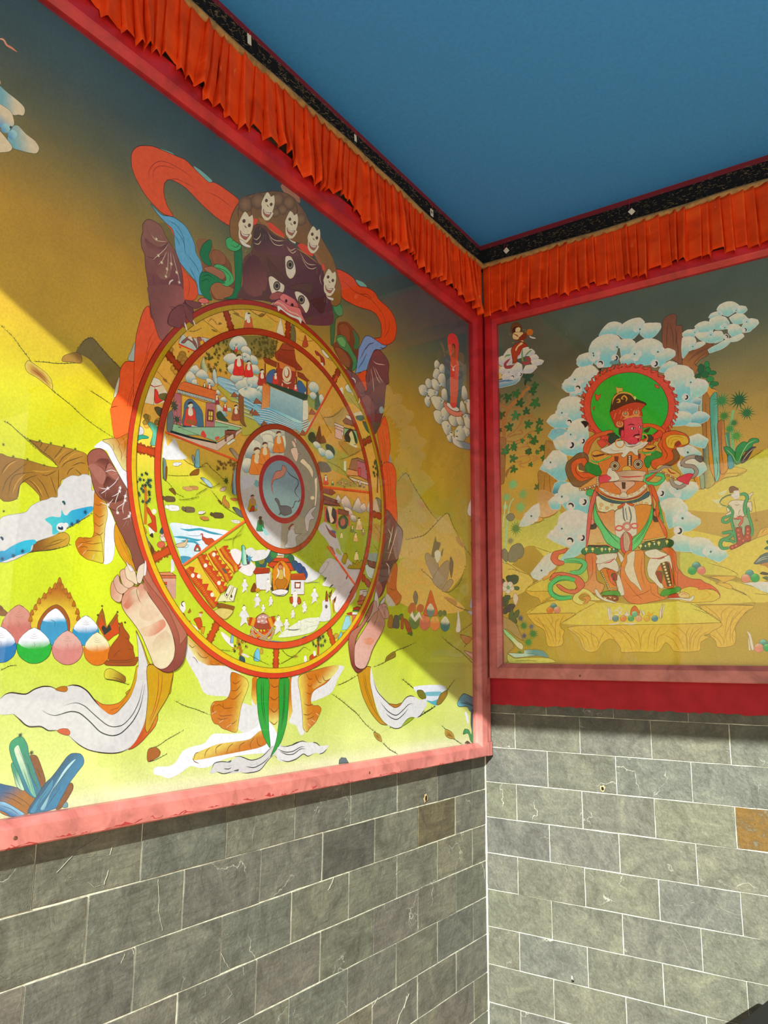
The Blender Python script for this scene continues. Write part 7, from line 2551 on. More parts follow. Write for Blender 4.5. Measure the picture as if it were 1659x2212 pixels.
5 18 7 93 -109 -31 -12
5 552 7 -153 -34 -40 11 -38 18
5 552 7 -87 61 17 -23 26 -29 2 -21
5 552 6 73 -66 -20 13
5 552 7 -79 18 -53 -11
5 552 7 -24 -20 -60 -3
15 225 84 -21 -20 10 -29 -9 12 -37 22 13
15 79 -62 10 -29 12 -27 -13 -29 9 -27 9 18 -29 55 -17 27 13
2 297 1 93 12 494 2 27 -12 1 11 -42 3 48 -6 9 -13 -27 -9 -27
17 92 12 -11 58 -2 -56
15 553 -5 -30 -11 -2 -5 -22 11 -1
6 106 153 7 -15 -9
6 554 130 8 112 222
1 555 0 0 0 248 74 -68 7 -42 18 -45 -4
1 556 0 52 14 -29 26 -69 0 -104 5 -5 -22 102 1 74 6
1 32 0 0 0 2 -1 -71 1 -104 8 -2 -5 109 -9 67 -1
1 556 0 52 15 -175 6 -100 70 -1 -8 67 -59 29 -25
1 557 0 559 14 149 11 -193 50 12 -30 36 -27 63 3
1 274 0 239 15 -180 36 -52 13 7 -10 2 -16 5 -1 3 12 28 -7 -2 -23 7 -2
1 52 0 560 15 -9 -37 -27 20 -14 0 33 -26
15 560 104 2 -9 13 -14 -12 6 -9 10 3
15 401 -56 2 -10 7 -10 0 13 -13
2 561 1 267 12 562 -1 -16 -24 5 -60 -20 -14 5 -22 -12 -15 -10 7 -12 26 15
17 266 12 -29 8 0 -40
5 22 7 -14 48 -33 -7
4 166 92 0 0 -478 341 167 -261
4 169 13 0 0 0 -3 167 -261
4 166 69 0 0 765 -403 -288 -20
4 169 9 0 0 0 -2 -288 -21
4 166 69 0 0 -327 -195 236 -163
4 169 9 0 0 0 -3 236 -163
4 166 96 0 0 -372 179 -288 33
4 169 13 0 0 0 -3 -288 33
4 166 93 0 0 -32 -201 -170 -122
4 169 13 0 0 0 -3 -170 -122
8 563 14455 21586 4970 5160
8 504 14455 21586 4955 4972
8 504 14455 21586 5158 5172
8 564 14455 21586 5770 5920
8 565 14455 21586 5755 5772
8 176 14455 21586 5920 6065
8 320 14455 21586 5912 5922
8 224 14455 21586 6060 6075
10 73 175 1441 2154 200 2100 2200
9 566 14408 21545 1100 1970
14 52 20 568 13 542 -40 9 -10 -27 360 319 -49 21 -33 -8 23 -29 47 0
14 52 20 568 12 542 -31 22 -10 -42 60 -66 -35 38 -34 -5 16 -42 48 -19
14 52 20 568 12 542 -23 18 -7 -32 11 -56 -9 26 -41 1 2 -32 36 -13
14 52 20 568 13 542 -29 -4 -7 -32 -83 117 -46 12 -7 -44 32 -2
14 52 20 568 13 542 -21 7 -6 -43 -71 1 -35 26 -7 -50 32 -16
14 52 20 568 13 542 -16 -5 -6 -28 39 -13 -40 -9 11 -23 32 1
20 4 -49 -24 -1082 250 -38 -720 568 72 569
20 4 97 -93 -1289 266 -52 -875 568 72 569
20 4 -34 40 -1074 234 -42 -728 568 72 569
20 4 47 -160 -754 125 -31 -520 484 111 266
20 4 -39 -57 -692 100 -27 -471 570 571 295
16 572 321 15 52 52 -10 20 -11 0 1 -14 13 -4
15 573 -9 95 -18 11 -12 -11 10 -13
15 574 -50 -133 -31 -19 15 -5
15 344 38 60 -15 8 7 -17
15 575 60 79 -25 10 -33 2 6 -23 42 -24
16 215 577 17 -223 170 -17 -2 -18 -30 -14 0 18 -7 18 19
16 215 577 17 3 -30 -29 13 -10 -27 8 -22 17 11
16 215 577 17 -15 39 -8 4 -6 -19
16 63 577 18 -34 -71 -16 15 -27 -11 -14 -6 -14 -18 3 -21 19 19 23 13
16 63 577 18 -79 -45 -14 9 -3 -38 2 -39 4 -21 7 -4 -1 32 1 32
11 63 12 0 0 8 -66 -107 19 -3 -64
16 225 578 18 7 -39 -22 12 -4 -5 21 -23 -16 -15 24 -10 7 -38 13 4 7 36 -13 22
16 79 578 17 115 -105 -11 21 -21 0 -9 -13 -30 5 29 -16 -5 -32 57 -8 -11 21
11 578 12 0 0 -22 28 -108 16 -4 -83
15 579 19 -6 -16 17 -12 -1 16 -11 4 -12
8 129 14408 21548 1960 2122
8 341 14408 21548 1947 1962
8 341 14408 21548 2115 2130
10 105 580 1441 2153 98 2115 2180
8 581 14412 21532 940 1120
16 582 584 17 38 203 -19 -7 7 -19 8 -10 19 -12 24 -10 11 -22 -10 41 -15 14 -20 7
17 584 40 40 -45 10 -29 -10 -32
17 585 29 7 -12 4 -29
17 419 34 -62 49 -26 -17 -35 -8 -5 -16 16 -23 -9 -15 -15 -6
17 586 39 -74 -85 -3 -8 13 -8
16 587 33 17 120 -27 -7 5 -12 -5 -9 -15 -29 4 -21 -3 -5 -16 17 -9 20 -6 16 6 14 25
17 419 30 -78 -14 -12 4 -8 19 -12 6
17 553 29 56 -24 -8 -4 12 -5
17 553 30 -44 -1 -5 -7
0 10
16 588 211 14 536 462 -9 41 -34 34 -17 -19 -4 -32 3 -14 13 8 6 -15
16 588 211 14 -49 83 -20 -8 -16 -9 -7 -24 1 -10 16 4 14 15
16 588 211 14 -5 10 -32 10 -32 5 2 -11 22 -14 26 0
17 60 47 -5 -66 -5 -11 -7 -12
17 60 41 -31 19 -5 -8 -5 -6
17 60 42 -27 60 -14 9 -12 1
17 60 33 -43 30 -2 -6
16 589 271 15 55 -25 -12 15 -20 6 -10 -7 19 -13
0 10
16 590 211 21 -760 21 -38 1 -53 -36 19 -26 45 14
17 60 55 -4 -18 -19 -2 -6 -12
17 60 51 -49 -64 -4 -11 9 -13
17 60 52 -31 -36 0 -9
0 11
16 269 271 18 524 214 -15 20 -20 13 -47 -2 -52 11 -15 -19 -24 -25 28 5 35 2 43 -8 26 11 21 -1
16 60 275 18 -22 6 -14 3 -30 -6 -39 1 -42 6 3 -23 14 10 46 -4 43 6 13 -12
17 275 14 -19 -2 2 -8
17 275 14 -9 0 1 -8
17 275 14 -10 0 2 -8
17 275 14 -9 0 2 -8
17 275 14 -9 1 1 -9
17 275 14 -10 0 2 -9
17 275 14 -9 0 1 -9
17 275 14 -10 0 2 -9
17 275 14 -10 0 2 -9
17 63 28 117 -6 -19 18 -30 2 -34 -9 -44 4 -41 -16
0 12
2 591 1 225 15 470 -137 -239 51 143 454 -943 -23 -18 -30 -24 -36 -31 -32 -34 -26 -26 -15 -18 -1 -39 9 -33 19 -18 26 -8 23 3 29 15 -22 3 -38 22 -7 27 11 29 32 41 37 40 31 35
16 592 38 13 -8 27 -26 -37 -55 -59 -67 -68 -6 -14 21 -23 5 22 20 35 32 44 49 41 30 30
2 593 1 225 15 594 29 -26 -35 -45 22 -57 -15 10 -25 -31 -30 -29 -37 -38 -20 -32 -11 -34 3 -29 19 -22 22 -6 23 10 15 24 16 26 16 25 18 21 17 16 22 20 11 16 2 15 -8 20 -20 17
2 595 1 0 0 562 -20 -48 21 52 -71 -129 -32 19 -25 -24 -8 -26 7 -27 24 -20 23 6 18 20 5 23
2 261 1 0 0 596 -71 -6 40 20 56 20 -31 10 -43 19 -13 -15 16 -16 27 -14 27 -1
2 597 1 0 0 562 -6 -9 -35 20 48 66 -13 31 -20 8 -7 -17 14 -21 19 -18 14 8
2 598 1 0 0 562 -23 -16 30 -24 -53 -5 -33 2 -24 -21 10 -14 27 -6 28 12
2 593 1 38 11 596 1 17 -58 -21 102 39 -6 17 -18 -24 -13 -7 3 -19 13 -2 16 10
2 317 1 38 12 596 8 -1 -58 -21 -7 18 -13 16 -9 -21 -22 -7 -3 -6 17 -14 18 7
2 314 1 38 12 596 25 -23 -58 -21 -17 22 -14 10 -8 -22 -22 -9 -1 -9 15 -8 19 9
16 594 38 12 -15 13 -15 10 -17 -16 -10 -27 2 -7 16 7 17 8
16 599 38 12 -38 -14 -6 23 -21 11 -3 -24 8 -12 7 -18 11 1
16 225 560 12 36 32 -10 -10 -14 -10 5 -6 5 3 9 12
16 225 560 12 -61 10 -5 -17 1 -22 6 -2 1 21
17 37 13 20 -72 1 -15 -9 -19 -9 -8
17 37 12 7 -7 2 -15
15 600 -28 18 -18 -23 17 7
0 12
2 290 1 225 24 601 139 -248 -16 132 -1067 32 27 -14 25 -32 46 -51 55 -29 14 -36 -9 -43 -13 -35 -26 -23 -20 -1 -26 13 36 -3 21 26 -8 82 -60 63 -42 42 -26 23
2 111 1 225 24 125 -34 -47 140 -156 -7 -31 -27 -7 -23 -27 -4 -25 20 -29 37 -38 26 -31 16 -30 25 -30 31 -5 31 13 6 35 -4 36 -25 30 -45 44 -42 45
2 261 1 0 0 314 -37 -5 52 -11 83 -116 -47 7 -22 -14 32 -13 42 8
15 125 45 -58 -30 31 -42 -15 9 -38 36 -18 26 11
16 125 38 20 -110 204 -17 8 -11 -18 -1 -25 27 -14 32 -26 16 -7 -31 38
16 602 38 21 -28 -26 -28 30 -11 -5 -12 -44 11 -22 23 20
16 602 38 21 -22 11 -29 5 -11 -31 11 -19
16 602 38 21 -23 -5 -23 -17 -1 -22 23 -5
16 225 604 21 73 20 -8 32 -14 -14 -9 -31 8 -19 6 27
16 225 604 21 -39 -9 -31 27 3 -19 17 -11
17 37 23 16 -26 5 -32 21 -28
17 37 18 -39 -7 16 -23
0 13
15 51 -435 1235 -29 4 -22 -52 -11 -81 12 -16 22 35 -6 68
15 386 -28 -68 -58 31 -10 -100 7 -116 28 -8 22 94
2 604 1 0 0 605 -35 -120 -14 130 -142 73 -55 12 1 -95 27 -101 19 -76 36 -1
14 59 20 562 24 606 -16 11 -36 -24 223 -118 -25 23 -28 -12 17 -23 28 -15
14 59 20 562 24 606 -20 15 -31 -26 -41 -7 -28 27 -20 -3 -3 -35 40 -10
14 59 20 562 24 606 -26 36 -35 -32 55 -59 -28 47 -33 -1 0 -30 34 -22
14 59 20 562 24 606 -27 19 -46 -38 -44 5 -28 32 -34 5 -11 -56 45 -8
14 59 20 562 23 606 -21 17 -43 -24 108 -54 -21 26 -32 -1 -11 -20 48 -26
14 59 20 562 24 606 -28 1 -43 -29 -53 28 -38 15 -33 -14 5 -31 50 -3
14 59 20 562 23 606 -29 13 -46 -30 107 -68 -34 25 -36 0 -5 -30 26 -19 36 0
14 59 20 562 23 606 -37 7 -66 -8 -70 10 -53 19 -50 1 17 -23 65 -22
14 59 20 562 24 606 -19 6 -37 -37 -125 35 -28 20 -17 -3 -11 -48 51 -3
14 59 20 562 23 606 -17 9 -38 -30 148 -84 -23 21 -32 -20 16 -27 26 4
14 59 20 562 24 606 -45 5 -75 -34 -55 24 -54 22 -56 2 -11 -15 45 -51 55 14
14 59 20 562 24 606 -37 6 -62 -37 -21 -60 -44 21 -44 -8 -11 -23 34 -30 49 8
14 59 20 562 24 606 -27 13 -52 -38 -66 24 -34 28 -45 -17 18 -38 39 -13
14 59 20 562 25 606 -34 16 -60 -27 -67 -16 -41 29 -53 -16 12 -27 59 -10
14 59 20 562 24 606 -35 7 -61 -41 62 -40 -51 25 -34 -15 -11 -32 46 -24 33 18
14 59 20 562 25 606 -27 1 -51 -32 -132 65 -42 17 -36 -27 24 -28 36 12
14 59 20 562 25 606 -12 -6 -77 -38 -12 -45 -48 18 -42 -32 25 -36 66 -13 24 27
14 59 20 562 26 606 -27 -4 -40 -34 -60 21 -49 4 -19 -23 38 -28
14 59 20 562 26 606 -17 -4 -38 -51 9 188 -25 14 -30 -35 7 -36 49 1
14 59 20 562 26 606 -15 -3 -40 -46 20 -80 -19 12 -36 -36 13 -28 42 10
14 59 20 562 26 606 -33 2 -55 -40 -56 23 -38 17 -44 -19 -6 -30 64 -24
14 59 20 562 26 606 -37 0 -62 -38 26 -79 -50 17 -50 -24 14 -34 63 -10
14 59 20 562 24 606 -21 7 -31 -21 161 -143 -40 19 -12 -33 29 -4
2 606 1 562 28 607 -94 -19 24 -32 -52 22 -47 -15 -84 11 -81 -2 0 -18 69 -13 73 -8 59 6
16 180 562 30 -140 139 -95 1 -6 -20 58 -3
20 0 357 7 -106 32 0 -57 52 608 386
20 0 -67 9 -109 33 0 -58 52 608 386
20 0 -38 52 -112 35 0 -59 52 608 386
20 0 -17 -74 -112 32 0 -59 52 608 386
20 0 -10 -73 -112 30 0 -58 52 608 386
20 0 -51 -28 -115 30 1 -59 52 608 386
20 0 -136 30 -122 32 1 -61 52 608 386
20 0 55 -32 -119 30 1 -60 52 608 386
20 0 -94 168 -125 36 1 -62 52 608 386
20 0 14 -75 -124 34 1 -62 52 608 386
20 1 133 -120 184 -12 -69 112 52 419
20 1 -50 -6 188 -12 -70 113 52 419
20 1 253 120 168 -16 -62 110 52 419
2 609 1 0 0 610 -47 4 1 -139 -173 339 -18 21 -30 15 -36 0 -21 -27 1 -38 10 -47 -12 -33 7 -64 4 -57 22 -85 35 -13 15 35 4 89 -9 94 17 46 11 36
15 481 -41 -23 -24 3 -12 -31 7 -27 30 -4 12 -28 -13 50
15 3 0 0 -15 12 -15 -7 3 -17 9 16
2 611 1 0 0 612 -36 -1 1 -61 13 -87 -72 27 -3 -52 28 -40 47 -8
15 60 -12 -33 -12 10 -11 -8 12 -7
17 59 38 12 18 -24 -5 -24 20
17 52 38 -38 -28 -3 -23
16 613 615 28 103 -169 -17 -2 -46 -16 -59 4 -48 17 7 -24 60 -19 58 -1 39 19
16 60 616 28 -29 5 -23 3 -23 -8 -47 10 -21 -9 21 -13 48 -6 46 8
15 616 -28 5 -65 19 18 -27 29 -8'''
PAINT_RIGHT = '''0 0
2 617 1 0 0 618 83 16 -46 -208 204 2255 67 17 57 3 60 9 19 -25 15 -152 -61 -71 -39 40 -55 54 -49 -8 -60 -73 -46 18 0 221
15 619 -101 -187 55 -15 81 -51 24 -35 -33 -37 -130 -32
2 620 1 0 0 414 217 101 -160 -96 118 -137 42 28 57 27 64 38 40 31 90 -13 0 -109 -119 -46 -78 3
5 621 11 -118 139 47 -17 41 -29 57 -26
5 621 11 34 -39 33 -2 37 -18
5 621 11 67 193 66 6 57 14
5 621 11 55 -90 40 -18 56 -23
5 621 11 -38 -203 42 32 57 23 52 27
5 621 11 61 302 54 33 52 18
16 622 624 20 -16 5 21 17 41 12 -17 -26
16 624 624 19 45 -266 5 22 36 17 28 9 -37 -35
16 625 12 19 -88 -42 37 -5 76 -3 18 -23 -40 -21 -16 -7 -11 23 -36 12
17 626 21 53 -13 23 -24
17 626 21 24 2 30 -34
17 626 21 16 0 23 -20
15 414 -83 -94 49 35 48 14 86 8 134 -16 -80 -44
15 414 156 -44 85 48 72 34 146 -12 -4 -86 -109 3
16 625 12 19 -156 44 165 -1 61 -5 -70 -38 0 -22 15 -11 -9 -25 3 -22 -16 -19 -58 2 -13 65 -47 30 -16 19
17 626 21 48 -2 11 -33 42 -37 22 -62
17 626 21 63 -9 7 -25 -16 -22
17 626 21 46 -12 -24 -14 -6 -72
17 626 21 -93 14 15 -19
17 626 21 -40 -11 31 -22 31 -23
17 626 21 149 12 -16 -25 -9 -22
17 626 21 -25 -65 2 -36 -12 -29
17 626 21 -64 63 41 -63 5 -69
17 626 21 -48 1 42 -49 29 -76
5 627 11 -36 9 49 35 44 14
5 627 10 156 -44 47 24 38 24 72 34
5 627 8 -156 42 80 1 85 0 54 -1
5 627 11 -10 107 30 21 48 21
5 627 8 76 -55 32 17 23 7
2 628 1 0 0 629 274 78 -5 -83 224 -103 71 72 203 10 127 4 67 -45 55 -43 -29 -7
16 625 12 17 -105 -11 70 8 102 0 279 -1 177 2 -4 -15 -42 -26 -22 -7 22 -6 -34 -20 -10 -34 -93 -2 -18 25 -18 9 -29 -36 -74 0 -73 -2 -7 21 -23 29 -25 4 -26 -16 -26 -32 -34 -5 -25 17 -16 41 -21 21
17 626 19 176 -2 53 -17 35 -41 14 -43
17 626 19 21 3 56 -25 39 -36 14 -43
17 626 19 97 -9 11 -20 5 -71
17 626 19 48 3 -25 -35 -7 -56
17 626 19 32 7 -25 -35 -11 -63
17 626 19 23 0 -25 -43 -7 -58
17 626 18 30 -16 -16 -16 -28 -15 -10 -51
17 626 18 -28 -19 41 -20 24 -46
17 626 18 28 15 36 -28 20 -53
17 626 18 31 15 36 -39 0 -57
17 626 18 53 3 -17 -34 0 -65
17 626 18 52 -1 -47 -38 -11 -60
17 626 18 -37 -3 -18 -38 -6 -54
17 626 18 29 -8 -32 -42 -7 -45
17 626 18 28 -8 -38 -26 -14 -50
17 626 20 -539 7 41 -33 15 -53
17 626 20 17 8 67 -38 7 -40
17 626 19 86 7 48 -41 15 -28
17 626 19 83 3 39 -41 33 -63
17 626 20 -221 -9 51 -34 15 -53
17 626 20 95 3 3 -50 11 -44
17 626 20 59 -18 -18 -28 -19 -48
16 625 12 16 393 97 98 0 94 -7 -26 -23 -22 -22 -8 -14 -16 -23 2 -26 -10 -40 -57 -9 -9 24 -20 30 42 26 4 15 -55 43
17 626 18 12 1 41 -35 19 -31
17 626 18 29 -1 33 -39
17 626 17 64 -6 -30 -25 1 -34
17 626 17 24 -4 -34 -41 -18 -100
17 626 17 35 2 -49 -51 -28 -55 1 -41
17 626 17 -25 -14 -31 -44 -10 -89
17 626 17 9 -19 -23 -36 -17 -41 5 -34
17 626 17 -122 -69 31 -23 13 -30
17 626 17 20 19 29 -42 -2 -26
17 626 17 135 79 -30 -32 -27 -37
5 630 9 -232 29 33 -19 32 -20 35 -24 22 -19
5 630 7 17 -28 37 -13 21 -10
5 630 7 132 11 56 -4 41 -3
5 630 7 56 45 23 -16 20 -19 -1 -15
5 627 7 -538 -115 123 -1 156 0 174 1
2 414 1 0 0 631 37 -60 184 145 407 540 41 5 28 19 43 45 34 12 28 6 55 28 37 14 -18 -237 -326 33 26 35
16 632 634 16 72 28 8 21 32 20 27 6 44 -18 -30 -20 -43 1
17 633 18 13 6 26 18 54 -7
5 630 9 -21 -17 37 17 44 4 38 18
5 630 9 -64 -17 30 4 39 17
5 630 9 174 87 38 21 40 23
2 629 1 0 0 629 185 -37 11 -130 -257 -250 144 -34 58 -37 60 8 61 23 -13 -175 -97 9 -116 71 -102 51
2 634 1 0 0 629 20 -25 114 -159 -5 -87 50 -10 53 -21 37 -28 -26 6 95 -53 -2 -4 -133 11 102 -57 80 -56 -268 10 7 112
15 414 137 -132 49 -24 43 -23 27 -33 53 -1 2 27 -60 40 -63 18
5 635 7 -137 132 50 -10 53 -21 37 -29
5 635 7 100 -52 46 -16 31 -13 32 -21 -4 -8
5 635 7 -32 -47 42 -13 44 -17 32 -27 43 -23 27 -28
5 635 7 120 -29 53 -18 41 -16 29 -16
5 635 7 74 -52 28 -5 21 -2
5 635 7 -85 166 50 24 38 14 42 18 21 5
16 636 12 16 -67 -93 91 -3 -5 -10 -26 -8 -13 -5 -19 13
17 626 18 17 1 -9 -6
17 626 18 12 -3 -9 -10
17 626 18 16 1 -9 -14
17 626 18 18 -3 -16 -20
16 625 12 16 -48 -23 40 -2 17 -9 4 -13 -16 1 -22 11
17 626 18 36 -4 9 -17
16 637 7 15 128 173 5 15 11 16 25 6 -2 -25
17 6 17 16 14 13 16 11 1
2 380 1 0 0 60 42 -29 3 31 -75 -188 84 0 -3 -41 -56 31
16 638 536 15 40 76 19 20 8 8 26 9 -3 -36 -40 -6
17 52 17 11 8 20 11 21 5
17 52 17 -5 -6 28 11 17 1
15 639 13 -10 18 6 13 -1 -2 -21 -7 9
15 640 20 60 8 8 7 2 -1 -13
15 640 10 29 7 4 -1 -17
15 641 -31 -124 9 8 20 -6 -1 -8 -13 1
15 150 7 -15 12 5 9 -2 -1 -15
0 14
4 642 210 1 4 -1077 645 6 75 -1 65 10 41 20 40 42 29 27 20 15 19 26 13
4 642 95 1 4 35 221 -45 19 -12 -12 11 -20
4 642 79 1 4 11 -9 56 -3 34 9 7 20 -10 23 19 7
4 642 83 1 4 -33 -152 16 26 34 16 30 31 8 23 19 8 29 -5 7 5 -18 7
4 642 79 1 4 15 15 34 9 37 -2 -3 18 -22 0
4 642 69 1 4 -8 -16 41 -10 41 11 37 23 29 2
4 642 70 1 4 -16 99 33 -9 12 16 -19 0
4 642 85 1 4 -32 27 24 -22 11 -9
4 642 68 1 4 103 -177 12 9 43 0 7 -15
4 642 68 1 4 19 8 26 10 18 22 11 5
4 642 94 1 4 -126 65 14 -31 7 -49
4 642 69 1 4 133 75 -11 13 -8 -10
4 642 60 1 4 44 146 -22 15 -3 11 3 -18
4 642 59 1 4 -11 -155 32 -13 4 10 -22 8
4 642 71 1 4 -133 95 16 15 23 0
4 642 56 1 4 102 3 -11 13 15 8 8 20 -14 6
4 642 55 1 4 -42 -210 26 6 26 4
7 402 643 383 15 69 317
7 644 643 238 230 43 -43
7 645 643 274 45 -16 -31
7 646 643 294 285 -83 10
7 645 643 326 255 -43 -11
7 647 643 330 145 -46 4
7 648 643 306 65 107 -50
7 646 643 358 190 82 -11
7 649 643 282 260 -177 -24
7 650 643 328 230 75 -17
7 645 643 267 90 52 5
7 644 643 307 165 -85 -60
7 646 643 294 5 89 -1
7 644 643 262 95 61 -3
7 651 643 261 125 -4 -34
7 646 643 297 200 -23 -44
7 652 643 185 270 -178 76
7 653 643 158 140 118 -72
7 651 643 239 90 -45 -18
7 654 643 321 55 -43 -11
7 644 643 203 0 186 -19
7 156 643 206 160 -68 -7
7 653 643 119 240 41 -4
7 653 643 157 340 -38 79
16 258 656 21 -165 15 44 -7 1 -49 -6 -93 -3 -37 -5 -39 -18 2 -7 70 2 102
15 258 38 -186 7 19 22 18 17 6 -22 -22 -18 -34
4 656 68 1 4 46 63 39 15 34 -1 12 -18 -21 -13 -38 -3
4 656 68 1 4 9 -9 30 0 -9 -19 25 -12
4 656 67 1 4 84 0 17 10 20 -15
4 656 69 1 4 -79 39 5 24 30 8 25 4 5 24
4 656 67 1 4 83 -47 21 9 0 12 -25 5
4 656 71 1 4 -186 124 9 -34 3 -42
7 657 643 278 205 48 -54
7 651 643 234 300 43 12
7 646 643 291 0 -8 -54
7 651 643 257 220 8 -50
7 644 643 221 195 78 72
7 646 643 220 350 24 45
7 653 643 130 320 15 -55
7 644 643 210 230 27 18
7 651 643 201 25 1 -51
7 646 643 163 70 -63 -22
7 658 643 264 70 34 -111
6 659 330 22 -124 29
6 660 309 22 49 -52
6 661 341 22 -14 -59
6 662 290 22 -69 53
6 663 348 22 44 -151
6 664 207 22 -51 107
6 665 227 22 22 -163
4 666 90 1 0 -29 -100 6 86 8 97 10 59
4 666 54 1 0 21 234 12 43 17 22
4 667 55 1 0 -29 -65 8 55 8 63
13 668 35 670 20 18 46 26 14 17 -18 -18 -18
13 668 35 670 20 5 -204 9 42 30 29 29 -2 7 -51 -25 -14 -25 -13
13 668 35 670 20 -29 45 13 11 16 -41 -9 -22
2 670 1 672 20 672 25 -7 63 -47 188 351 25 16 11 94 9 34 28 -12 16 -30 -22 -36 17 -112 7 -143 -89 -19 0 141
17 671 22 33 -8 -6 -62 -8 -131
17 671 22 26 75 -3 -117 3 -144
17 671 22 -11 41 1 -118
17 671 22 24 -152 3 -140
2 476 1 0 0 673 25 -119 3 108 -70 -39 91 -41 -2 -65 -89 -19
0 14
2 674 1 42 18 228 45 127 15 -216 581 577 11 104 19 17 17 4 17 -6 4 -14 -4 -35 16 -4 9 -11 -10 -142 1 -27 -31 25 -34 40
17 675 20 32 93 -9 -53 -3 -60
17 675 20 5 -7 11 -52 -1 -66
17 675 20 23 -24 0 -61 -8 -34
17 675 20 8 -8 -6 -53 2 -25 1 -66
17 675 20 -26 24 -6 -101
2 447 1 42 17 676 61 40 -25 -71 40 -166 28 27 33 13 27 9 24 -1 12 -16 -3 -8 -19 -5 2 -15 -8 -10 -28 -11 -14 -15 -8 -1 13 -15 -12 -23 -4 -14 -6 30 -20 19 -19 11
17 675 19 15 -18 34 23 38 15
17 675 19 11 13 34 22 43 8
17 675 19 33 -1 11 9
17 675 19 -24 -34 23 28 39 21
2 677 1 679 17 679 47 5 -34 -34 35 -129 6 13 18 8 21 -5 9 -15 -9 -144 -56 9 8 51
2 680 1 682 17 682 17 -60 -17 60 29 -32 14 15 10 -5 -8 -121 -23 4
17 681 19 5 0 -4 -57 3 -46
16 683 685 17 -48 26 16 8 -4 -74 -16 6
15 642 63 -114 20 -1 0 -26 -22 4
11 685 12 644 15 -25 243 98 -21 -11 -173
11 686 12 644 15 -24 -13 135 -28 -14 -225
11 687 12 644 15 43 -25 148 -31 -6 -97
11 688 12 644 15 -30 -1 155 -32 -9 -144
11 645 12 644 15 -27 -3 104 -21 -8 -127
11 689 12 644 15 46 -21 144 -29 -8 -126
11 690 12 644 15 15 -23 168 -33 -7 -102
11 691 12 644 15 -16 -9 113 -22 -5 -85
11 692 12 644 15 -4 74 103 -21 -7 -115
15 679 -23 -39 29 -44 22 -16 -4 -130 22 2 0 -206 -43 -47 -46 -17 -2 111
2 693 1 695 17 679 -14 -199 47 -7 -2 -50 24 -38 -4 -92 -2 -99 3 -161 -21 51 3 113 -16 37
2 695 1 695 17 696 -11 -165 38 -6 24 -38 28 23 -4 -134 -3 -84 -4 -131 -17 -22 -4 83 -1 124
2 697 1 695 16 698 -4 -64 40 -6 22 -106 25 6 0 -74 2 -127 -29 -16 1 122
2 699 1 695 17 700 1 25 47 -7 -61 -80 18 2 2 -103 16 -65 -39 -18 1 86
2 677 1 695 17 698 10 167 27 -4 -43 -137 25 6 -1 -53 -7 -2
2 701 1 695 17 702 10 157 18 -3 23 7 16 3 -1 -56 -14 -1
17 352 19 42 302 -6 -125 4 -50
17 352 19 26 -95 0 -59 -5 -49
17 352 18 -2 -133 5 -49 -9 -48
17 352 18 28 119 -5 -98 4 -73
17 352 19 -23 103 -1 -49
17 352 19 -31 -174 -2 -93
4 662 109 1 0 92 -101 1 68 0 97 5 44 8 23
4 703 145 1 0 -15 -2 -1 48 0 98
4 704 55 1 0 3 65 -7 32 -4 38
6 705 353 24 -17 217
6 153 416 24 66 -8
6 646 320 24 24 -60
6 706 280 24 -85 2
6 707 208 24 35 -35
6 708 254 24 -17 -22
6 709 275 24 22 -33
16 710 644 18 -50 -39 21 -3 18 -22 7 -27 0 -25 -10 4 -16 24 -12 21
16 711 644 18 40 -71 1 41 8 23 23 18 17 -5 9 11 13 3 17 -5 2 -13 -20 -4 -6 -13 -13 -13 -18 -4 -8 -21 -12 -24
16 712 644 18 19 -3 8 23 17 22 20 14 15 -2 -11 -8 -12 -20 -14 -20 -12 -10
17 713 20 -50 63 20 -25 14 -35
17 713 20 42 -57 23 45 19 24 28 10
17 667 18 15 1 22 28 25 20
16 714 716 16 -52 29 13 -2 6 -44 -21 -7
0 1
14 52 10 61 17 716 28 14 -1 -20 -36 601 10 15 21 4 18 -6 1 -20 -24 -6
14 52 10 61 17 716 25 -3 -1 -22 103 18 16 5 25 -10 6 -16 -13 -11 -25 3
14 52 10 61 17 716 43 14 -2 -41 -69 9 12 18 29 7 23 -6 21 -20 -6 -19 -37 -20 -28 18
14 52 10 61 17 716 14 -4 -3 -39 108 -74 18 4 24 -12 4 -15 -27 -22 -10 -7 -25 3 -3 24
14 52 10 61 17 716 37 1 -2 -30 -62 27 27 11 25 -7 16 -24 -14 -17 -38 4
14 52 10 61 17 716 22 -14 -3 -35 -2 -29 31 -8 18 -27 -6 -16 -36 -6 -14 24
14 52 10 61 17 716 39 -1 -2 -40 -75 39 32 10 30 -14 14 -27 -9 -24 -44 5 -20 23
14 52 10 61 17 716 12 -10 -2 -34 17 -55 26 -6 7 -19 -5 -22 -31 -5 -14 27
14 52 10 61 17 716 -20 9 -3 -54 62 -43 44 7 4 -13 -26 -14 -26 3 -27 -20 -31 -7 -26 -3 -5 15 38 15
14 52 10 61 17 716 40 6 -2 -34 -139 83 17 11 27 2 25 -15 7 -19 -9 -22 -42 7 -15 13
14 52 10 61 18 716 26 4 -2 -23 -51 -18 21 10 30 -7 -2 -29 -22 -1 -26 12
14 52 10 61 17 716 48 -12 -2 -30 49 -15 38 -2 36 -12 29 -28 -37 -14 -31 13 -25 23
14 52 10 61 18 716 27 -14 -3 -64 -50 -6 23 2 26 -13 5 -19 -17 -14 -41 -48
14 52 10 61 17 716 3 -4 -2 -26 56 -34 29 -3 5 -10 -33 -14 -21 -1 -11 -3
20 0 161 103 -69 48 31 75 60 440 717
20 0 36 -60 -77 53 35 84 60 440 717
20 0 -84 -4 -84 56 38 90 60 440 717
20 0 -56 -19 -85 57 38 91 60 440 717
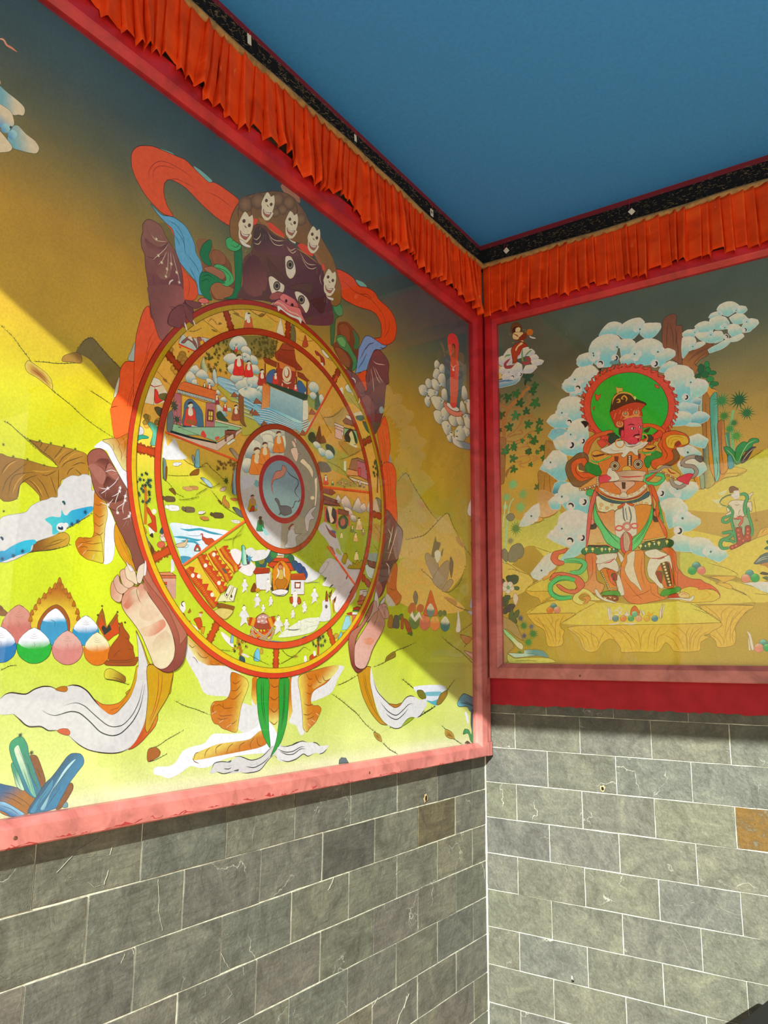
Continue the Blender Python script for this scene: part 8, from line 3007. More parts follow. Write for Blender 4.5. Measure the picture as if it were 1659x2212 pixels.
20 0 39 85 -56 39 25 60 60 440 717
20 0 -113 -119 -83 53 36 87 60 440 717
20 0 12 60 -73 48 32 77 60 440 717
20 1 192 -35 -28 121 100 17 60 32
20 1 -72 -12 -65 114 91 61 60 32
0 1
14 52 10 61 19 718 57 41 -2 -47 -529 130 17 26 30 23 28 -1 28 -16 -6 -47 -46 -4
14 52 10 61 18 718 29 -16 -3 -51 205 7 33 -5 33 -10 2 -20 -25 -30 -34 -14 -32 37
14 52 10 61 19 718 69 37 -3 -62 -125 -11 26 31 46 15 34 -3 19 -25 -15 -29 -36 -36 -48 12
14 52 10 61 19 718 33 -17 -3 -59 16 -40 44 -5 20 -21 -16 -37 -46 -26
14 52 10 61 18 718 21 -5 -3 -53 168 -89 33 5 28 -19 -1 -21 -37 -17 -30 -18 -28 42
14 52 10 61 18 718 64 24 -4 -78 -123 27 19 29 41 14 40 -10 31 -27 3 -18 -41 -9 7 -58 -93 12 -32 36
14 52 10 61 20 718 39 30 -1 -41 -251 -4 14 27 37 10 28 -17 -5 -44 -62 6
14 52 10 61 19 718 75 32 -4 -99 61 54 17 34 41 20 43 -4 34 -18 11 -21 -13 -30 -39 -83 -49 10 -42 46
14 52 10 61 19 718 34 6 -1 -35 137 -75 29 16 33 -15 2 -36 -52 0
14 52 10 61 18 718 28 11 -2 -34 175 -73 37 17 31 -17 -20 -24 -33 -7 -26 12
14 52 8 61 18 718 62 -12 -9 -146 12 -31 20 17 36 7 43 -17 17 -37 -17 -181 -75 13
14 52 10 61 20 718 40 30 -1 -46 -458 23 16 34 38 4 21 -19 -9 -51 -41 4
14 52 8 61 20 718 73 17 -4 -100 44 43 26 33 44 7 36 -9 24 -31 -5 -32 -43 -84 -53 29
14 52 8 61 20 718 64 27 -3 -63 -70 -133 20 34 42 8 36 -11 28 -35 -2 -62 -118 21
14 719 10 61 20 720 19 -3 -1 -14 62 56 33 -2 3 -23 -33 10
20 0 117 167 165 -36 -7 -170 60 721 717
20 0 110 5 -160 36 8 168 60 721 717
20 0 74 -49 155 -34 -8 -165 60 721 717
20 0 100 -12 -150 33 9 162 60 721 717
20 0 -71 121 -148 36 8 159 60 721 717
20 0 -295 -179 161 -32 -6 -163 60 721 717
20 0 -75 -139 164 -29 -5 -163 60 721 717
20 0 152 139 -143 29 6 147 60 721 717
20 1 103 70 38 172 169 -69 60 32
20 1 -68 -14 -171 102 71 166 60 32
20 1 238 -48 41 180 171 -70 60 32
20 1 -344 -50 -170 96 69 161 60 32
20 1 51 -6 34 153 154 -58 60 32
1 34 0 0 0 45 83 16 4 -6 -13 8 -15 -17 2 7 13
15 574 56 25 35 -3 -1 -15 -35 4
0 1
14 52 8 61 20 718 41 16 -1 -45 -155 40 14 18 41 5 26 -20 -8 -39 -54 -3
14 52 8 61 20 718 40 10 -1 -43 -73 -104 17 14 35 4 24 -19 -9 -43 -41 1
14 52 8 61 20 718 16 -1 -1 -9 36 -49 31 -2 -1 -14 -30 6
14 52 8 61 20 718 62 25 -4 -105 -61 -65 15 32 42 17 34 -5 37 -26 -9 -127 -61 -4 -46 76
14 52 8 61 20 718 67 20 -1 -47 -55 -50 22 25 39 7 48 -33 22 -31 -31 -15 -62 10
14 722 8 61 20 718 55 19 -2 -44 5 -70 22 28 46 -1 33 -19 -8 -33 -55 -12
14 52 8 61 19 718 55 17 -4 -105 95 16 21 31 32 11 36 -9 5 -41 -3 -80 -25 -35 -57 8
14 52 8 61 20 718 52 16 -2 -46 -71 -44 25 17 45 7 30 -25 -2 -51 -85 13
14 52 8 61 20 718 27 9 0 -10 5 -60 14 13 31 -8 3 -12
20 0 200 429 129 -108 -82 -120 60 721 717
20 0 -92 -95 133 -106 -84 -122 60 721 717
20 0 -67 -147 135 -103 -84 -123 60 721 717
20 0 38 -109 132 -99 -83 -122 60 721 717
20 1 150 307 -153 91 63 148 60 32
20 1 -109 -95 -158 90 64 150 60 32
20 1 58 -11 33 149 149 -56 60 32
20 1 -104 -142 -152 82 61 144 60 32
20 1 57 -97 37 166 169 -56 60 32
20 1 -51 -6 -164 85 66 155 60 32
14 52 8 61 20 718 74 54 -3 -93 -154 -96 25 32 42 45 40 -6 23 -23 -4 -115 -32 -4 -31 27 -27 23
14 52 8 61 19 718 73 -15 -1 -50 69 120 32 3 47 -7 69 -34 13 -55 -100 21 -38 33
14 718 10 61 19 723 42 43 -2 -42 -12 -241 13 45 32 8 39 -16 -9 -45 -47 -3
14 52 8 61 19 718 32 11 -1 -38 -21 -36 24 20 40 -12 -10 -48 -39 4
14 52 6 61 19 718 66 13 -3 -91 49 41 17 29 39 6 38 -31 45 -28 0 -90 -88 9 -37 49
14 60 8 61 20 380 58 84 -2 -69 -195 -140 21 37 51 50 29 9 3 -55 -34 -35 -41 -10
14 60 6 61 19 721 75 18 -2 -59 133 -61 25 28 32 5 54 -12 36 -48 -24 -35 -69 27
14 60 5 61 19 724 63 23 -6 -156 53 52 13 41 40 19 46 -5 41 -23 -12 -128 -9 -33 -50 -26 -44 -23 -26 9 56 56 1 37 -37 41
14 52 6 61 19 380 64 72 -3 -81 -134 -214 21 22 25 28 24 25 33 13 30 -39 -13 -26 -44 -27 -33 -28 -32 13
20 0 111 503 150 -107 -93 -137 60 380 717
20 0 49 -165 153 -105 -96 -142 60 380 717
20 0 -149 -74 160 -105 -98 -146 60 380 717
20 0 144 -71 152 -100 -95 -142 60 380 717
20 0 -102 -181 156 -95 -96 -145 60 380 717
20 1 156 559 46 209 214 -70 60 725
20 1 -10 -280 -194 90 78 184 60 725
20 1 59 13 43 196 200 -57 60 725
20 1 -68 -170 -215 94 86 204 60 725
20 1 54 11 43 194 199 -51 60 725
14 52 7 61 17 716 57 3 -3 -46 413 340 30 18 41 -15 35 -36 -14 -29 -57 26
14 52 7 61 17 716 56 8 -2 -40 40 35 59 17 38 -32 -18 -33 -40 15
14 52 7 61 17 716 64 6 -2 -48 -32 -103 52 19 55 -25 7 -27 -34 -26 -57 16
14 52 7 61 17 716 71 15 -3 -48 -56 -100 19 33 58 -7 49 -10 8 -28 -45 -38 -49 5
14 52 7 61 17 716 43 43 -4 -64 -35 -14 37 58 39 -58 -2 -44 -63 7
14 52 7 61 17 716 57 -6 -5 -84 11 -37 39 15 42 -6 30 -39 -6 -42 -73 -42 -13 67
14 52 7 61 17 716 58 0 -3 -50 51 -67 59 12 47 -31 -1 -17 -42 -26 -58 0
14 52 7 61 17 716 49 11 -3 -48 -22 -94 35 23 56 -22 -4 -55 -65 9
14 52 7 61 16 716 46 -3 -4 -53 78 -6 29 10 47 -12 18 -27 -38 -44 -47 21
14 52 7 61 16 716 47 7 -3 -43 54 -47 36 18 46 -24 8 -21 -34 -23 -46 24
20 0 -73 139 -189 18 12 199 60 721 717
20 0 37 273 -165 24 11 177 60 721 717
20 0 63 -418 -157 11 11 168 60 721 717
20 0 -113 269 -10 -176 -167 19 60 721 717
20 1 -67 -10 39 172 165 -50 60 32
20 1 61 -164 46 201 192 -52 60 32
20 1 26 278 33 145 137 -45 60 32
14 52 6 61 18 718 66 -3 -6 -104 -43 405 26 18 28 7 32 -10 28 -27 4 -24 -21 -25 2 -62 -55 -13 -4 65 -17 39
14 60 8 61 17 726 37 -6 -3 -54 103 -59 27 9 31 -15 11 -20 -9 -27 -27 -18 -32 0
14 380 10 61 17 727 21 6 -1 -23 -2 -82 24 10 15 -17 -7 -19 -26 5
14 380 8 61 17 722 47 6 -2 -38 -63 -17 28 18 26 -11 34 -14 -5 -26 -16 -14 -23 21 -40 10
14 52 6 61 17 718 33 3 -2 -40 -10 -37 14 15 27 -4 23 -13 7 -21 -13 -24 -40 0 -29 5
14 380 7 61 17 719 33 3 -2 -37 71 -9 28 12 25 -10 16 -20 -13 -17 -32 -9 -31 11
14 60 10 61 17 726 31 5 -1 -8 -26 -42 11 10 39 -9 10 -11
20 0 30 184 -109 -46 -54 128 52 721 717
20 1 -25 -60 35 155 144 -55 60 108
14 52 10 61 22 728 47 4 -1 -34 -869 353 31 12 54 -8 -1 -45 -54 4
14 52 10 61 21 728 69 13 -1 -41 43 16 24 25 34 0 34 -8 37 -8 3 -34 -87 -10
14 52 10 61 21 728 24 -3 -1 -21 114 -3 30 1 17 -19 -7 -16 -41 9
14 52 10 61 21 728 19 0 0 -25 21 -34 30 3 14 -19 -15 -19 -37 12
14 52 10 61 21 728 31 0 0 -21 7 -27 37 3 25 -14 -12 -14 -43 2
14 52 10 61 21 728 23 -7 0 -26 -30 -15 44 -6 14 -13 -30 -23 -44 9
14 52 10 61 22 728 34 5 0 -24 -154 7 14 15 50 -10 6 -38 -49 13
14 52 10 61 21 728 40 19 -1 -51 63 -10 20 22 30 6 22 -17 -1 -47 -49 -9
14 52 10 61 21 728 27 15 0 -24 -35 -33 8 17 42 -2 7 -30 -38 0
14 60 5 61 21 727 71 46 -1 -45 -32 -46 5 33 46 2 42 -9 42 17 -9 -27 -22 -14 -54 -4
15 729 4 118 22 -8 -5 -18 -17 0
15 730 0 -37 25 -12 3 -23 -29 -2
17 731 96 -1 -52 40 0 50 -8
20 0 68 38 84 -65 -51 -72 60 728 717
20 1 18 -29 -120 67 46 107 60 732
20 1 40 6 25 117 124 -47 60 732
0 15
11 655 12 679 19 -15 236 287 -69 -7 -312
15 41 -19 5 11 6 19 -4 -4 -9 -12 -16 -15 4
15 454 17 -3 15 2 9 -9 -4 -14 -11 -3 -11 8
16 479 734 21 -18 -31 12 12 41 -10 3 -19 -7 -13 10 -21 -22 16 -22 9 -12 7
15 734 4 7 22 -13 8 -13 30 19 11 -18 -8 -16 -15 -4 -41 6 23 9
16 735 483 21 -13 -79 19 21 38 7 29 -29 -26 -5 -15 -26 -12 -9 -8 -31 -15 3 -7 39
15 736 4 3 15 0 7 -38 1 -34 -15 0 -5 38
15 479 18 -8 8 13 23 17 8 -9 -23 -10 -12 -19
17 737 80 38 -1 -4 -29 3 -37 10 -17 23 6
17 737 82 -61 -20 -23 1 -11 -8
17 737 80 71 -23 27 20 11 1
17 738 143 -75 5 -27 -20 3 -19 23 -5 23 10
17 738 141 60 -27 14 -14 23 2 0 18 -18 4
11 739 12 0 0 44 137 170 -40 -4 -168
17 60 70 -4 -18 11 -10 22 -10
17 740 29 -105 44 4 -16 11 5
17 740 28 69 -2 18 -8 -4 -18
17 740 29 -55 -50 8 -9 8 2
0 16
16 741 743 20 736 -458 18 -20 -22 -9 15 -22 -25 -5 11 -23 -26 -1 7 -24 -27 3 3 -25 -26 8 -3 -24 -25 11 -7 -23 -23 15 -12 -21 -21 18 -15 -18 -18 20 -20 -15 -13 23 -23 -12 -10 25 -26 -8 -5 26 -28 -4 0 26 -29 1 5 24 -29 6 10 23 -29 10 15 21 -27 15 19 17 -25 18 23 14 -22 21 26 10 -17 24 28 5 -13 25 29 0 -8 27 30 -5 -3 27 29 -9 2 25 28 -13 7 24 25 -17 12 21 22 -20 16 18 18 -23 20 15 14 -25 22 11 9 -25 25 6 5 -25 26 2 0 -25 26 -2 -5 -24 27 -6 -9 -22 25 -11 -13 -19 23 -14 -17 -16 21 -17
16 741 743 16 2 -19 12 -15 -10 35
17 743 19 -7 11 8 -1 7 -4 -5 -2
17 667 23 11 -2 2 -11
16 741 743 16 -13 -39 10 -17 -4 36
17 743 19 -4 11 7 0 7 -6 -5 -2
17 667 23 11 -3 -1 -11
16 741 743 16 -21 -36 7 -17 2 35
17 743 19 -3 11 8 1 6 -7 -5 -2
17 667 23 11 -4 -2 -11
16 741 743 16 -28 -30 4 -19 8 34
17 743 20 -2 9 8 3 6 -9 -4 -2
17 667 23 11 -4 -4 -10
16 741 743 16 -34 -25 1 -18 14 31
17 743 20 0 8 8 4 4 -9 -3 -3
17 667 24 10 -4 -6 -9
16 741 743 16 -39 -18 -2 -18 19 27
17 743 20 1 6 8 5 4 -10 -2 -3
17 667 24 10 -5 -8 -7
16 741 743 16 -43 -10 -6 -17 25 23
17 743 20 1 4 9 6 2 -11 -1 -2
17 667 24 9 -5 -8 -6
16 741 743 16 -45 -2 -9 -16 29 18
17 743 20 2 2 8 6 1 -10 1 -4
17 667 24 9 -5 -10 -4
16 741 743 16 -47 6 -12 -13 33 11
17 743 20 2 0 9 7 -1 -11 2 -4
17 667 24 8 -5 -10 -2
16 741 743 16 -46 14 -14 -11 34 5
17 743 20 2 -2 8 7 -1 -11 3 -4
17 667 24 7 -5 -11 0
16 741 743 16 -44 22 -17 -8 36 -2
17 743 21 1 -4 9 6 -3 -10 5 -4
17 667 25 7 -5 -11 3
16 741 743 17 -41 29 -18 -4 36 -9
17 743 21 1 -5 8 5 -4 -9 6 -4
17 667 25 6 -5 -11 5
16 741 743 17 -36 35 -19 0 35 -16
17 743 21 -1 -7 9 5 -5 -8 7 -5
17 667 25 6 -4 -10 7
16 741 743 17 -30 41 -19 3 33 -23
17 743 21 -2 -9 9 4 -6 -7 8 -5
17 667 25 6 -3 -9 8
16 741 743 17 -22 44 -19 7 29 -28
17 743 21 -4 -9 9 2 -7 -6 9 -4
17 667 26 5 -3 -8 10
16 741 743 17 -14 46 -18 10 24 -32
17 743 21 -5 -10 8 1 -7 -4 9 -5
17 667 26 5 -2 -7 11
16 741 743 17 -5 47 -16 13 18 -36
17 743 22 -8 -10 9 0 -8 -3 10 -5
17 667 26 5 -1 -5 11
16 741 743 17 5 45 -14 16 12 -38
17 743 22 -10 -10 9 -2 -9 -1 11 -5
17 667 26 5 0 -3 12
16 741 743 17 13 42 -11 18 5 -39
17 743 22 -11 -9 8 -3 -8 0 11 -5
17 667 26 5 0 -1 13
16 741 743 17 22 38 -8 20 -2 -39
17 743 22 -14 -8 9 -5 -7 2 9 -5
17 667 26 6 1 2 12
16 741 743 17 30 32 -5 20 -8 -36
17 743 22 -15 -6 8 -7 -6 3 9 -5
17 667 26 5 1 4 11
16 741 743 17 37 25 -1 20 -15 -33
17 743 21 -16 -5 8 -8 -5 4 7 -5
17 667 26 6 2 6 9
16 741 743 17 42 16 3 20 -22 -29
17 743 21 -18 -2 8 -9 -4 5 7 -5
17 667 26 7 2 7 7
16 741 743 17 46 8 6 18 -26 -23
17 743 21 -19 -1 8 -9 -3 5 6 -4
17 667 25 7 2 9 6
16 741 743 17 48 0 9 16 -30 -17
17 743 21 -19 1 8 -9 -1 5 4 -4
17 667 25 8 3 10 3
16 741 743 17 48 -9 12 13 -33 -10
17 743 21 -19 3 8 -9 0 4 3 -3
17 667 25 9 2 10 2
16 741 743 16 46 -17 14 11 -34 -3
17 743 21 -18 6 8 -10 1 5 1 -4
17 667 25 9 2 11 -1
16 741 743 16 43 -25 16 7 -35 5
17 743 20 -17 8 8 -9 2 3 0 -3
17 667 24 9 1 11 -2
16 741 743 16 39 -30 17 3 -34 11
17 743 20 -16 8 7 -8 4 3 -1 -3
17 667 24 10 2 10 -5
16 741 743 16 33 -36 17 0 -31 17
17 743 20 -15 10 8 -8 4 2 -2 -2
17 667 24 10 1 10 -7
16 741 743 16 27 -40 17 -4 -29 23
17 743 20 -14 11 8 -7 6 1 -4 -2
17 667 24 11 0 8 -8
16 741 743 16 19 -43 17 -6 -25 27
17 743 20 -12 12 8 -5 6 -1 -4 -2
17 667 24 11 0 7 -10
16 741 743 16 12 -44 15 -10 -20 31
17 743 20 -10 12 7 -4 7 -2 -5 -2
17 667 23 11 -1 5 -10
16 741 743 16 3 -44 14 -12 -16 34
17 743 20 -8 12 7 -2 7 -3 -5 -2
17 667 23 11 -1 3 -11
16 744 743 25 -32 -22 -3 -23 -7 -22 -11 -21 -14 -18 -17 -15 -20 -12 -23 -9 -24 -6 -25 -2 -26 2 -26 6 -26 10 -24 13 -23 16 -20 20 -17 21 -13 24 -10 25 -5 25 -1 26 3 25 7 23 12 21 15 19 19 16 22 12 23 8 26 5 26 0 27 -3 26 -7 25 -11 24 -15 21 -17 18 -19 16 -22 12 -23 8 -24 5 -24
16 741 743 19 -313 117 15 -11 12 5 -9 -22 -12 -6
16 741 743 19 -11 -63 8 6 -4 -19
16 741 743 18 273 56 14 -7 6 -13 -14 3
15 14 -331 -111 20 1 16 -15 -17 -17 -7 13
16 745 743 21 7 -145 1 27 21 33 40 18 55 7 22 -8 -23 -12 -47 -4 -28 -24 -18 -41 -8 -14
17 746 21 12 6 13 38 41 25
16 741 743 19 53 40 27 -1 14 -21 -23 -13 -15 18
16 745 743 20 195 43 29 -1 36 -14 31 -27 -5 -15 -24 19 -31 20 -29 1
16 741 743 18 52 -55 22 16 17 -22 -22 -11 -22 -1
16 747 489 19 -198 0 5 23 27 4 18 -19 -15 -1 -12 -18 -12 -2
16 747 489 18 154 3 26 0 12 -17 -10 -14 -18 7 8 10 -14 3
15 748 -160 30 16 5 23 -4 -16 -13
15 748 158 -10 15 9 15 2 -12 -21
16 749 42 23 -323 -77 29 20 32 -1 17 -22 -4 -35 -12 -10 57 -31 -4 -15 -40 -23 -40 -15 -32 8 -23 39 -10 41 9 31
16 745 751 19 -1 -20 29 16 36 -1 7 -25 -17 -13 -7 16 -16 -5 3 -25 27 -15 55 -3 3 -16 -39 -11 -40 -7 -27 20 -15 33
17 751 51 30 -12 1 -24 27 -11
17 750 25 -6 9 -5 -39 30 -32 40 -1
16 745 42 21 373 54 9 22 25 7 28 -3 34 -18 16 -21 -2 -22 -24 -11 -28 0 8 -31 3 -15 -15 -20 -25 -8 -31 8 -30 -15 -16 21 5 26 29 7 15 17 -16 32
16 286 5 17 18 -3 15 13 28 0 34 -10 13 -16 -1 -19 -24 -4 -13 21 -15 -9 -8 -21 -24 11
16 749 42 17 22 -52 17 2 13 -28 -5 -14 -29 -22 -31 4 36 17 5 22
17 734 27 -33 54 -5 -29 19 -41 -15 -27
17 752 23 20 -33 5 29 29 7 34 -13
17 752 23 10 -1 9 21 24 3
15 753 14 1 19 16 9 -16 -18 -9
16 568 751 20 -325 -18 62 22 98 -6 46 -26 4 -61 1 -56 -15 -13 9 -31 -5 -22 -95 1 -104 29 -11 24 6 46 13 37
16 698 755 19 -30 28 24 16 41 -26 27 -7 -16 -14 -54 -4
16 698 755 18 227 -6 30 11 24 -8 -11 -21 -44 3
17 112 84 -223 5 11 -9 47 3
17 112 79 230 -6 25 -7 22 10
16 755 757 19 -259 -29 15 2 16 -10 23 -11 14 -33 -20 -13 -50 29 -3 21
16 757 757 18 287 6 18 5 24 -15 -7 -14 -37 -10 -12 -28 -14 5 -6 28 12 17 18 1
17 758 62 -271 7 31 -16 31 8 39 14
17 758 59 217 5 25 -10 33 1 18 5
11 41 12 0 0 -106 -48 218 -29 -10 -222
11 59 12 0 0 0 0 188 -25 -9 -192
11 41 12 0 0 0 0 158 -21 -7 -161
11 759 12 0 0 0 0 128 -17 -6 -130
11 760 12 0 0 0 0 98 -13 -5 -100
11 41 12 0 0 0 0 53 -7 -2 -54
11 41 12 0 0 100 -6 211 -28 -11 -219
11 59 12 0 0 0 0 182 -25 -9 -189
11 41 12 0 0 0 0 153 -21 -8 -158
11 759 12 0 0 0 0 124 -17 -6 -128
11 760 12 0 0 0 0 95 -13 -5 -98
11 41 12 0 0 0 0 51 -7 -3 -53
1 761 0 0 0 -44 45 20 -2 -2 -46 -21 3
11 59 12 763 16 9 -7 48 -7 -2 -42
11 59 12 763 16 0 -9 48 -7 -2 -42
11 59 12 763 16 -1 -9 48 -7 -2 -42
11 59 12 763 16 0 -9 48 -7 -2 -42
11 59 12 763 16 0 -9 48 -6 -2 -42
1 763 0 0 0 -65 48 19 -3 -3 -23 -15 2
1 763 0 0 0 103 -3 11 -2 -1 -23 -11 2
11 764 12 87 16 -51 -64 207 -27 -8 -159
16 52 766 20 -112 106 38 11 31 14 38 -1 21 -19 30 -1 15 9 29 -8 7 -5 -23 -19 -22 -8 -1 -23 -15 6 -10 13 -11 1 -24 -21 -14 11 8 11 -46 1 -30 10
17 766 20 37 -1 30 -16 38 -2
17 766 21 16 9 22 -15
17 766 20 89 -28 33 6 23 12
17 766 20 -46 -17 16 10
17 766 20 53 8 10 -17
17 767 32 -36 28 26 -9 26 9
4 466 53 3 0 -7 13 -2 -8 -6 -6 -7 -3 -9 2 -7 5 -5 7 -1 9 2 8 5 6 8 2 8 -1 8 -5 5 -7
4 466 52 3 0 100 8 -2 -7 -5 -5 -6 -2 -7 1 -7 4 -4 6 -1 8 2 7 5 5 6 2 7 -1 7 -4 4 -7
2 768 1 770 18 770 30 -4 72 -39 -151 -136 38 7 52 -5 47 -12 -9 -18 -8 -21 -47 9 -45 0 -22 16
17 771 48 22 -14 29 -8 37 -3 40 -3
17 771 40 15 -6 -1 -11
17 771 40 29 -4 3 -12
16 772 774 18 -72 -21 42 4 51 -4 3 -12 -34 -26 -5 -22 -26 2 1 23
15 774 12 6 21 -33 -23 -5
1 775 0 0 0 26 -3 18 -3 -5 -37 -11 1
11 777 12 777 16 8 -34 74 -9 -4 -76
16 778 347 18 -103 72 25 3 15 0 11 -13 3 -16 -16 -13 -27 -1 -14 17
16 52 780 18 33 12 8 18 12 0 3 -10 15 -9 17 -33 -19 -8 -30 2 12 14 -19 18
17 780 20 7 -1 30 -8
17 780 20 15 -21 26 -6
2 781 1 783 18 783 -9 -81 70 67 62 243 10 14 60 -6 9 -25 1 -24 -5 -33 -7 -26 -19 -11 -30 5 -21 17 -15 10 2 42 14 6
15 41 -22 -28 19 9 3 -20 -12 -25 -12 5
11 781 12 783 16 14 -29 75 -12 -8 -178
17 784 41 24 33 15 3 16 -6
17 784 40 45 0 16 2
11 60 12 785 16 -23 -17 81 -13 -3 -58
11 784 12 0 0 2 0 37 -6 -2 -46
11 60 12 785 16 31 1 73 -12 -3 -57
11 784 12 0 0 1 0 33 -5 -2 -46
17 581 28 -15 -8 7 -17 -13 -6
17 785 60 -21 -32 11 8 13 0 9 -3
17 72 40 9 1 13 -4 7 2
15 785 10 -12 6 2 -3 -14
16 60 766 18 -58 -2 11 -13 30 -9 26 12 -2 -11 -25 -6 -29 4
16 678 15 19 -51 166 7 30 17 25 30 2 30 -13 21 -24 44 -28 3 -12 -48 20 -53 -6 -38 -13 -18 -8
17 786 70 6 10 9 27 20 16 27 1 29 -14 18 -29
17 786 62 20 5 15 1 -3 12 -12 -1
17 786 62 41 -4 5 15 -11 14 -12 -10 11 -6
16 624 788 19 -40 79 9 -9 19 -4 0 -16 -12 2 -12 -9 -3 20
11 788 12 0 0 80 -69 52 -10 -4 -78
16 789 483 18 -112 -48 25 11 47 15 45 2 38 -17 -18 -20 1 -31 -54 5 -23 -7 -5 -31 -30 1 -11 22
11 777 5 0 0 18 8 27 -5 -1 -28
11 777 5 0 0 24 -17 26 -5 -1 -27
11 777 5 0 0 25 -17 26 -5 -1 -27
11 777 5 0 0 27 25 26 -5 -1 -27
11 777 5 0 0 24 -17 26 -5 -1 -27
11 777 5 0 0 -100 -11 27 -5 -1 -27
11 777 5 0 0 27 26 26 -5 -1 -27
11 777 5 0 0 24 -17 26 -5 -1 -27
11 777 5 0 0 25 -18 26 -4 -1 -27
11 777 5 0 0 26 26 26 -5 -1 -27
11 777 5 0 0 -100 -11 27 -5 -1 -27
11 777 5 0 0 27 26 26 -5 -1 -27
11 777 5 0 0 24 -18 26 -5 -1 -27
11 777 5 0 0 25 -17 26 -4 -1 -27
11 777 5 0 0 26 26 26 -5 -1 -27
11 777 5 0 0 -100 -11 27 -5 -1 -27
11 777 5 0 0 25 -18 26 -4 -1 -27
11 777 5 0 0 27 26 26 -5 -1 -27
11 777 5 0 0 24 -17 26 -4 -1 -27
11 777 5 0 0 26 25 26 -5 -1 -27
11 777 5 0 0 -100 -11 27 -5 -1 -27
11 777 5 0 0 25 -17 26 -5 -1 -27
11 777 5 0 0 27 26 26 -5 -1 -27
11 777 5 0 0 24 -17 26 -5 -1 -27
11 777 5 0 0 24 -17 26 -4 -1 -27
11 777 5 0 0 -97 31 27 -5 -1 -27
11 777 5 0 0 24 -17 26 -5 -1 -27
11 777 5 0 0 27 26 26 -5 -1 -27
11 777 5 0 0 24 -18 26 -5 -1 -27
11 777 5 0 0 24 -17 26 -4 -1 -27
11 457 12 156 16 -58 15 164 -28 -7 -156
16 790 573 18 -8 -2 9 23 6 -25
11 791 12 0 0 8 4 45 -8 -3 -62
11 457 12 156 16 47 -4 162 -28 -8 -154
16 790 573 18 -8 -2 9 23 6 -26
11 791 12 0 0 8 3 44 -8 -3 -62
11 457 12 156 16 -74 -40 165 -27 -7 -156
16 790 573 19 -7 -1 8 22 7 -25
11 792 12 0 0 7 3 45 -8 -3 -62
17 793 81 13 15 23 8 30 0 29 -7
17 791 62 -33 -42 8 3
16 466 755 19 -133 -216 40 22 7 -28 -17 -21 -67 -8 1 15
11 667 12 755 17 -35 -31 51 -6 -2 -51
11 794 12 755 17 11 1 51 -6 -2 -51
11 667 12 755 17 11 2 51 -6 -2 -51
11 794 12 755 17 10 2 51 -6 -2 -50
11 667 12 755 17 11 2 51 -6 -2 -50
11 794 12 755 17 11 2 50 -6 -2 -50
11 667 12 755 17 10 2 50 -6 -2 -50
11 794 12 755 17 11 2 50 -6 -2 -50
11 667 12 755 17 6 35 39 -5 -2 -46
11 667 12 755 17 -1 -8 39 -5 -2 -46
11 667 12 755 17 0 -9 39 -5 -2 -46
11 667 12 755 17 0 -8 39 -5 -2 -46
11 667 12 755 17 -1 -9 38 -5 -2 -46
16 43 755 17 253 40 19 13 34 -16 43 -35 -21 -16 -31 19 -27 22
17 795 58 46 -6 13 -20 20 -6
11 667 12 755 16 -27 -9 42 -5 -2 -44
11 794 12 755 15 10 -7 42 -5 -2 -44
11 667 12 755 15 9 -6 42 -5 -2 -44
11 794 12 755 15 10 -7 42 -5 -2 -44
11 667 12 755 15 9 -6 42 -5 -2 -44
11 794 12 755 15 9 -6 41 -5 -3 -44
11 667 12 755 15 10 -7 41 -5 -3 -44
4 796 169 1 0 109 70 -33 14 -31 -5 -15 -17 13 -12 30 -8 12 -24 -14 -16 -21 -1
4 796 171 1 0 -71 -97 -24 -11 -24 14 -9 26
4 796 122 1 6 -50 77 -32 7 -29 -14 -36 1
4 797 132 1 0 121 20 -33 14 -31 -5 -15 -17 13 -12 30 -8 12 -24 -14 -16 -21 -1
4 797 133 1 0 -71 -97 -24 -11 -24 14 -9 26
4 797 95 1 6 -50 77 -32 7 -29 -14 -36 1
16 798 800 17 95 35 26 -4 3 -19 -11 -6 -16 14
16 800 802 17 -77 -86 17 9 28 8 20 -7 -15 -20 -8 -20 -16 9 -17 9
4 802 156 1 0 -130 24 36 7 35 -9 3 -18 -26 -16 -39 9 -13 20
4 803 117 1 0 0 0 36 7 35 -9 3 -18 -26 -16 -39 9 -13 20
16 745 743 18 3 -12 26 16 25 12 -26 -27 -18 -9
16 804 803 19 -262 -30 13 18 27 -11 -1 -19 -27 -1
16 745 743 19 36 8 16 17 2 -43 -16 -15 -16 1
16 667 766 18 9 -26 33 -11 86 -28 86 5 28 15 1 -43 -77 -3 -38 15 -45 -25 -36 0 -33 15
11 806 12 806 16 21 -40 81 -8 -3 -81
11 806 12 806 16 25 -17 73 -7 -3 -73
11 806 12 806 16 22 12 58 -6 -3 -59
11 806 12 806 16 101 -7 70 -7 -4 -72
11 806 12 806 16 21 5 84 -9 -4 -86
11 806 12 806 16 24 -9 69 -7 -4 -71
11 806 12 806 16 -198 0 44 -5 -2 -44
11 806 12 806 16 187 -7 42 -4 -2 -43
16 807 809 18 -202 85 18 -17 50 -28 50 -13 58 5 47 27 2 -21 -43 -17 -35 -4 -29 0 -50 9 -44 23
16 568 751 18 20 31 30 4 73 -5 49 -6 42 -9 2 -25 -47 -28 -50 -1 -57 17 -43 31
16 59 532 20 -8 -14 22 -10 21 -17 50 -17 29 -3 36 10 44 28 2 -18 -40 -28 -50 -9 -64 18 -43 31
11 809 12 806 16 29 -18 52 -6 -2 -52
11 809 12 806 16 21 -15 58 -7 -3 -59
11 809 12 806 16 22 -10 43 -5 -2 -44
11 809 12 806 16 68 -4 57 -6 -3 -58
11 809 12 806 16 32 12 49 -6 -3 -51
11 809 12 806 16 22 12 42 -5 -2 -43
17 572 60 -199 9 40 -31 72 -22 64 7 40 32
17 618 28 0 -6 40 -30 71 -23 65 8 40 31
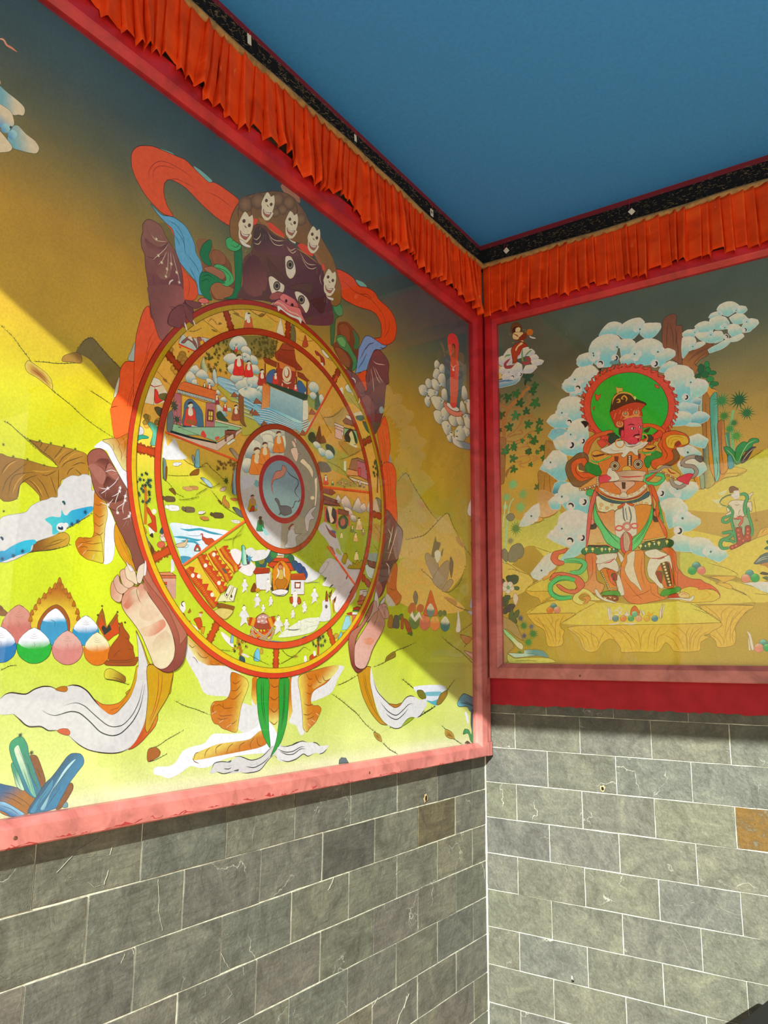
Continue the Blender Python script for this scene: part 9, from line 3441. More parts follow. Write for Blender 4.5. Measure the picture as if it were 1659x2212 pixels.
16 772 774 18 72 35 86 -7 3 -15 -33 -22 -5 -18 -21 3 -3 22
16 59 811 18 22 -66 12 17 14 -1 10 -20 -18 -3
1 811 0 0 0 12 62 18 -3 -3 -29 -14 2
2 457 1 755 18 806 26 -10 -24 -127 -117 -117 40 -10 41 5 2 -120 -41 -18 -44 3 -45 -11 12 110 9 51
16 774 755 17 160 2 77 -1 7 -68 24 -2 20 -65 -97 -14 -26 31
16 52 813 18 -78 -14 32 15 8 21 32 -7 16 -30 1 -97 -20 -13 -36 -4 -32 9
4 567 64 1 5 36 22 1 -47 6 -19
4 567 63 1 5 25 -3 8 -44 -8 -28
4 567 64 1 5 -15 -5 5 -52
16 745 743 18 -32 10 30 12 -4 -11 -23 -10
16 745 743 18 40 11 28 -7 -4 -10 -17 9
15 813 -175 -71 22 5 18 -20 -8 -14 -26 2
15 813 282 38 23 -24 -2 -35 -23 6
11 814 12 506 16 -264 -34 112 -10 -5 -125
11 815 12 506 15 277 10 122 -12 -8 -141
2 816 1 818 22 818 68 -131 -60 145 -267 42 9 33 2 -34 17 -46 28 -43 28 -27 27 -21 -2 -43 -35 14 -28 27 -20 49 -21 32 -6 30
2 819 1 818 21 820 13 -16 78 157 161 -145 37 32 33 47 17 49 4 46 2 -54 -6 -42 -26 -48 -27 -47 -36 -29
17 817 20 -150 137 24 -54 41 -62 33 -32
17 817 20 7 -8 24 -54 41 -62 26 -31
17 817 19 144 -147 42 46 35 61
17 817 19 1 -7 48 53 31 64
16 821 506 21 -168 231 16 28 3 -30 -18 -58 -9 -51 -10 -55 -13 -54 -3 15 6 73 11 74
16 745 743 19 244 16 21 1 20 -63 1 -43 -5 -28 28 -59 -2 -38 -12 33 -21 58 -5 36 5 31
16 822 743 17 3 -4 7 3 8 -73 -3 -28 -4 50
16 823 818 17 34 -65 7 -15 12 -79 -12 30
11 825 12 825 16 -134 -94 191 -17 -9 -187
11 59 12 825 16 0 0 120 -11 -5 -115
11 60 12 0 0 0 0 43 -4 -2 -43
4 585 68 3 0 -19 -6 -1 -4 -5 -3 -6 -2 -7 1 -5 2 -5 4 -1 5 2 4 4 3 6 2 7 -1 6 -2 4 -4
4 585 67 3 0 66 4 -2 -4 -4 -3 -6 -1 -6 0 -6 3 -4 3 -1 5 1 4 5 3 6 2 6 -1 6 -2 4 -4
16 826 517 18 -77 -46 22 27 24 -17 2 -36 -5 -38 -18 -13 -21 19 -6 29
16 353 828 18 13 17 13 9 13 -29 -6 -50 -11 -6 -10 18
17 567 43 9 3 -7 -75
17 454 31 10 -16 6 -22 -8 -28
16 594 828 18 -18 -77 7 -8 -9 -27 -19 -28 -14 -10 8 18 15 20
1 828 0 0 0 -158 62 85 -10 21 -16 -110 8
1 829 0 0 0 0 -7 85 -7 17 -10 -104 6
1 830 0 0 0 242 3 89 7 3 -11 -96 -6
4 831 31 1 0 -4 -5 93 10
4 831 32 1 0 -236 5 83 -4
4 831 32 1 0 -5 -15 109 -9
4 831 31 1 0 240 -1 93 9
13 832 30 40 18 -268 -14 23 16 48 -7 66 -5 28 -12 -18 -6 -33 -5 -44 3 -52 0
13 645 30 124 17 250 0 22 16 41 0 45 7 33 -6 -1 -17 -27 -9 -41 -4 -38 0
11 834 12 834 16 -226 9 71 -5 -3 -73
11 834 12 0 0 0 -10 22 -2 -1 -29
11 834 12 834 16 28 8 70 -5 -3 -73
11 834 12 0 0 0 -10 22 -2 -1 -29
11 834 12 834 16 41 7 69 -5 -3 -72
11 834 12 0 0 0 -9 22 -2 -1 -29
11 834 12 834 16 33 7 69 -5 -3 -72
11 834 12 0 0 -1 -10 22 -2 -1 -29
11 834 12 834 15 133 14 66 -5 -4 -71
11 834 12 0 0 -1 -9 21 -2 -1 -28
11 834 12 834 15 37 14 65 -5 -4 -70
11 834 12 0 0 0 -10 21 -2 -1 -28
11 834 12 834 15 39 12 64 -5 -4 -70
11 834 12 0 0 0 -9 20 -2 -2 -28
11 834 12 834 15 33 12 63 -5 -4 -69
11 834 12 0 0 -1 -9 20 -2 -2 -28
11 60 12 0 0 -257 -4 33 -2 -2 -47
11 60 12 0 0 36 -3 32 -2 -2 -47
11 60 12 0 0 134 4 31 -2 -2 -46
11 60 12 0 0 37 6 31 -2 -2 -45
2 142 1 764 20 835 7 -19 32 -129 -297 -26 52 0 -5 -40 0 -72 32 -23 -19 -35 -30 1 -21 8 -68 -4 24 35 38 13 8 25
2 815 1 764 19 836 23 -97 61 173 150 -92 9 52 20 42 39 1 34 -6 -1 -84 15 -43 33 -12 2 -38 32 -21 -58 -12 -55 -8 -41 11 -26 36
16 407 134 18 174 94 31 5 25 -26 3 -59 30 -42 51 -13 -2 -33 -32 8 -39 -5 -22 21 -3 62 -16 56
17 837 20 -294 -4 0 -73 -20 -43
17 837 19 133 -109 46 -65 33 -29
17 837 19 81 94 -7 -70 14 -63
17 837 19 28 -127 5 -35 39 -22
17 837 19 -81 -45 52 12 35 19
17 837 18 185 156 0 -55 30 -49
2 407 1 134 18 838 7 -40 102 -27 10 -53 20 -23 29 -17 33 -4 18 -14 21 -10 23 -22 9 -22 -25 27 -51 0 -51 9 -30 1
16 839 158 18 4 -86 13 10 26 5 28 -7 4 -7 33 1 28 -8 15 -18 -1 -10 -33 -14 -116 4
17 840 18 30 3 39 -2 31 -6 13 -15 -15 -15 -37 -3
16 834 842 20 -484 -25 12 28 31 21 30 -9 28 -26 25 -19 -48 2 1 14 -25 16 -27 -14 14 -15 26 -8 -11 -10 -30 1
17 774 24 42 9 -11 8 19 14 22 -8 7 -19 -23 -13
16 466 842 18 0 0 26 6 14 -11 -19 -17 -18 -3 15 14
16 52 252 20 70 181 88 2 -5 -29 -37 -15 -47 6 4 22
16 52 252 20 2 -40 22 3 55 14 17 -33 -5 -21 -17 4 -36 17 -26 -13 -7 7
16 52 252 20 93 48 17 -15 7 -18 -12 -14 -9 26
16 52 252 20 -8 -92 11 -11 9 -33 8 -46 -21 -2 -6 28 -6 29
16 59 252 19 47 75 32 16 -2 -35 -4 -28 11 -54 18 -56 -26 29 -24 22 -19 43 12 35
16 52 252 19 74 9 45 8 19 -12 26 -12 -7 -10 -41 -8 -30 12
16 52 252 19 22 -29 41 -6 34 15 8 -28 2 -28 -11 -23 -38 -22 12 -28 -14 -7 -25 29 -20 22 -5 38
17 842 40 -198 -9 29 5 22 17
17 842 40 -27 -16 12 13
17 842 38 225 25 34 -2 34 11
17 842 45 31 -2 -5 -17
17 842 45 24 5 2 -10
16 843 755 18 -269 -43 29 9 43 -21 -6 -38 2 -36 -36 2 -12 36
16 822 134 18 29 5 32 -9 2 -39 2 -25 -24 19 -9 32
17 844 39 29 -9 -12 -17 10 -22 10 -18
16 753 846 18 -8 -13 18 2 2 -28 -18 4
11 759 12 550 16 -45 13 33 -2 -2 -36
11 759 12 550 16 3 -8 33 -2 -2 -36
11 759 12 550 16 3 -7 33 -2 -2 -36
11 759 12 550 16 3 -7 33 -2 -2 -36
11 759 12 550 16 3 -8 33 -2 -2 -36
11 759 12 550 16 3 -7 33 -2 -2 -36
11 759 12 550 16 3 -7 33 -2 -2 -36
11 759 12 550 16 3 -8 33 -2 -2 -36
11 759 12 550 16 3 -7 32 -1 -2 -36
11 759 12 550 16 3 -7 32 -1 -2 -35
11 759 12 550 16 3 -7 32 -1 -2 -35
11 759 12 550 16 -2 -4 29 -1 -1 -28
11 759 12 550 16 5 1 29 -1 -1 -28
11 759 12 550 16 5 1 29 -1 -1 -28
11 759 12 550 16 6 1 29 -1 -1 -28
11 759 12 550 16 5 1 29 -1 -1 -28
11 759 12 550 16 6 0 29 -1 -1 -28
11 759 12 550 16 5 1 28 -1 -1 -28
11 759 12 550 16 6 1 28 -1 -1 -28
16 846 848 18 -72 -22 26 9 47 -1 9 -22 -28 5 -29 -3
16 848 42 18 3 -11 37 2 32 -8 -5 -17 -35 4
16 52 850 18 -31 26 11 3 20 -32 36 -16 24 -10 -7 -3 -39 10 -32 19
17 850 32 40 -29 6 -7 5 5
17 850 32 22 1 5 -7 5 5
17 850 31 18 -6 5 -7 5 5
16 407 852 17 199 126 24 12 16 -8 12 -93 -37 -5 -15 32 -19 25 4 13
16 852 846 17 -15 -27 17 2 9 -21 -9 -30 -15 25
17 853 38 3 3 20 -4 2 -25 -8 -23
1 854 0 0 0 14 31 25 5 10 -8 8 -92 -20 -3
11 759 12 856 15 14 -3 53 -3 -3 -48
11 759 12 856 15 3 -13 53 -3 -3 -48
11 759 12 856 15 3 -12 53 -3 -3 -48
11 759 12 856 15 3 -13 53 -3 -3 -48
11 759 12 856 15 3 -12 53 -3 -3 -48
11 759 12 856 15 3 -13 53 -3 -3 -48
11 759 12 856 15 3 -12 53 -3 -3 -48
11 759 12 856 15 3 -13 53 -2 -3 -48
17 792 26 -32 82 28 1
17 792 26 3 -14 28 2
17 792 26 3 -14 27 2
17 792 26 3 -14 26 2
17 792 26 2 -14 26 2
17 792 26 3 -14 25 2
16 856 858 17 -23 -55 12 23 36 5 27 6 6 -14 -27 -12 -27 -6
16 858 483 17 27 -5 17 10 23 2 5 -17 -39 0
16 859 861 16 43 9 20 9 22 -11 -1 -13 -32 1
16 52 850 16 -47 -15 49 1 39 -5 17 13 2 -13 -16 -11 -36 8 -39 3
17 792 36 57 11 13 6 12 -7
16 861 506 21 -550 184 13 29 31 6 35 6 -12 -19 -27 -6 -5 -22 31 -13 -16 -14 -31 6
4 240 227 1 3 62 -15 50 0 37 -9 7 -19 -23 -24 -46 -1
4 862 194 1 3 0 0 50 0 37 -9 7 -19 -23 -24 -46 -1
17 240 21 11 -1 46 -3 26 -16 -24 -28
16 777 506 21 -80 -81 16 29 40 5 38 -9 45 -17 21 -37 -46 -35 -53 13 -31 28 16 2 38 -23 38 2 -7 29 -37 24 -38 10
4 240 229 1 3 116 -5 -38 12 -43 -5 -32 -24 3 -34 38 -23 54 1
4 863 196 1 3 0 0 -38 12 -43 -5 -32 -24 3 -34 38 -23 54 1
17 240 21 -23 4 -46 -1 -32 -21 -1 -29 30 -20 46 -2
0 17
20 7 -79 -115 155 -5 -5 -147 864 865
20 7 -17 -15 156 -4 -5 -147 435 866
20 7 33 0 154 -4 -5 -146 814 72
0 17
15 629 218 -50 238 7 -1 -4 -229 -7
16 60 868 18 7 55 8 -12 2 -41 -8 2
16 60 868 18 10 0 6 -17 0 -36 -5 2
16 60 868 17 203 -50 4 32 13 27 -7 -27 -4 -34
16 60 868 17 10 0 4 35 11 22 -8 -30
17 60 47 -197 25 7 12 16 -9 -9 -12 -12 5
17 60 47 10 4 13 18 10 -9 -7 -18 13 2
17 60 47 -35 -52 33 3 17 8
17 60 46 62 7 28 -7 29 5
16 60 868 17 5 30 9 12 5 12 3 -15 8 -10 -12 -2
16 407 735 17 27 5 5 20 15 14 15 -19 1 -24 -30 1
20 7 18 0 120 -3 -6 -120 868 666
1 59 0 868 17 18 -5 7 22 4 -2 -5 -22
1 59 0 868 17 16 -2 -5 14 8 8 7 -18
15 286 14 -1 9 18 7 -10 12 6 -5 -16
20 7 -129 -9 132 -3 -6 -130 869 865
20 7 33 -1 130 -3 -6 -129 870 729
20 7 32 0 129 -3 -6 -128 871 872
20 7 32 -1 128 -3 -6 -128 873 72
20 7 33 -1 126 -3 -7 -127 277 874
20 7 32 -1 125 -3 -7 -126 875 865
16 52 877 15 343 -55 13 -13 8 -57 -9 0 -6 50
16 52 877 15 4 -17 5 -55 -7 0
20 7 51 -31 148 -1 -12 -160 877 878
20 7 -17 -16 162 0 -13 -174 814 770
20 7 29 1 134 0 -11 -145 879 880
0 17
20 7 -235 323 157 -9 -10 -166 864 696
20 7 -17 -18 158 -9 -10 -166 881 882
20 7 35 -1 156 -9 -10 -165 613 883
20 7 176 -23 146 -8 -11 -160 884 885
20 7 -15 -17 155 -8 -12 -168 794 770
20 7 33 0 153 -8 -12 -167 886 887
0 18
15 362 -111 346 31 9 -3 -13 -19 -6
15 362 -25 -24 25 -1 13 5 -18 -24 -8 7
15 362 19 -25 16 -4 -4 -6
4 888 54 1 4 9 10 9 15 21 11 21 2 20 0
17 888 36 0 0 12 -12 16 -4
16 889 42 16 39 54 6 7 12 0 8 -6 7 -5 -2 -11 -19 -2 -10 -1
17 672 36 -6 8 6 -4
17 672 36 36 -5 1 -9
16 59 891 18 -39 -66 15 13 24 0 20 -4 15 -8 12 0 1 -28 -6 -12 -8 18 -8 7 -4 -32 -15 -12 -28 1 -2 24 -4 23
16 60 892 16 16 38 9 3 0 10 20 -1 0 -16 -2 -13 -14 -5 -13 13
16 59 891 16 -25 -77 21 10 1 -12 -20 -7
16 59 891 16 3 26 11 -5 -1 -11 -8 -2
16 59 891 16 82 31 2 13 8 3 7 6 1 -9 -7 -8 -5 -12
17 890 21 -52 -21 10 -5 9 5
17 890 18 13 -45 2 13 6 10
17 890 18 -10 -1 10 -3 10 5
16 892 894 16 -13 -12 20 -4 26 10 13 -14 1 -21 -16 -3 -4 -30 -5 -8 -5 17 0 20 -24 -1
16 894 506 16 21 7 12 1 5 -7 -3 -17 -11 -14 -6 4 11 15 -1 8 -22 1
16 895 777 16 -20 -49 25 7 4 -20 5 -20 6 13 4 27 16 -1 -2 -53 -18 -5 -20 -14 -33 -13 -8 7 5 9 24 9 -1 37
11 777 12 0 0 16 -5 36 -3 -3 -39
11 777 12 0 0 -1 -17 35 -3 -3 -39
11 777 12 0 0 3 -16 35 -3 -3 -39
11 777 12 0 0 33 34 35 -3 -3 -39
11 777 12 0 0 -1 -15 35 -3 -3 -38
11 777 12 0 0 -3 -15 35 -3 -3 -38
11 777 12 0 0 -16 -13 35 -3 -3 -38
11 777 12 0 0 -27 -18 36 -3 -3 -39
11 777 12 0 0 -14 -5 36 -3 -3 -39
4 686 141 1 3 42 207 18 0 8 -16 -9 -21 -4 -25 3 -22
4 686 114 1 2 -49 -41 11 -12 7 -14 -8 -25 -15 -14 -16 3 1 14 15 5 16 5
4 686 99 1 2 10 -56 4 -28 6 -38 0 -26
4 686 111 1 2 65 42 -1 -30 6 -27 4 -35 -6 -21
4 686 142 1 3 -103 -93 14 1 21 1 3 -12 -19 -13 -21 -5 -7 -19 9 -14 22 1
4 686 113 1 2 10 -31 22 -2 12 -10
4 896 99 1 3 67 179 18 0 8 -16 -9 -21 -4 -25 3 -22
4 896 80 1 2 -49 -41 11 -12 7 -14 -8 -25 -15 -14 -16 3 1 14 15 5 16 5
4 896 69 1 2 10 -56 4 -28 6 -38 0 -26
4 896 78 1 2 65 42 -1 -30 6 -27 4 -35 -6 -21
4 896 99 1 3 -103 -93 14 1 21 1 3 -12 -19 -13 -21 -5 -7 -19 9 -14 22 1
4 896 79 1 2 10 -31 22 -2 12 -10
17 672 24 115 167 4 -50 -1 -41
1 626 0 0 0 -3 -99 8 10 6 -11
0 19
13 897 30 899 20 -1063 -163 25 6 37 -6 -9 -30 -29 -2
13 897 30 899 20 -30 -11 17 3 8 -19 -13 -3
13 899 30 899 20 66 -37 29 -2 -4 -11 -21 5
13 897 30 899 20 -55 -55 8 15 30 2 -5 -19 -26 -29 -12 0
13 897 30 899 20 3 -50 17 22 42 3 -5 -12 -33 -21 -17 -7
13 899 30 899 20 28 -39 5 30 9 15 7 -30 26 26 3 -16 -17 -22 4 -22 -16 4
15 900 -24 31 13 26 21 7 21 -4 -17 -15 -21 -14
11 52 12 902 18 38 108 141 -6 -3 -130
11 52 12 902 18 -17 -11 142 -6 -3 -130
11 52 12 902 18 -17 12 143 -6 -3 -130
11 52 12 902 18 7 18 143 -7 -3 -131
11 52 12 902 18 21 -1 142 -7 -3 -130
11 902 12 0 0 -10 -13 84 -4 -2 -92
16 59 904 20 23 -42 11 17 16 -22 -5 -19 -10 -16 -10 17
17 904 35 -36 -37 17 22 21 11
17 904 35 -8 31 5 15 8 7
6 905 195 15 79 -93
6 906 256 15 15 -34
6 907 169 15 37 -4
6 908 170 15 -36 -41
6 906 284 15 43 9
6 708 269 15 -23 -37
6 909 172 15 -59 70
6 708 147 15 15 -117
16 910 912 20 -85 163 29 -8 37 -23 20 -34 11 -26 8 -19 -36 19 -37 30 -29 12
2 912 1 910 19 667 23 -15 56 -68 5 -53 23 -15 28 -23 24 -22 16 -8 8 -15 -8 -14 -20 11 -28 30 -29 26
16 910 912 20 -2 -26 24 -12 25 -30 7 -18 -33 -26 -1 -41 -25 0
2 913 1 915 19 574 75 -13 41 26 29 -84 71 -2 5 15 64 1 31 -9 19 -25 -51 7 -56 -4 -49 -4 -20 8
2 618 1 915 19 915 160 -25 -120 -1 -6 -6 36 -18 53 4 107 -2 30 -19 -215 -4
17 916 21 90 4 32 0 31 -7
17 917 21 -58 -33 65 2 47 -2'''

def stopcol(stops, t):
    for (p, c), (q, d) in zip(stops, stops[1:]):
        if t <= q: return lerp(c, d, max(0, (t - p) / (q - p)))
    return stops[-1][1]
def frame_rails(root, outer, inner, place, m):
    (a0, z0, a1, z1), (b0, y0, b1, y1) = outer, inner
    prof = [(0, -.004), (0, .047), (.06, .050), (.70, .050), (.78, .047), (1.0, .036), (1.0, .010)]
    oc = [(a0, z0), (a1, z0), (a1, z1), (a0, z1)]; ic = [(b0, y0), (b1, y0), (b1, y1), (b0, y1)]
    for i in range(4):
        j = (i + 1) % 4; vs_ = [place(*lerp(oc[k], ic[k], t), h) for k in (i, j) for t, h in prof]; N = len(prof)
        mb = MB(); mb.add(vs_, [(q, q + 1, N + q + 1, N + q) for q in range(N - 1)] + [(N - 1, 0, N, 2 * N - 1), tuple(range(N)), tuple(range(2 * N - 1, N - 1, -1))])
        mb.obj('frame_rail', m, root)
def ground_sheet(name, root, side, base, rect, stops, nu, nz, tint=None):
    a0, z0, a1, z1 = rect; vs_, cs = [], []
    for j in range(nz + 1):
        for i in range(nu + 1):
            a = a0 + (a1 - a0) * i / nu; z = z0 + (z1 - z0) * j / nz
            vs_.append((base, -a, z) if side == 'L' else (a, -base, z)); c = stopcol(stops, z); cs.append(tint(a, z, c) if tint else c)
    W = nu + 1; fs = [(j * W + i, j * W + i + 1, (j + 1) * W + i + 1, (j + 1) * W + i) for j in range(nz) for i in range(nu)]
    # a board with thickness: edges and back
    back = len(vs_); bd = base - .008
    for a, z in ((a0, z0), (a1, z0), (a1, z1), (a0, z1)): vs_.append((bd, -a, z) if side == 'L' else (a, -bd, z)); cs.append((.3, .25, .2))
    e0, e1, e2, e3 = 0, nu, nz * W + nu, nz * W
    fs += [(e0, e1, back + 1, back), (e1, e2, back + 2, back + 1), (e2, e3, back + 3, back + 2), (e3, e0, back, back + 3), (back, back + 1, back + 2, back + 3)]
    if side == 'L': fs = [f[::-1] for f in fs]
    me = bpy.data.meshes.new(name); me.from_pydata(vs_, [], fs); me.materials.append(M_GROUND)
    bm = bmesh.new(); bm.from_mesh(me); bmesh.ops.recalc_face_normals(bm, faces=bm.faces); bm.to_mesh(me); bm.free()
    at = me.color_attributes.new('Col', 'FLOAT_COLOR', 'POINT'); at.data.foreach_set('color', [x for c in cs for x in (*c, 1.0)])
    o = bpy.data.objects.new(name, me); COL.objects.link(o); o.parent = root; return o
def pane(root, side, rect, h):
    a0, z0, a1, z1 = rect; mb = MB()
    if side == 'L': mb.box((h, -a1, z0), (h + .003, -a0, z1))
    else: mb.box((a0, -h - .003, z0), (a1, -h, z1))
    mb.obj('glass_pane', M_GLASS, root)
def screw(place, a, z, root):
    mb = MB(); mb.tube([place(a, z, .046), place(a, z, .0508), place(a, z, .0516)], [.0046, .0046, .003], 10); mb.obj('screw_head', M_STEEL, root)

# left painting: the wheel held by a demon
left = empty('framed_painting', (.0, -1.8, 1.205)); tag(left, 'large framed wheel painting held by a dark demon on the left wall', 'painting')
def adopt(root):
    for o in COL.objects:
        if o.parent is root: o.matrix_parent_inverse = Matrix.Translation(-root.location)
frame_rails(left, (.062, 1.2035, 3.45, 3.312), (.136, 1.263, 3.38, 3.222), PL, M_RED)
mb = MB(); mb.box((0, -.062, 1.262), (.043, -.02, 3.312)); mb.obj('edge_strip', M_RED, left, .002)
mb = MB(); mb.box((0, -.062, 1.2035), (.0495, -.02, 1.262)); mb.obj('rail_end', M_RED, left, .001)
def A(r, g, b_): return (r, g, b_)
LS = [(1.264, A(.62, .62, .50)), (1.278, A(.60, .61, .46)), (1.29, A(.50, .54, .24)), (1.36, A(.45, .52, .10)), (1.5, A(.42, .52, .015)), (1.9, A(.44, .52, .008)), (2.2, A(.50, .49, .012)), (2.42, A(.62, .40, .025)), (2.66, A(.56, .33, .03)), (2.80, A(.34, .25, .06)), (2.93, A(.16, .165, .09)), (3.08, A(.075, .115, .12)), (3.23, A(.045, .095, .13))]  # sky and grass wash; its amber and lime also hold shade and sun tones
def ltint(u, z, c):
    k = max(0, min(1, (.55 - u) / .45)); k *= max(0, min(1, (z - 1.35) / .3)) * max(0, min(1, (3.0 - z) / .3))  # browner towards the corner, shaded tone painted into the backdrop there
    w = .5 + .5 * math.sin(5.1 * u + 2.2 * z) * math.sin(3.3 * z - 4.4 * u + 1.0); w *= max(0, min(1, (1.75 - z) / .3))
    c = lerp(c, (.52, .33, .07), .75 * k); return lerp(c, (.52, .56, .25), .55 * w)
panel = ground_sheet('painted_panel', left, 'L', .014, (.12, 1.25, 3.39, 3.235), LS, 70, 70, ltint)
S = Sheet('L', .0142); paint(S, PAINT_LEFT); S.build(panel, M_PAINT)
pane(left, 'L', (.13, 1.257, 3.385, 3.228), .0255)
for u in (.976, 2.288): screw(PL, u, 1.226, left)
# flaked paint along the lower edge of the bottom rail
mb = MB()
for k in range(46):
    u = .1 + 3.1 * k / 46 + rnd.uniform(0, .05); L_ = rnd.uniform(.03, .10); hgt = rnd.uniform(.003, .014) * (1.4 if u > 1.2 else .8); N = 7; pts = [(u, 1.2036), (u + L_, 1.2036)] + [(u + L_ * (1 - (i + .5) / N), 1.2036 + hgt * rnd.uniform(.35, 1)) for i in range(N)]
    o = len(mb.v); mb.add([PL(p[0], p[1], .0474 + min(1, (p[1] - 1.2036) / .004) * .0030) for p in pts], [tuple(range(len(pts)))])
o = mb.obj('flaked_paint', M_FLAKE, left); o['kind'] = 'stuff'

# right painting: the guardian
right = empty('framed_painting', (1.5, 0, 1.542)); tag(right, 'framed painting of a red faced guardian before blue clouds, on the right wall', 'painting')
frame_rails(right, (.052, 1.5405, 3.2, 3.312), (.113, 1.606, 3.13, 3.236), PR, M_RED)
RS = [(1.6, A(.64, .46, .055)), (1.75, A(.62, .46, .06)), (2.0, A(.62, .45, .07)), (2.3, A(.74, .50, .085)), (2.5, A(.74, .47, .075)), (2.66, A(.52, .36, .08)), (2.85, A(.25, .23, .10)), (3.0, A(.125, .15, .10)), (3.24, A(.10, .145, .12))]
panel2 = ground_sheet('painted_panel', right, 'R', .019, (.10, 1.595, 3.14, 3.245), RS, 60, 60)
S = Sheet('R', .0192); paint(S, PAINT_RIGHT); S.build(panel2, M_PAINT)
pane(right, 'R', (.107, 1.600, 3.135, 3.242), .0275)
for x in (.478, 1.55): screw(PR, x, 1.558, right)

# ------------------------------------------------------------------ pleated valances
def valance(start, length, place, seed, rough_, label):
    rg = random.Random(seed); root = empty('pleated_valance', place(length / 2, 3.3, 0)); tag(root, label, 'valance')
    # pleat edges along the run
    ed = [start]
    while ed[-1] < length: ed.append(ed[-1] + rg.uniform(.030, .060))
    info = [(rg.uniform(.7, 1.3), rg.uniform(-.016, .014), rg.uniform(-1, 1), rg.uniform(.8, 1.4)) for _ in ed]
    ncol = int(length / .0032); rows = 12; vs_, uvs = [], []
    import bisect
    for i in range(ncol + 1):
        s0 = start + (length - start) * i / ncol
        for j in range(rows + 1):
            t = j / rows                              # 0 at top, 1 at hem
            s_ = s0 + .022 * rough_ * t * math.sin(s0 * 9.3 + seed) + .012 * rough_ * t * t * math.sin(s0 * 31 + seed * 2)
            k = min(max(bisect.bisect(ed, s0) - 1, 0), len(ed) - 2); q = (s0 - ed[k]) / (ed[k + 1] - ed[k]); amp, hz, lean, fl = info[k]
            wd = ed[k + 1] - ed[k]
            if q < .74: f = q / .74; adv = 1.10 * f; fold = -.25 + .45 * min(1, f * 5) + .62 * f
            else: f = (q - .74) / .26; adv = 1.10 - .10 * f; fold = .82 - 1.07 * f
            s_ += (adv - q) * wd
            d = .048 + (.020 + .024 * t * fl) * amp * fold + .007 * t * math.sin(s0 * 23 + seed) + .004 * math.sin(t * 7 + lean * 3) * t
            sag = .010 * math.sin(s0 * 3.1 + seed) 
            hem = 3.292 + hz * 1.0 + .016 * rough_ * math.sin(s0 * 15 + seed * 3) - .012 * q * amp
            z = 3.540 + .004 * sag + (hem - 3.540) * t
            vs_.append(place(s_ + .010 * lean * t * math.sin(math.pi * q), z, max(.0545, min(d, .0545 + .35 * max(0, s_ - .06)) if start < .06 else d))); uvs.append((s0, z))
    W = rows + 1; fs = [(i * W + j, (i + 1) * W + j, (i + 1) * W + j + 1, i * W + j + 1) for i in range(ncol) for j in range(rows)]
    me = bpy.data.meshes.new('valance_cloth'); me.from_pydata(vs_, [], fs); me.materials.append(M_SATIN)
    ul = me.uv_layers.new(name='UVMap'); ul.data.foreach_set('uv', [c for f in fs for i in f for c in uvs[i]]); me.shade_smooth()
    o = bpy.data.objects.new('valance_cloth', me); COL.objects.link(o); o.parent = root
    sd = o.modifiers.new('cloth thickness', 'SOLIDIFY'); sd.thickness = .0012; sd.offset = -1
    # braid along the top
    mb = MB(); N = int(length / .02); P2 = []
    for i in range(N + 1):
        s_ = start - .01 + (length - start) * i / N; z = 3.545 + .007 * math.sin(s_ * 4.3 + seed) * rough_ + .002 * math.sin(s_ * 17)
        for da, dz in ((.0545, -.013), (.062, -.012), (.068, 0), (.062, .012), (.0545, .013)): P2.append(place(s_, z + dz, da))
    mb.add(P2, [(5 * i + j, 5 * i + j + 1, 5 * i + j + 6, 5 * i + j + 5) for i in range(N) for j in range(4)]); mb.obj('top_braid', M_BRAID, root, smooth=True)
    # dark curly pile heading
    mb = MB(); P2 = []; N = int(length / .012)
    prof = [(.0, 3.548), (.040, 3.550), (.046, 3.575), (.042, 3.61), (.034, 3.645), (.026, 3.657), (0, 3.657)]
    for i in range(N + 1):
        s_ = start - .03 + (length - start) * i / N
        for d, z in prof: P2.append(place(s_, z + (rg.uniform(-.002, .002) if 3.56 < z < 3.65 else 0), d + (rg.uniform(-.002, .003) if d > .03 else 0)))
    Wp = len(prof); mb.add(P2, [(Wp * i + j, Wp * i + j + 1, Wp * i + Wp + j + 1, Wp * i + Wp + j) for i in range(N) for j in range(Wp - 1)]); mb.obj('pile_heading', M_PILE, root)
    mb = MB()
    for k in range(int(length * 330)):
        s_ = rg.uniform(start + .02, length - .04); z = rg.uniform(3.555, 3.655); d = .047 - .018 * max(0, (z - 3.6) / .057); a_ = rg.uniform(0, 6.28); r_ = rg.uniform(.004, .010)
        cs = [(s_ + r_ * math.cos(a_ + q * .9), z + r_ * math.sin(a_ + q * .9) * .7, d + .002 + .003 * math.sin(q * 1.4)) for q in range(4)]
        vs2 = []
        for p in cs: vs2 += [place(p[0], p[1] - .0005, p[2]), place(p[0], p[1] + .0005, p[2] + .0004)]
        mb.add(vs2, [(2 * q, 2 * q + 1, 2 * q + 3, 2 * q + 2) for q in range(3)])
    o = mb.obj('curly_pile', M_THREAD, root); o['kind'] = 'stuff'
    return root
val_l = valance(.078, 4.3, PL, 3, 1.0, 'orange pleated satin valance over the wheel painting on left wall')
val_r = valance(.052, 3.6, PR, 8, .35, 'orange pleated valance over the guardian painting on right wall')

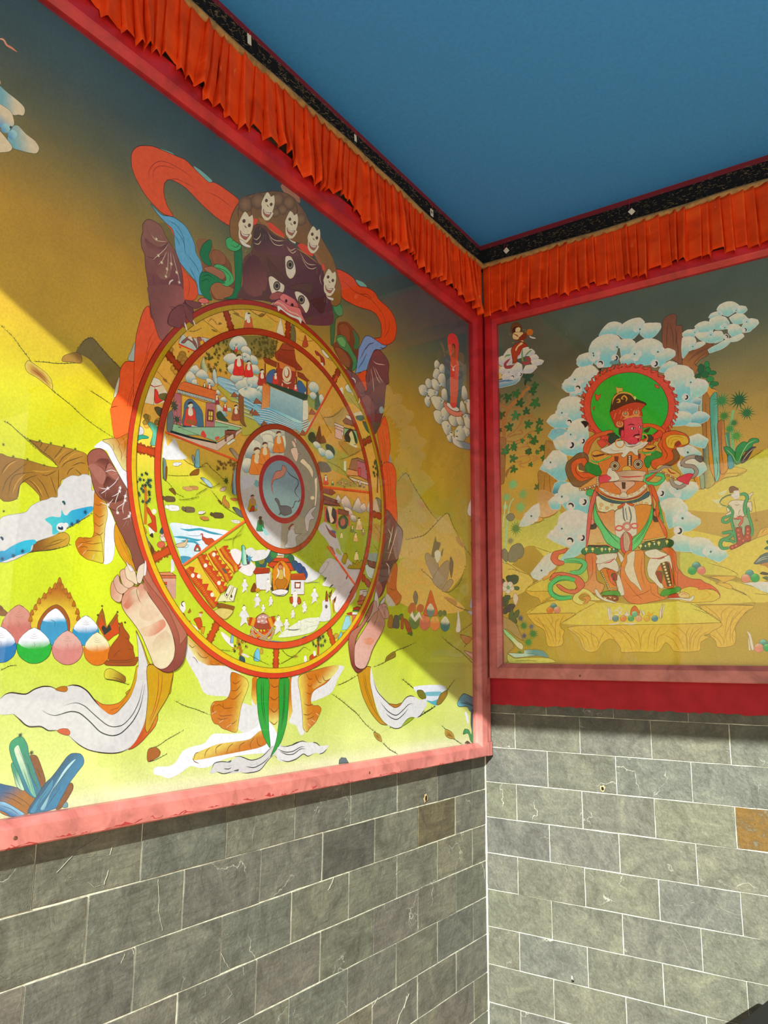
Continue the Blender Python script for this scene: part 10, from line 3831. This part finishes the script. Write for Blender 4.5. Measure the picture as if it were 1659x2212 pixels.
# ------------------------------------------------------------------ little things
def price_tag(place, a, z, d, w, h, tilt, label, ink=False, tw=.0):
    root = empty('paper_tag', place(a, z, d)); tag(root, label, 'tag', 'white tags below the ceiling moulding')
    c, s_ = math.cos(tilt), math.sin(tilt); mb = MB(); vs_ = []
    for dd in (0, .0012):
        for x, y in ((-w / 2, -h / 2), (w / 2, -h / 2), (w / 2, h / 2), (-w / 2, h / 2)): vs_.append(place(a + c * x - s_ * y, z + s_ * x + c * y, d + dd + tw * x))
    mb.add(vs_, [(3, 2, 1, 0), (4, 5, 6, 7), (0, 1, 5, 4), (1, 2, 6, 5), (2, 3, 7, 6), (3, 0, 4, 7)]); mb.obj('card', M_PAPER, root)
    ax, az = a - s_ * h / 2, z + c * h / 2
    mb = MB(); mb.tube([place(ax, az - .004, d + .001), place(ax - .002, az + .012, d + .004), place(a - s_ * h * .7, CEIL - .012, .026)], .0011, 5); mb.obj('string', M_STRING, root)
    if ink:
        mb = MB(); vs_ = []
        for x, y in ((-w * .3, -h * .05), (w * .3, -h * .15), (w * .3, h * .2), (0, h * .3)): vs_.append(place(a + c * x - s_ * y, z + s_ * x + c * y, d + .0016 + tw * x))
        mb.add(vs_, [(0, 1, 2, 3)]); mb.obj('ink_mark', M_INK, root)
price_tag(PL, 1.72, 3.612, .050, .017, .036, -.12, 'narrow white tag on red string, first from the left, above left valance')
price_tag(PL, 1.129, 3.610, .050, .014, .028, -.15, 'small white tag midway along the dark heading of the left valance')
price_tag(PL, .548, 3.590, .050, .024, .034, -.10, 'white tag with a dark mark, nearest the corner on the left wall', True)
price_tag(PR, .178, 3.602, .046, .022, .026, .62, 'white diamond tilted tag nearest the corner on the right wall')
price_tag(PR, .794, 3.604, .046, .022, .026, .62, 'white diamond tilted tag farthest right on the right wall heading')

def plug_hole(place, a, z, r, seed, label):
    rg = random.Random(seed); root = empty('wall_plug_hole', place(a, z, .006)); tag(root, label, 'hole')
    N = 14; o1 = [(a + r * 1.9 * math.cos(2 * math.pi * i / N) * rg.uniform(.6, 1.25), z + r * 2.2 * math.sin(2 * math.pi * i / N) * rg.uniform(.6, 1.25)) for i in range(N)]
    i1 = [(a + r * math.cos(2 * math.pi * i / N) * rg.uniform(.8, 1.1), z + r * 1.25 * math.sin(2 * math.pi * i / N) * rg.uniform(.8, 1.1)) for i in range(N)]
    mb = MB(); mb.add([place(*p, .0062) for p in o1] + [place(*p, .0074) for p in i1], [(i, (i + 1) % N, N + (i + 1) % N, N + i) for i in range(N)]); mb.obj('chipped_rim', M_RING, root)
    mb = MB(); mb.add([place(*p, .0072) for p in i1] + [place(a, z, .0064)], [(i, (i + 1) % N, N) for i in range(N)]); mb.obj('recess', M_HOLE, root)
plug_hole(PR, .541, 1.105, .0065, 1, 'small chipped drill hole in the right slate wall')
plug_hole(PL, .524, 1.080, .0085, 2, 'chipped brown drill hole in the left slate wall below the frame')
nail = empty('wall_peg', PR(.387, .352, .006)); tag(nail, 'thin white peg stuck in the right slate wall near the bottom', 'peg')
mb = MB(); mb.tube([PR(.3865, .352, .004), PR(.388, .362, .018), PR(.390, .374, .026)], [.0022, .0032, .0018], 8); mb.obj('peg_shaft', M_NAIL, nail, smooth=True)
mb = MB(); mb.tube([PR(.3855, .349, .004), PR(.3855, .349, .010)], [.0055, .004], 8); mb.obj('peg_collar', M_HOLE, nail)

# dark low cabinet whose top corner shows at the bottom right
box = empty('metal_cabinet', (1.42, -.52, 0)); tag(box, 'charcoal metal cabinet top at the bottom right below the slate wall', 'cabinet')
R10 = Matrix.Translation((1.1345, -.2100, 0)) @ Matrix.Rotation(-.178, 4, 'Z')
def rot(mb): mb.v = [tuple(R10 @ Vector(p)) for p in mb.v]; return mb
mb = MB(); mb.box((.012, -.78, .02), (.55, .02, .482)); rot(mb).obj('body', M_BLACK, box, .004)
mb = MB(); mb.box((0, -.80, .482), (.565, .04, .5)); rot(mb).obj('lid', M_BLACK, box, .003)
mb = MB(); mb.box((.05, -.786, .06), (.52, -.78, .45)); rot(mb).obj('door', M_BLACK, box, .002)
for a_, b_ in ((.02, -.75), (.5, -.75), (.02, -.03), (.5, -.03)):
    mb = MB(); mb.box((a_, b_, 0), (a_ + .04, b_ + .03, .02)); rot(mb).obj('foot', M_BLACK, box)
bpy.context.view_layer.update()
for r_ in (left, right, val_l, val_r, nail, box) + tuple(o for o in COL.objects if o.type == 'EMPTY' and o.name.startswith(('paper_tag', 'wall_plug'))): adopt(r_)
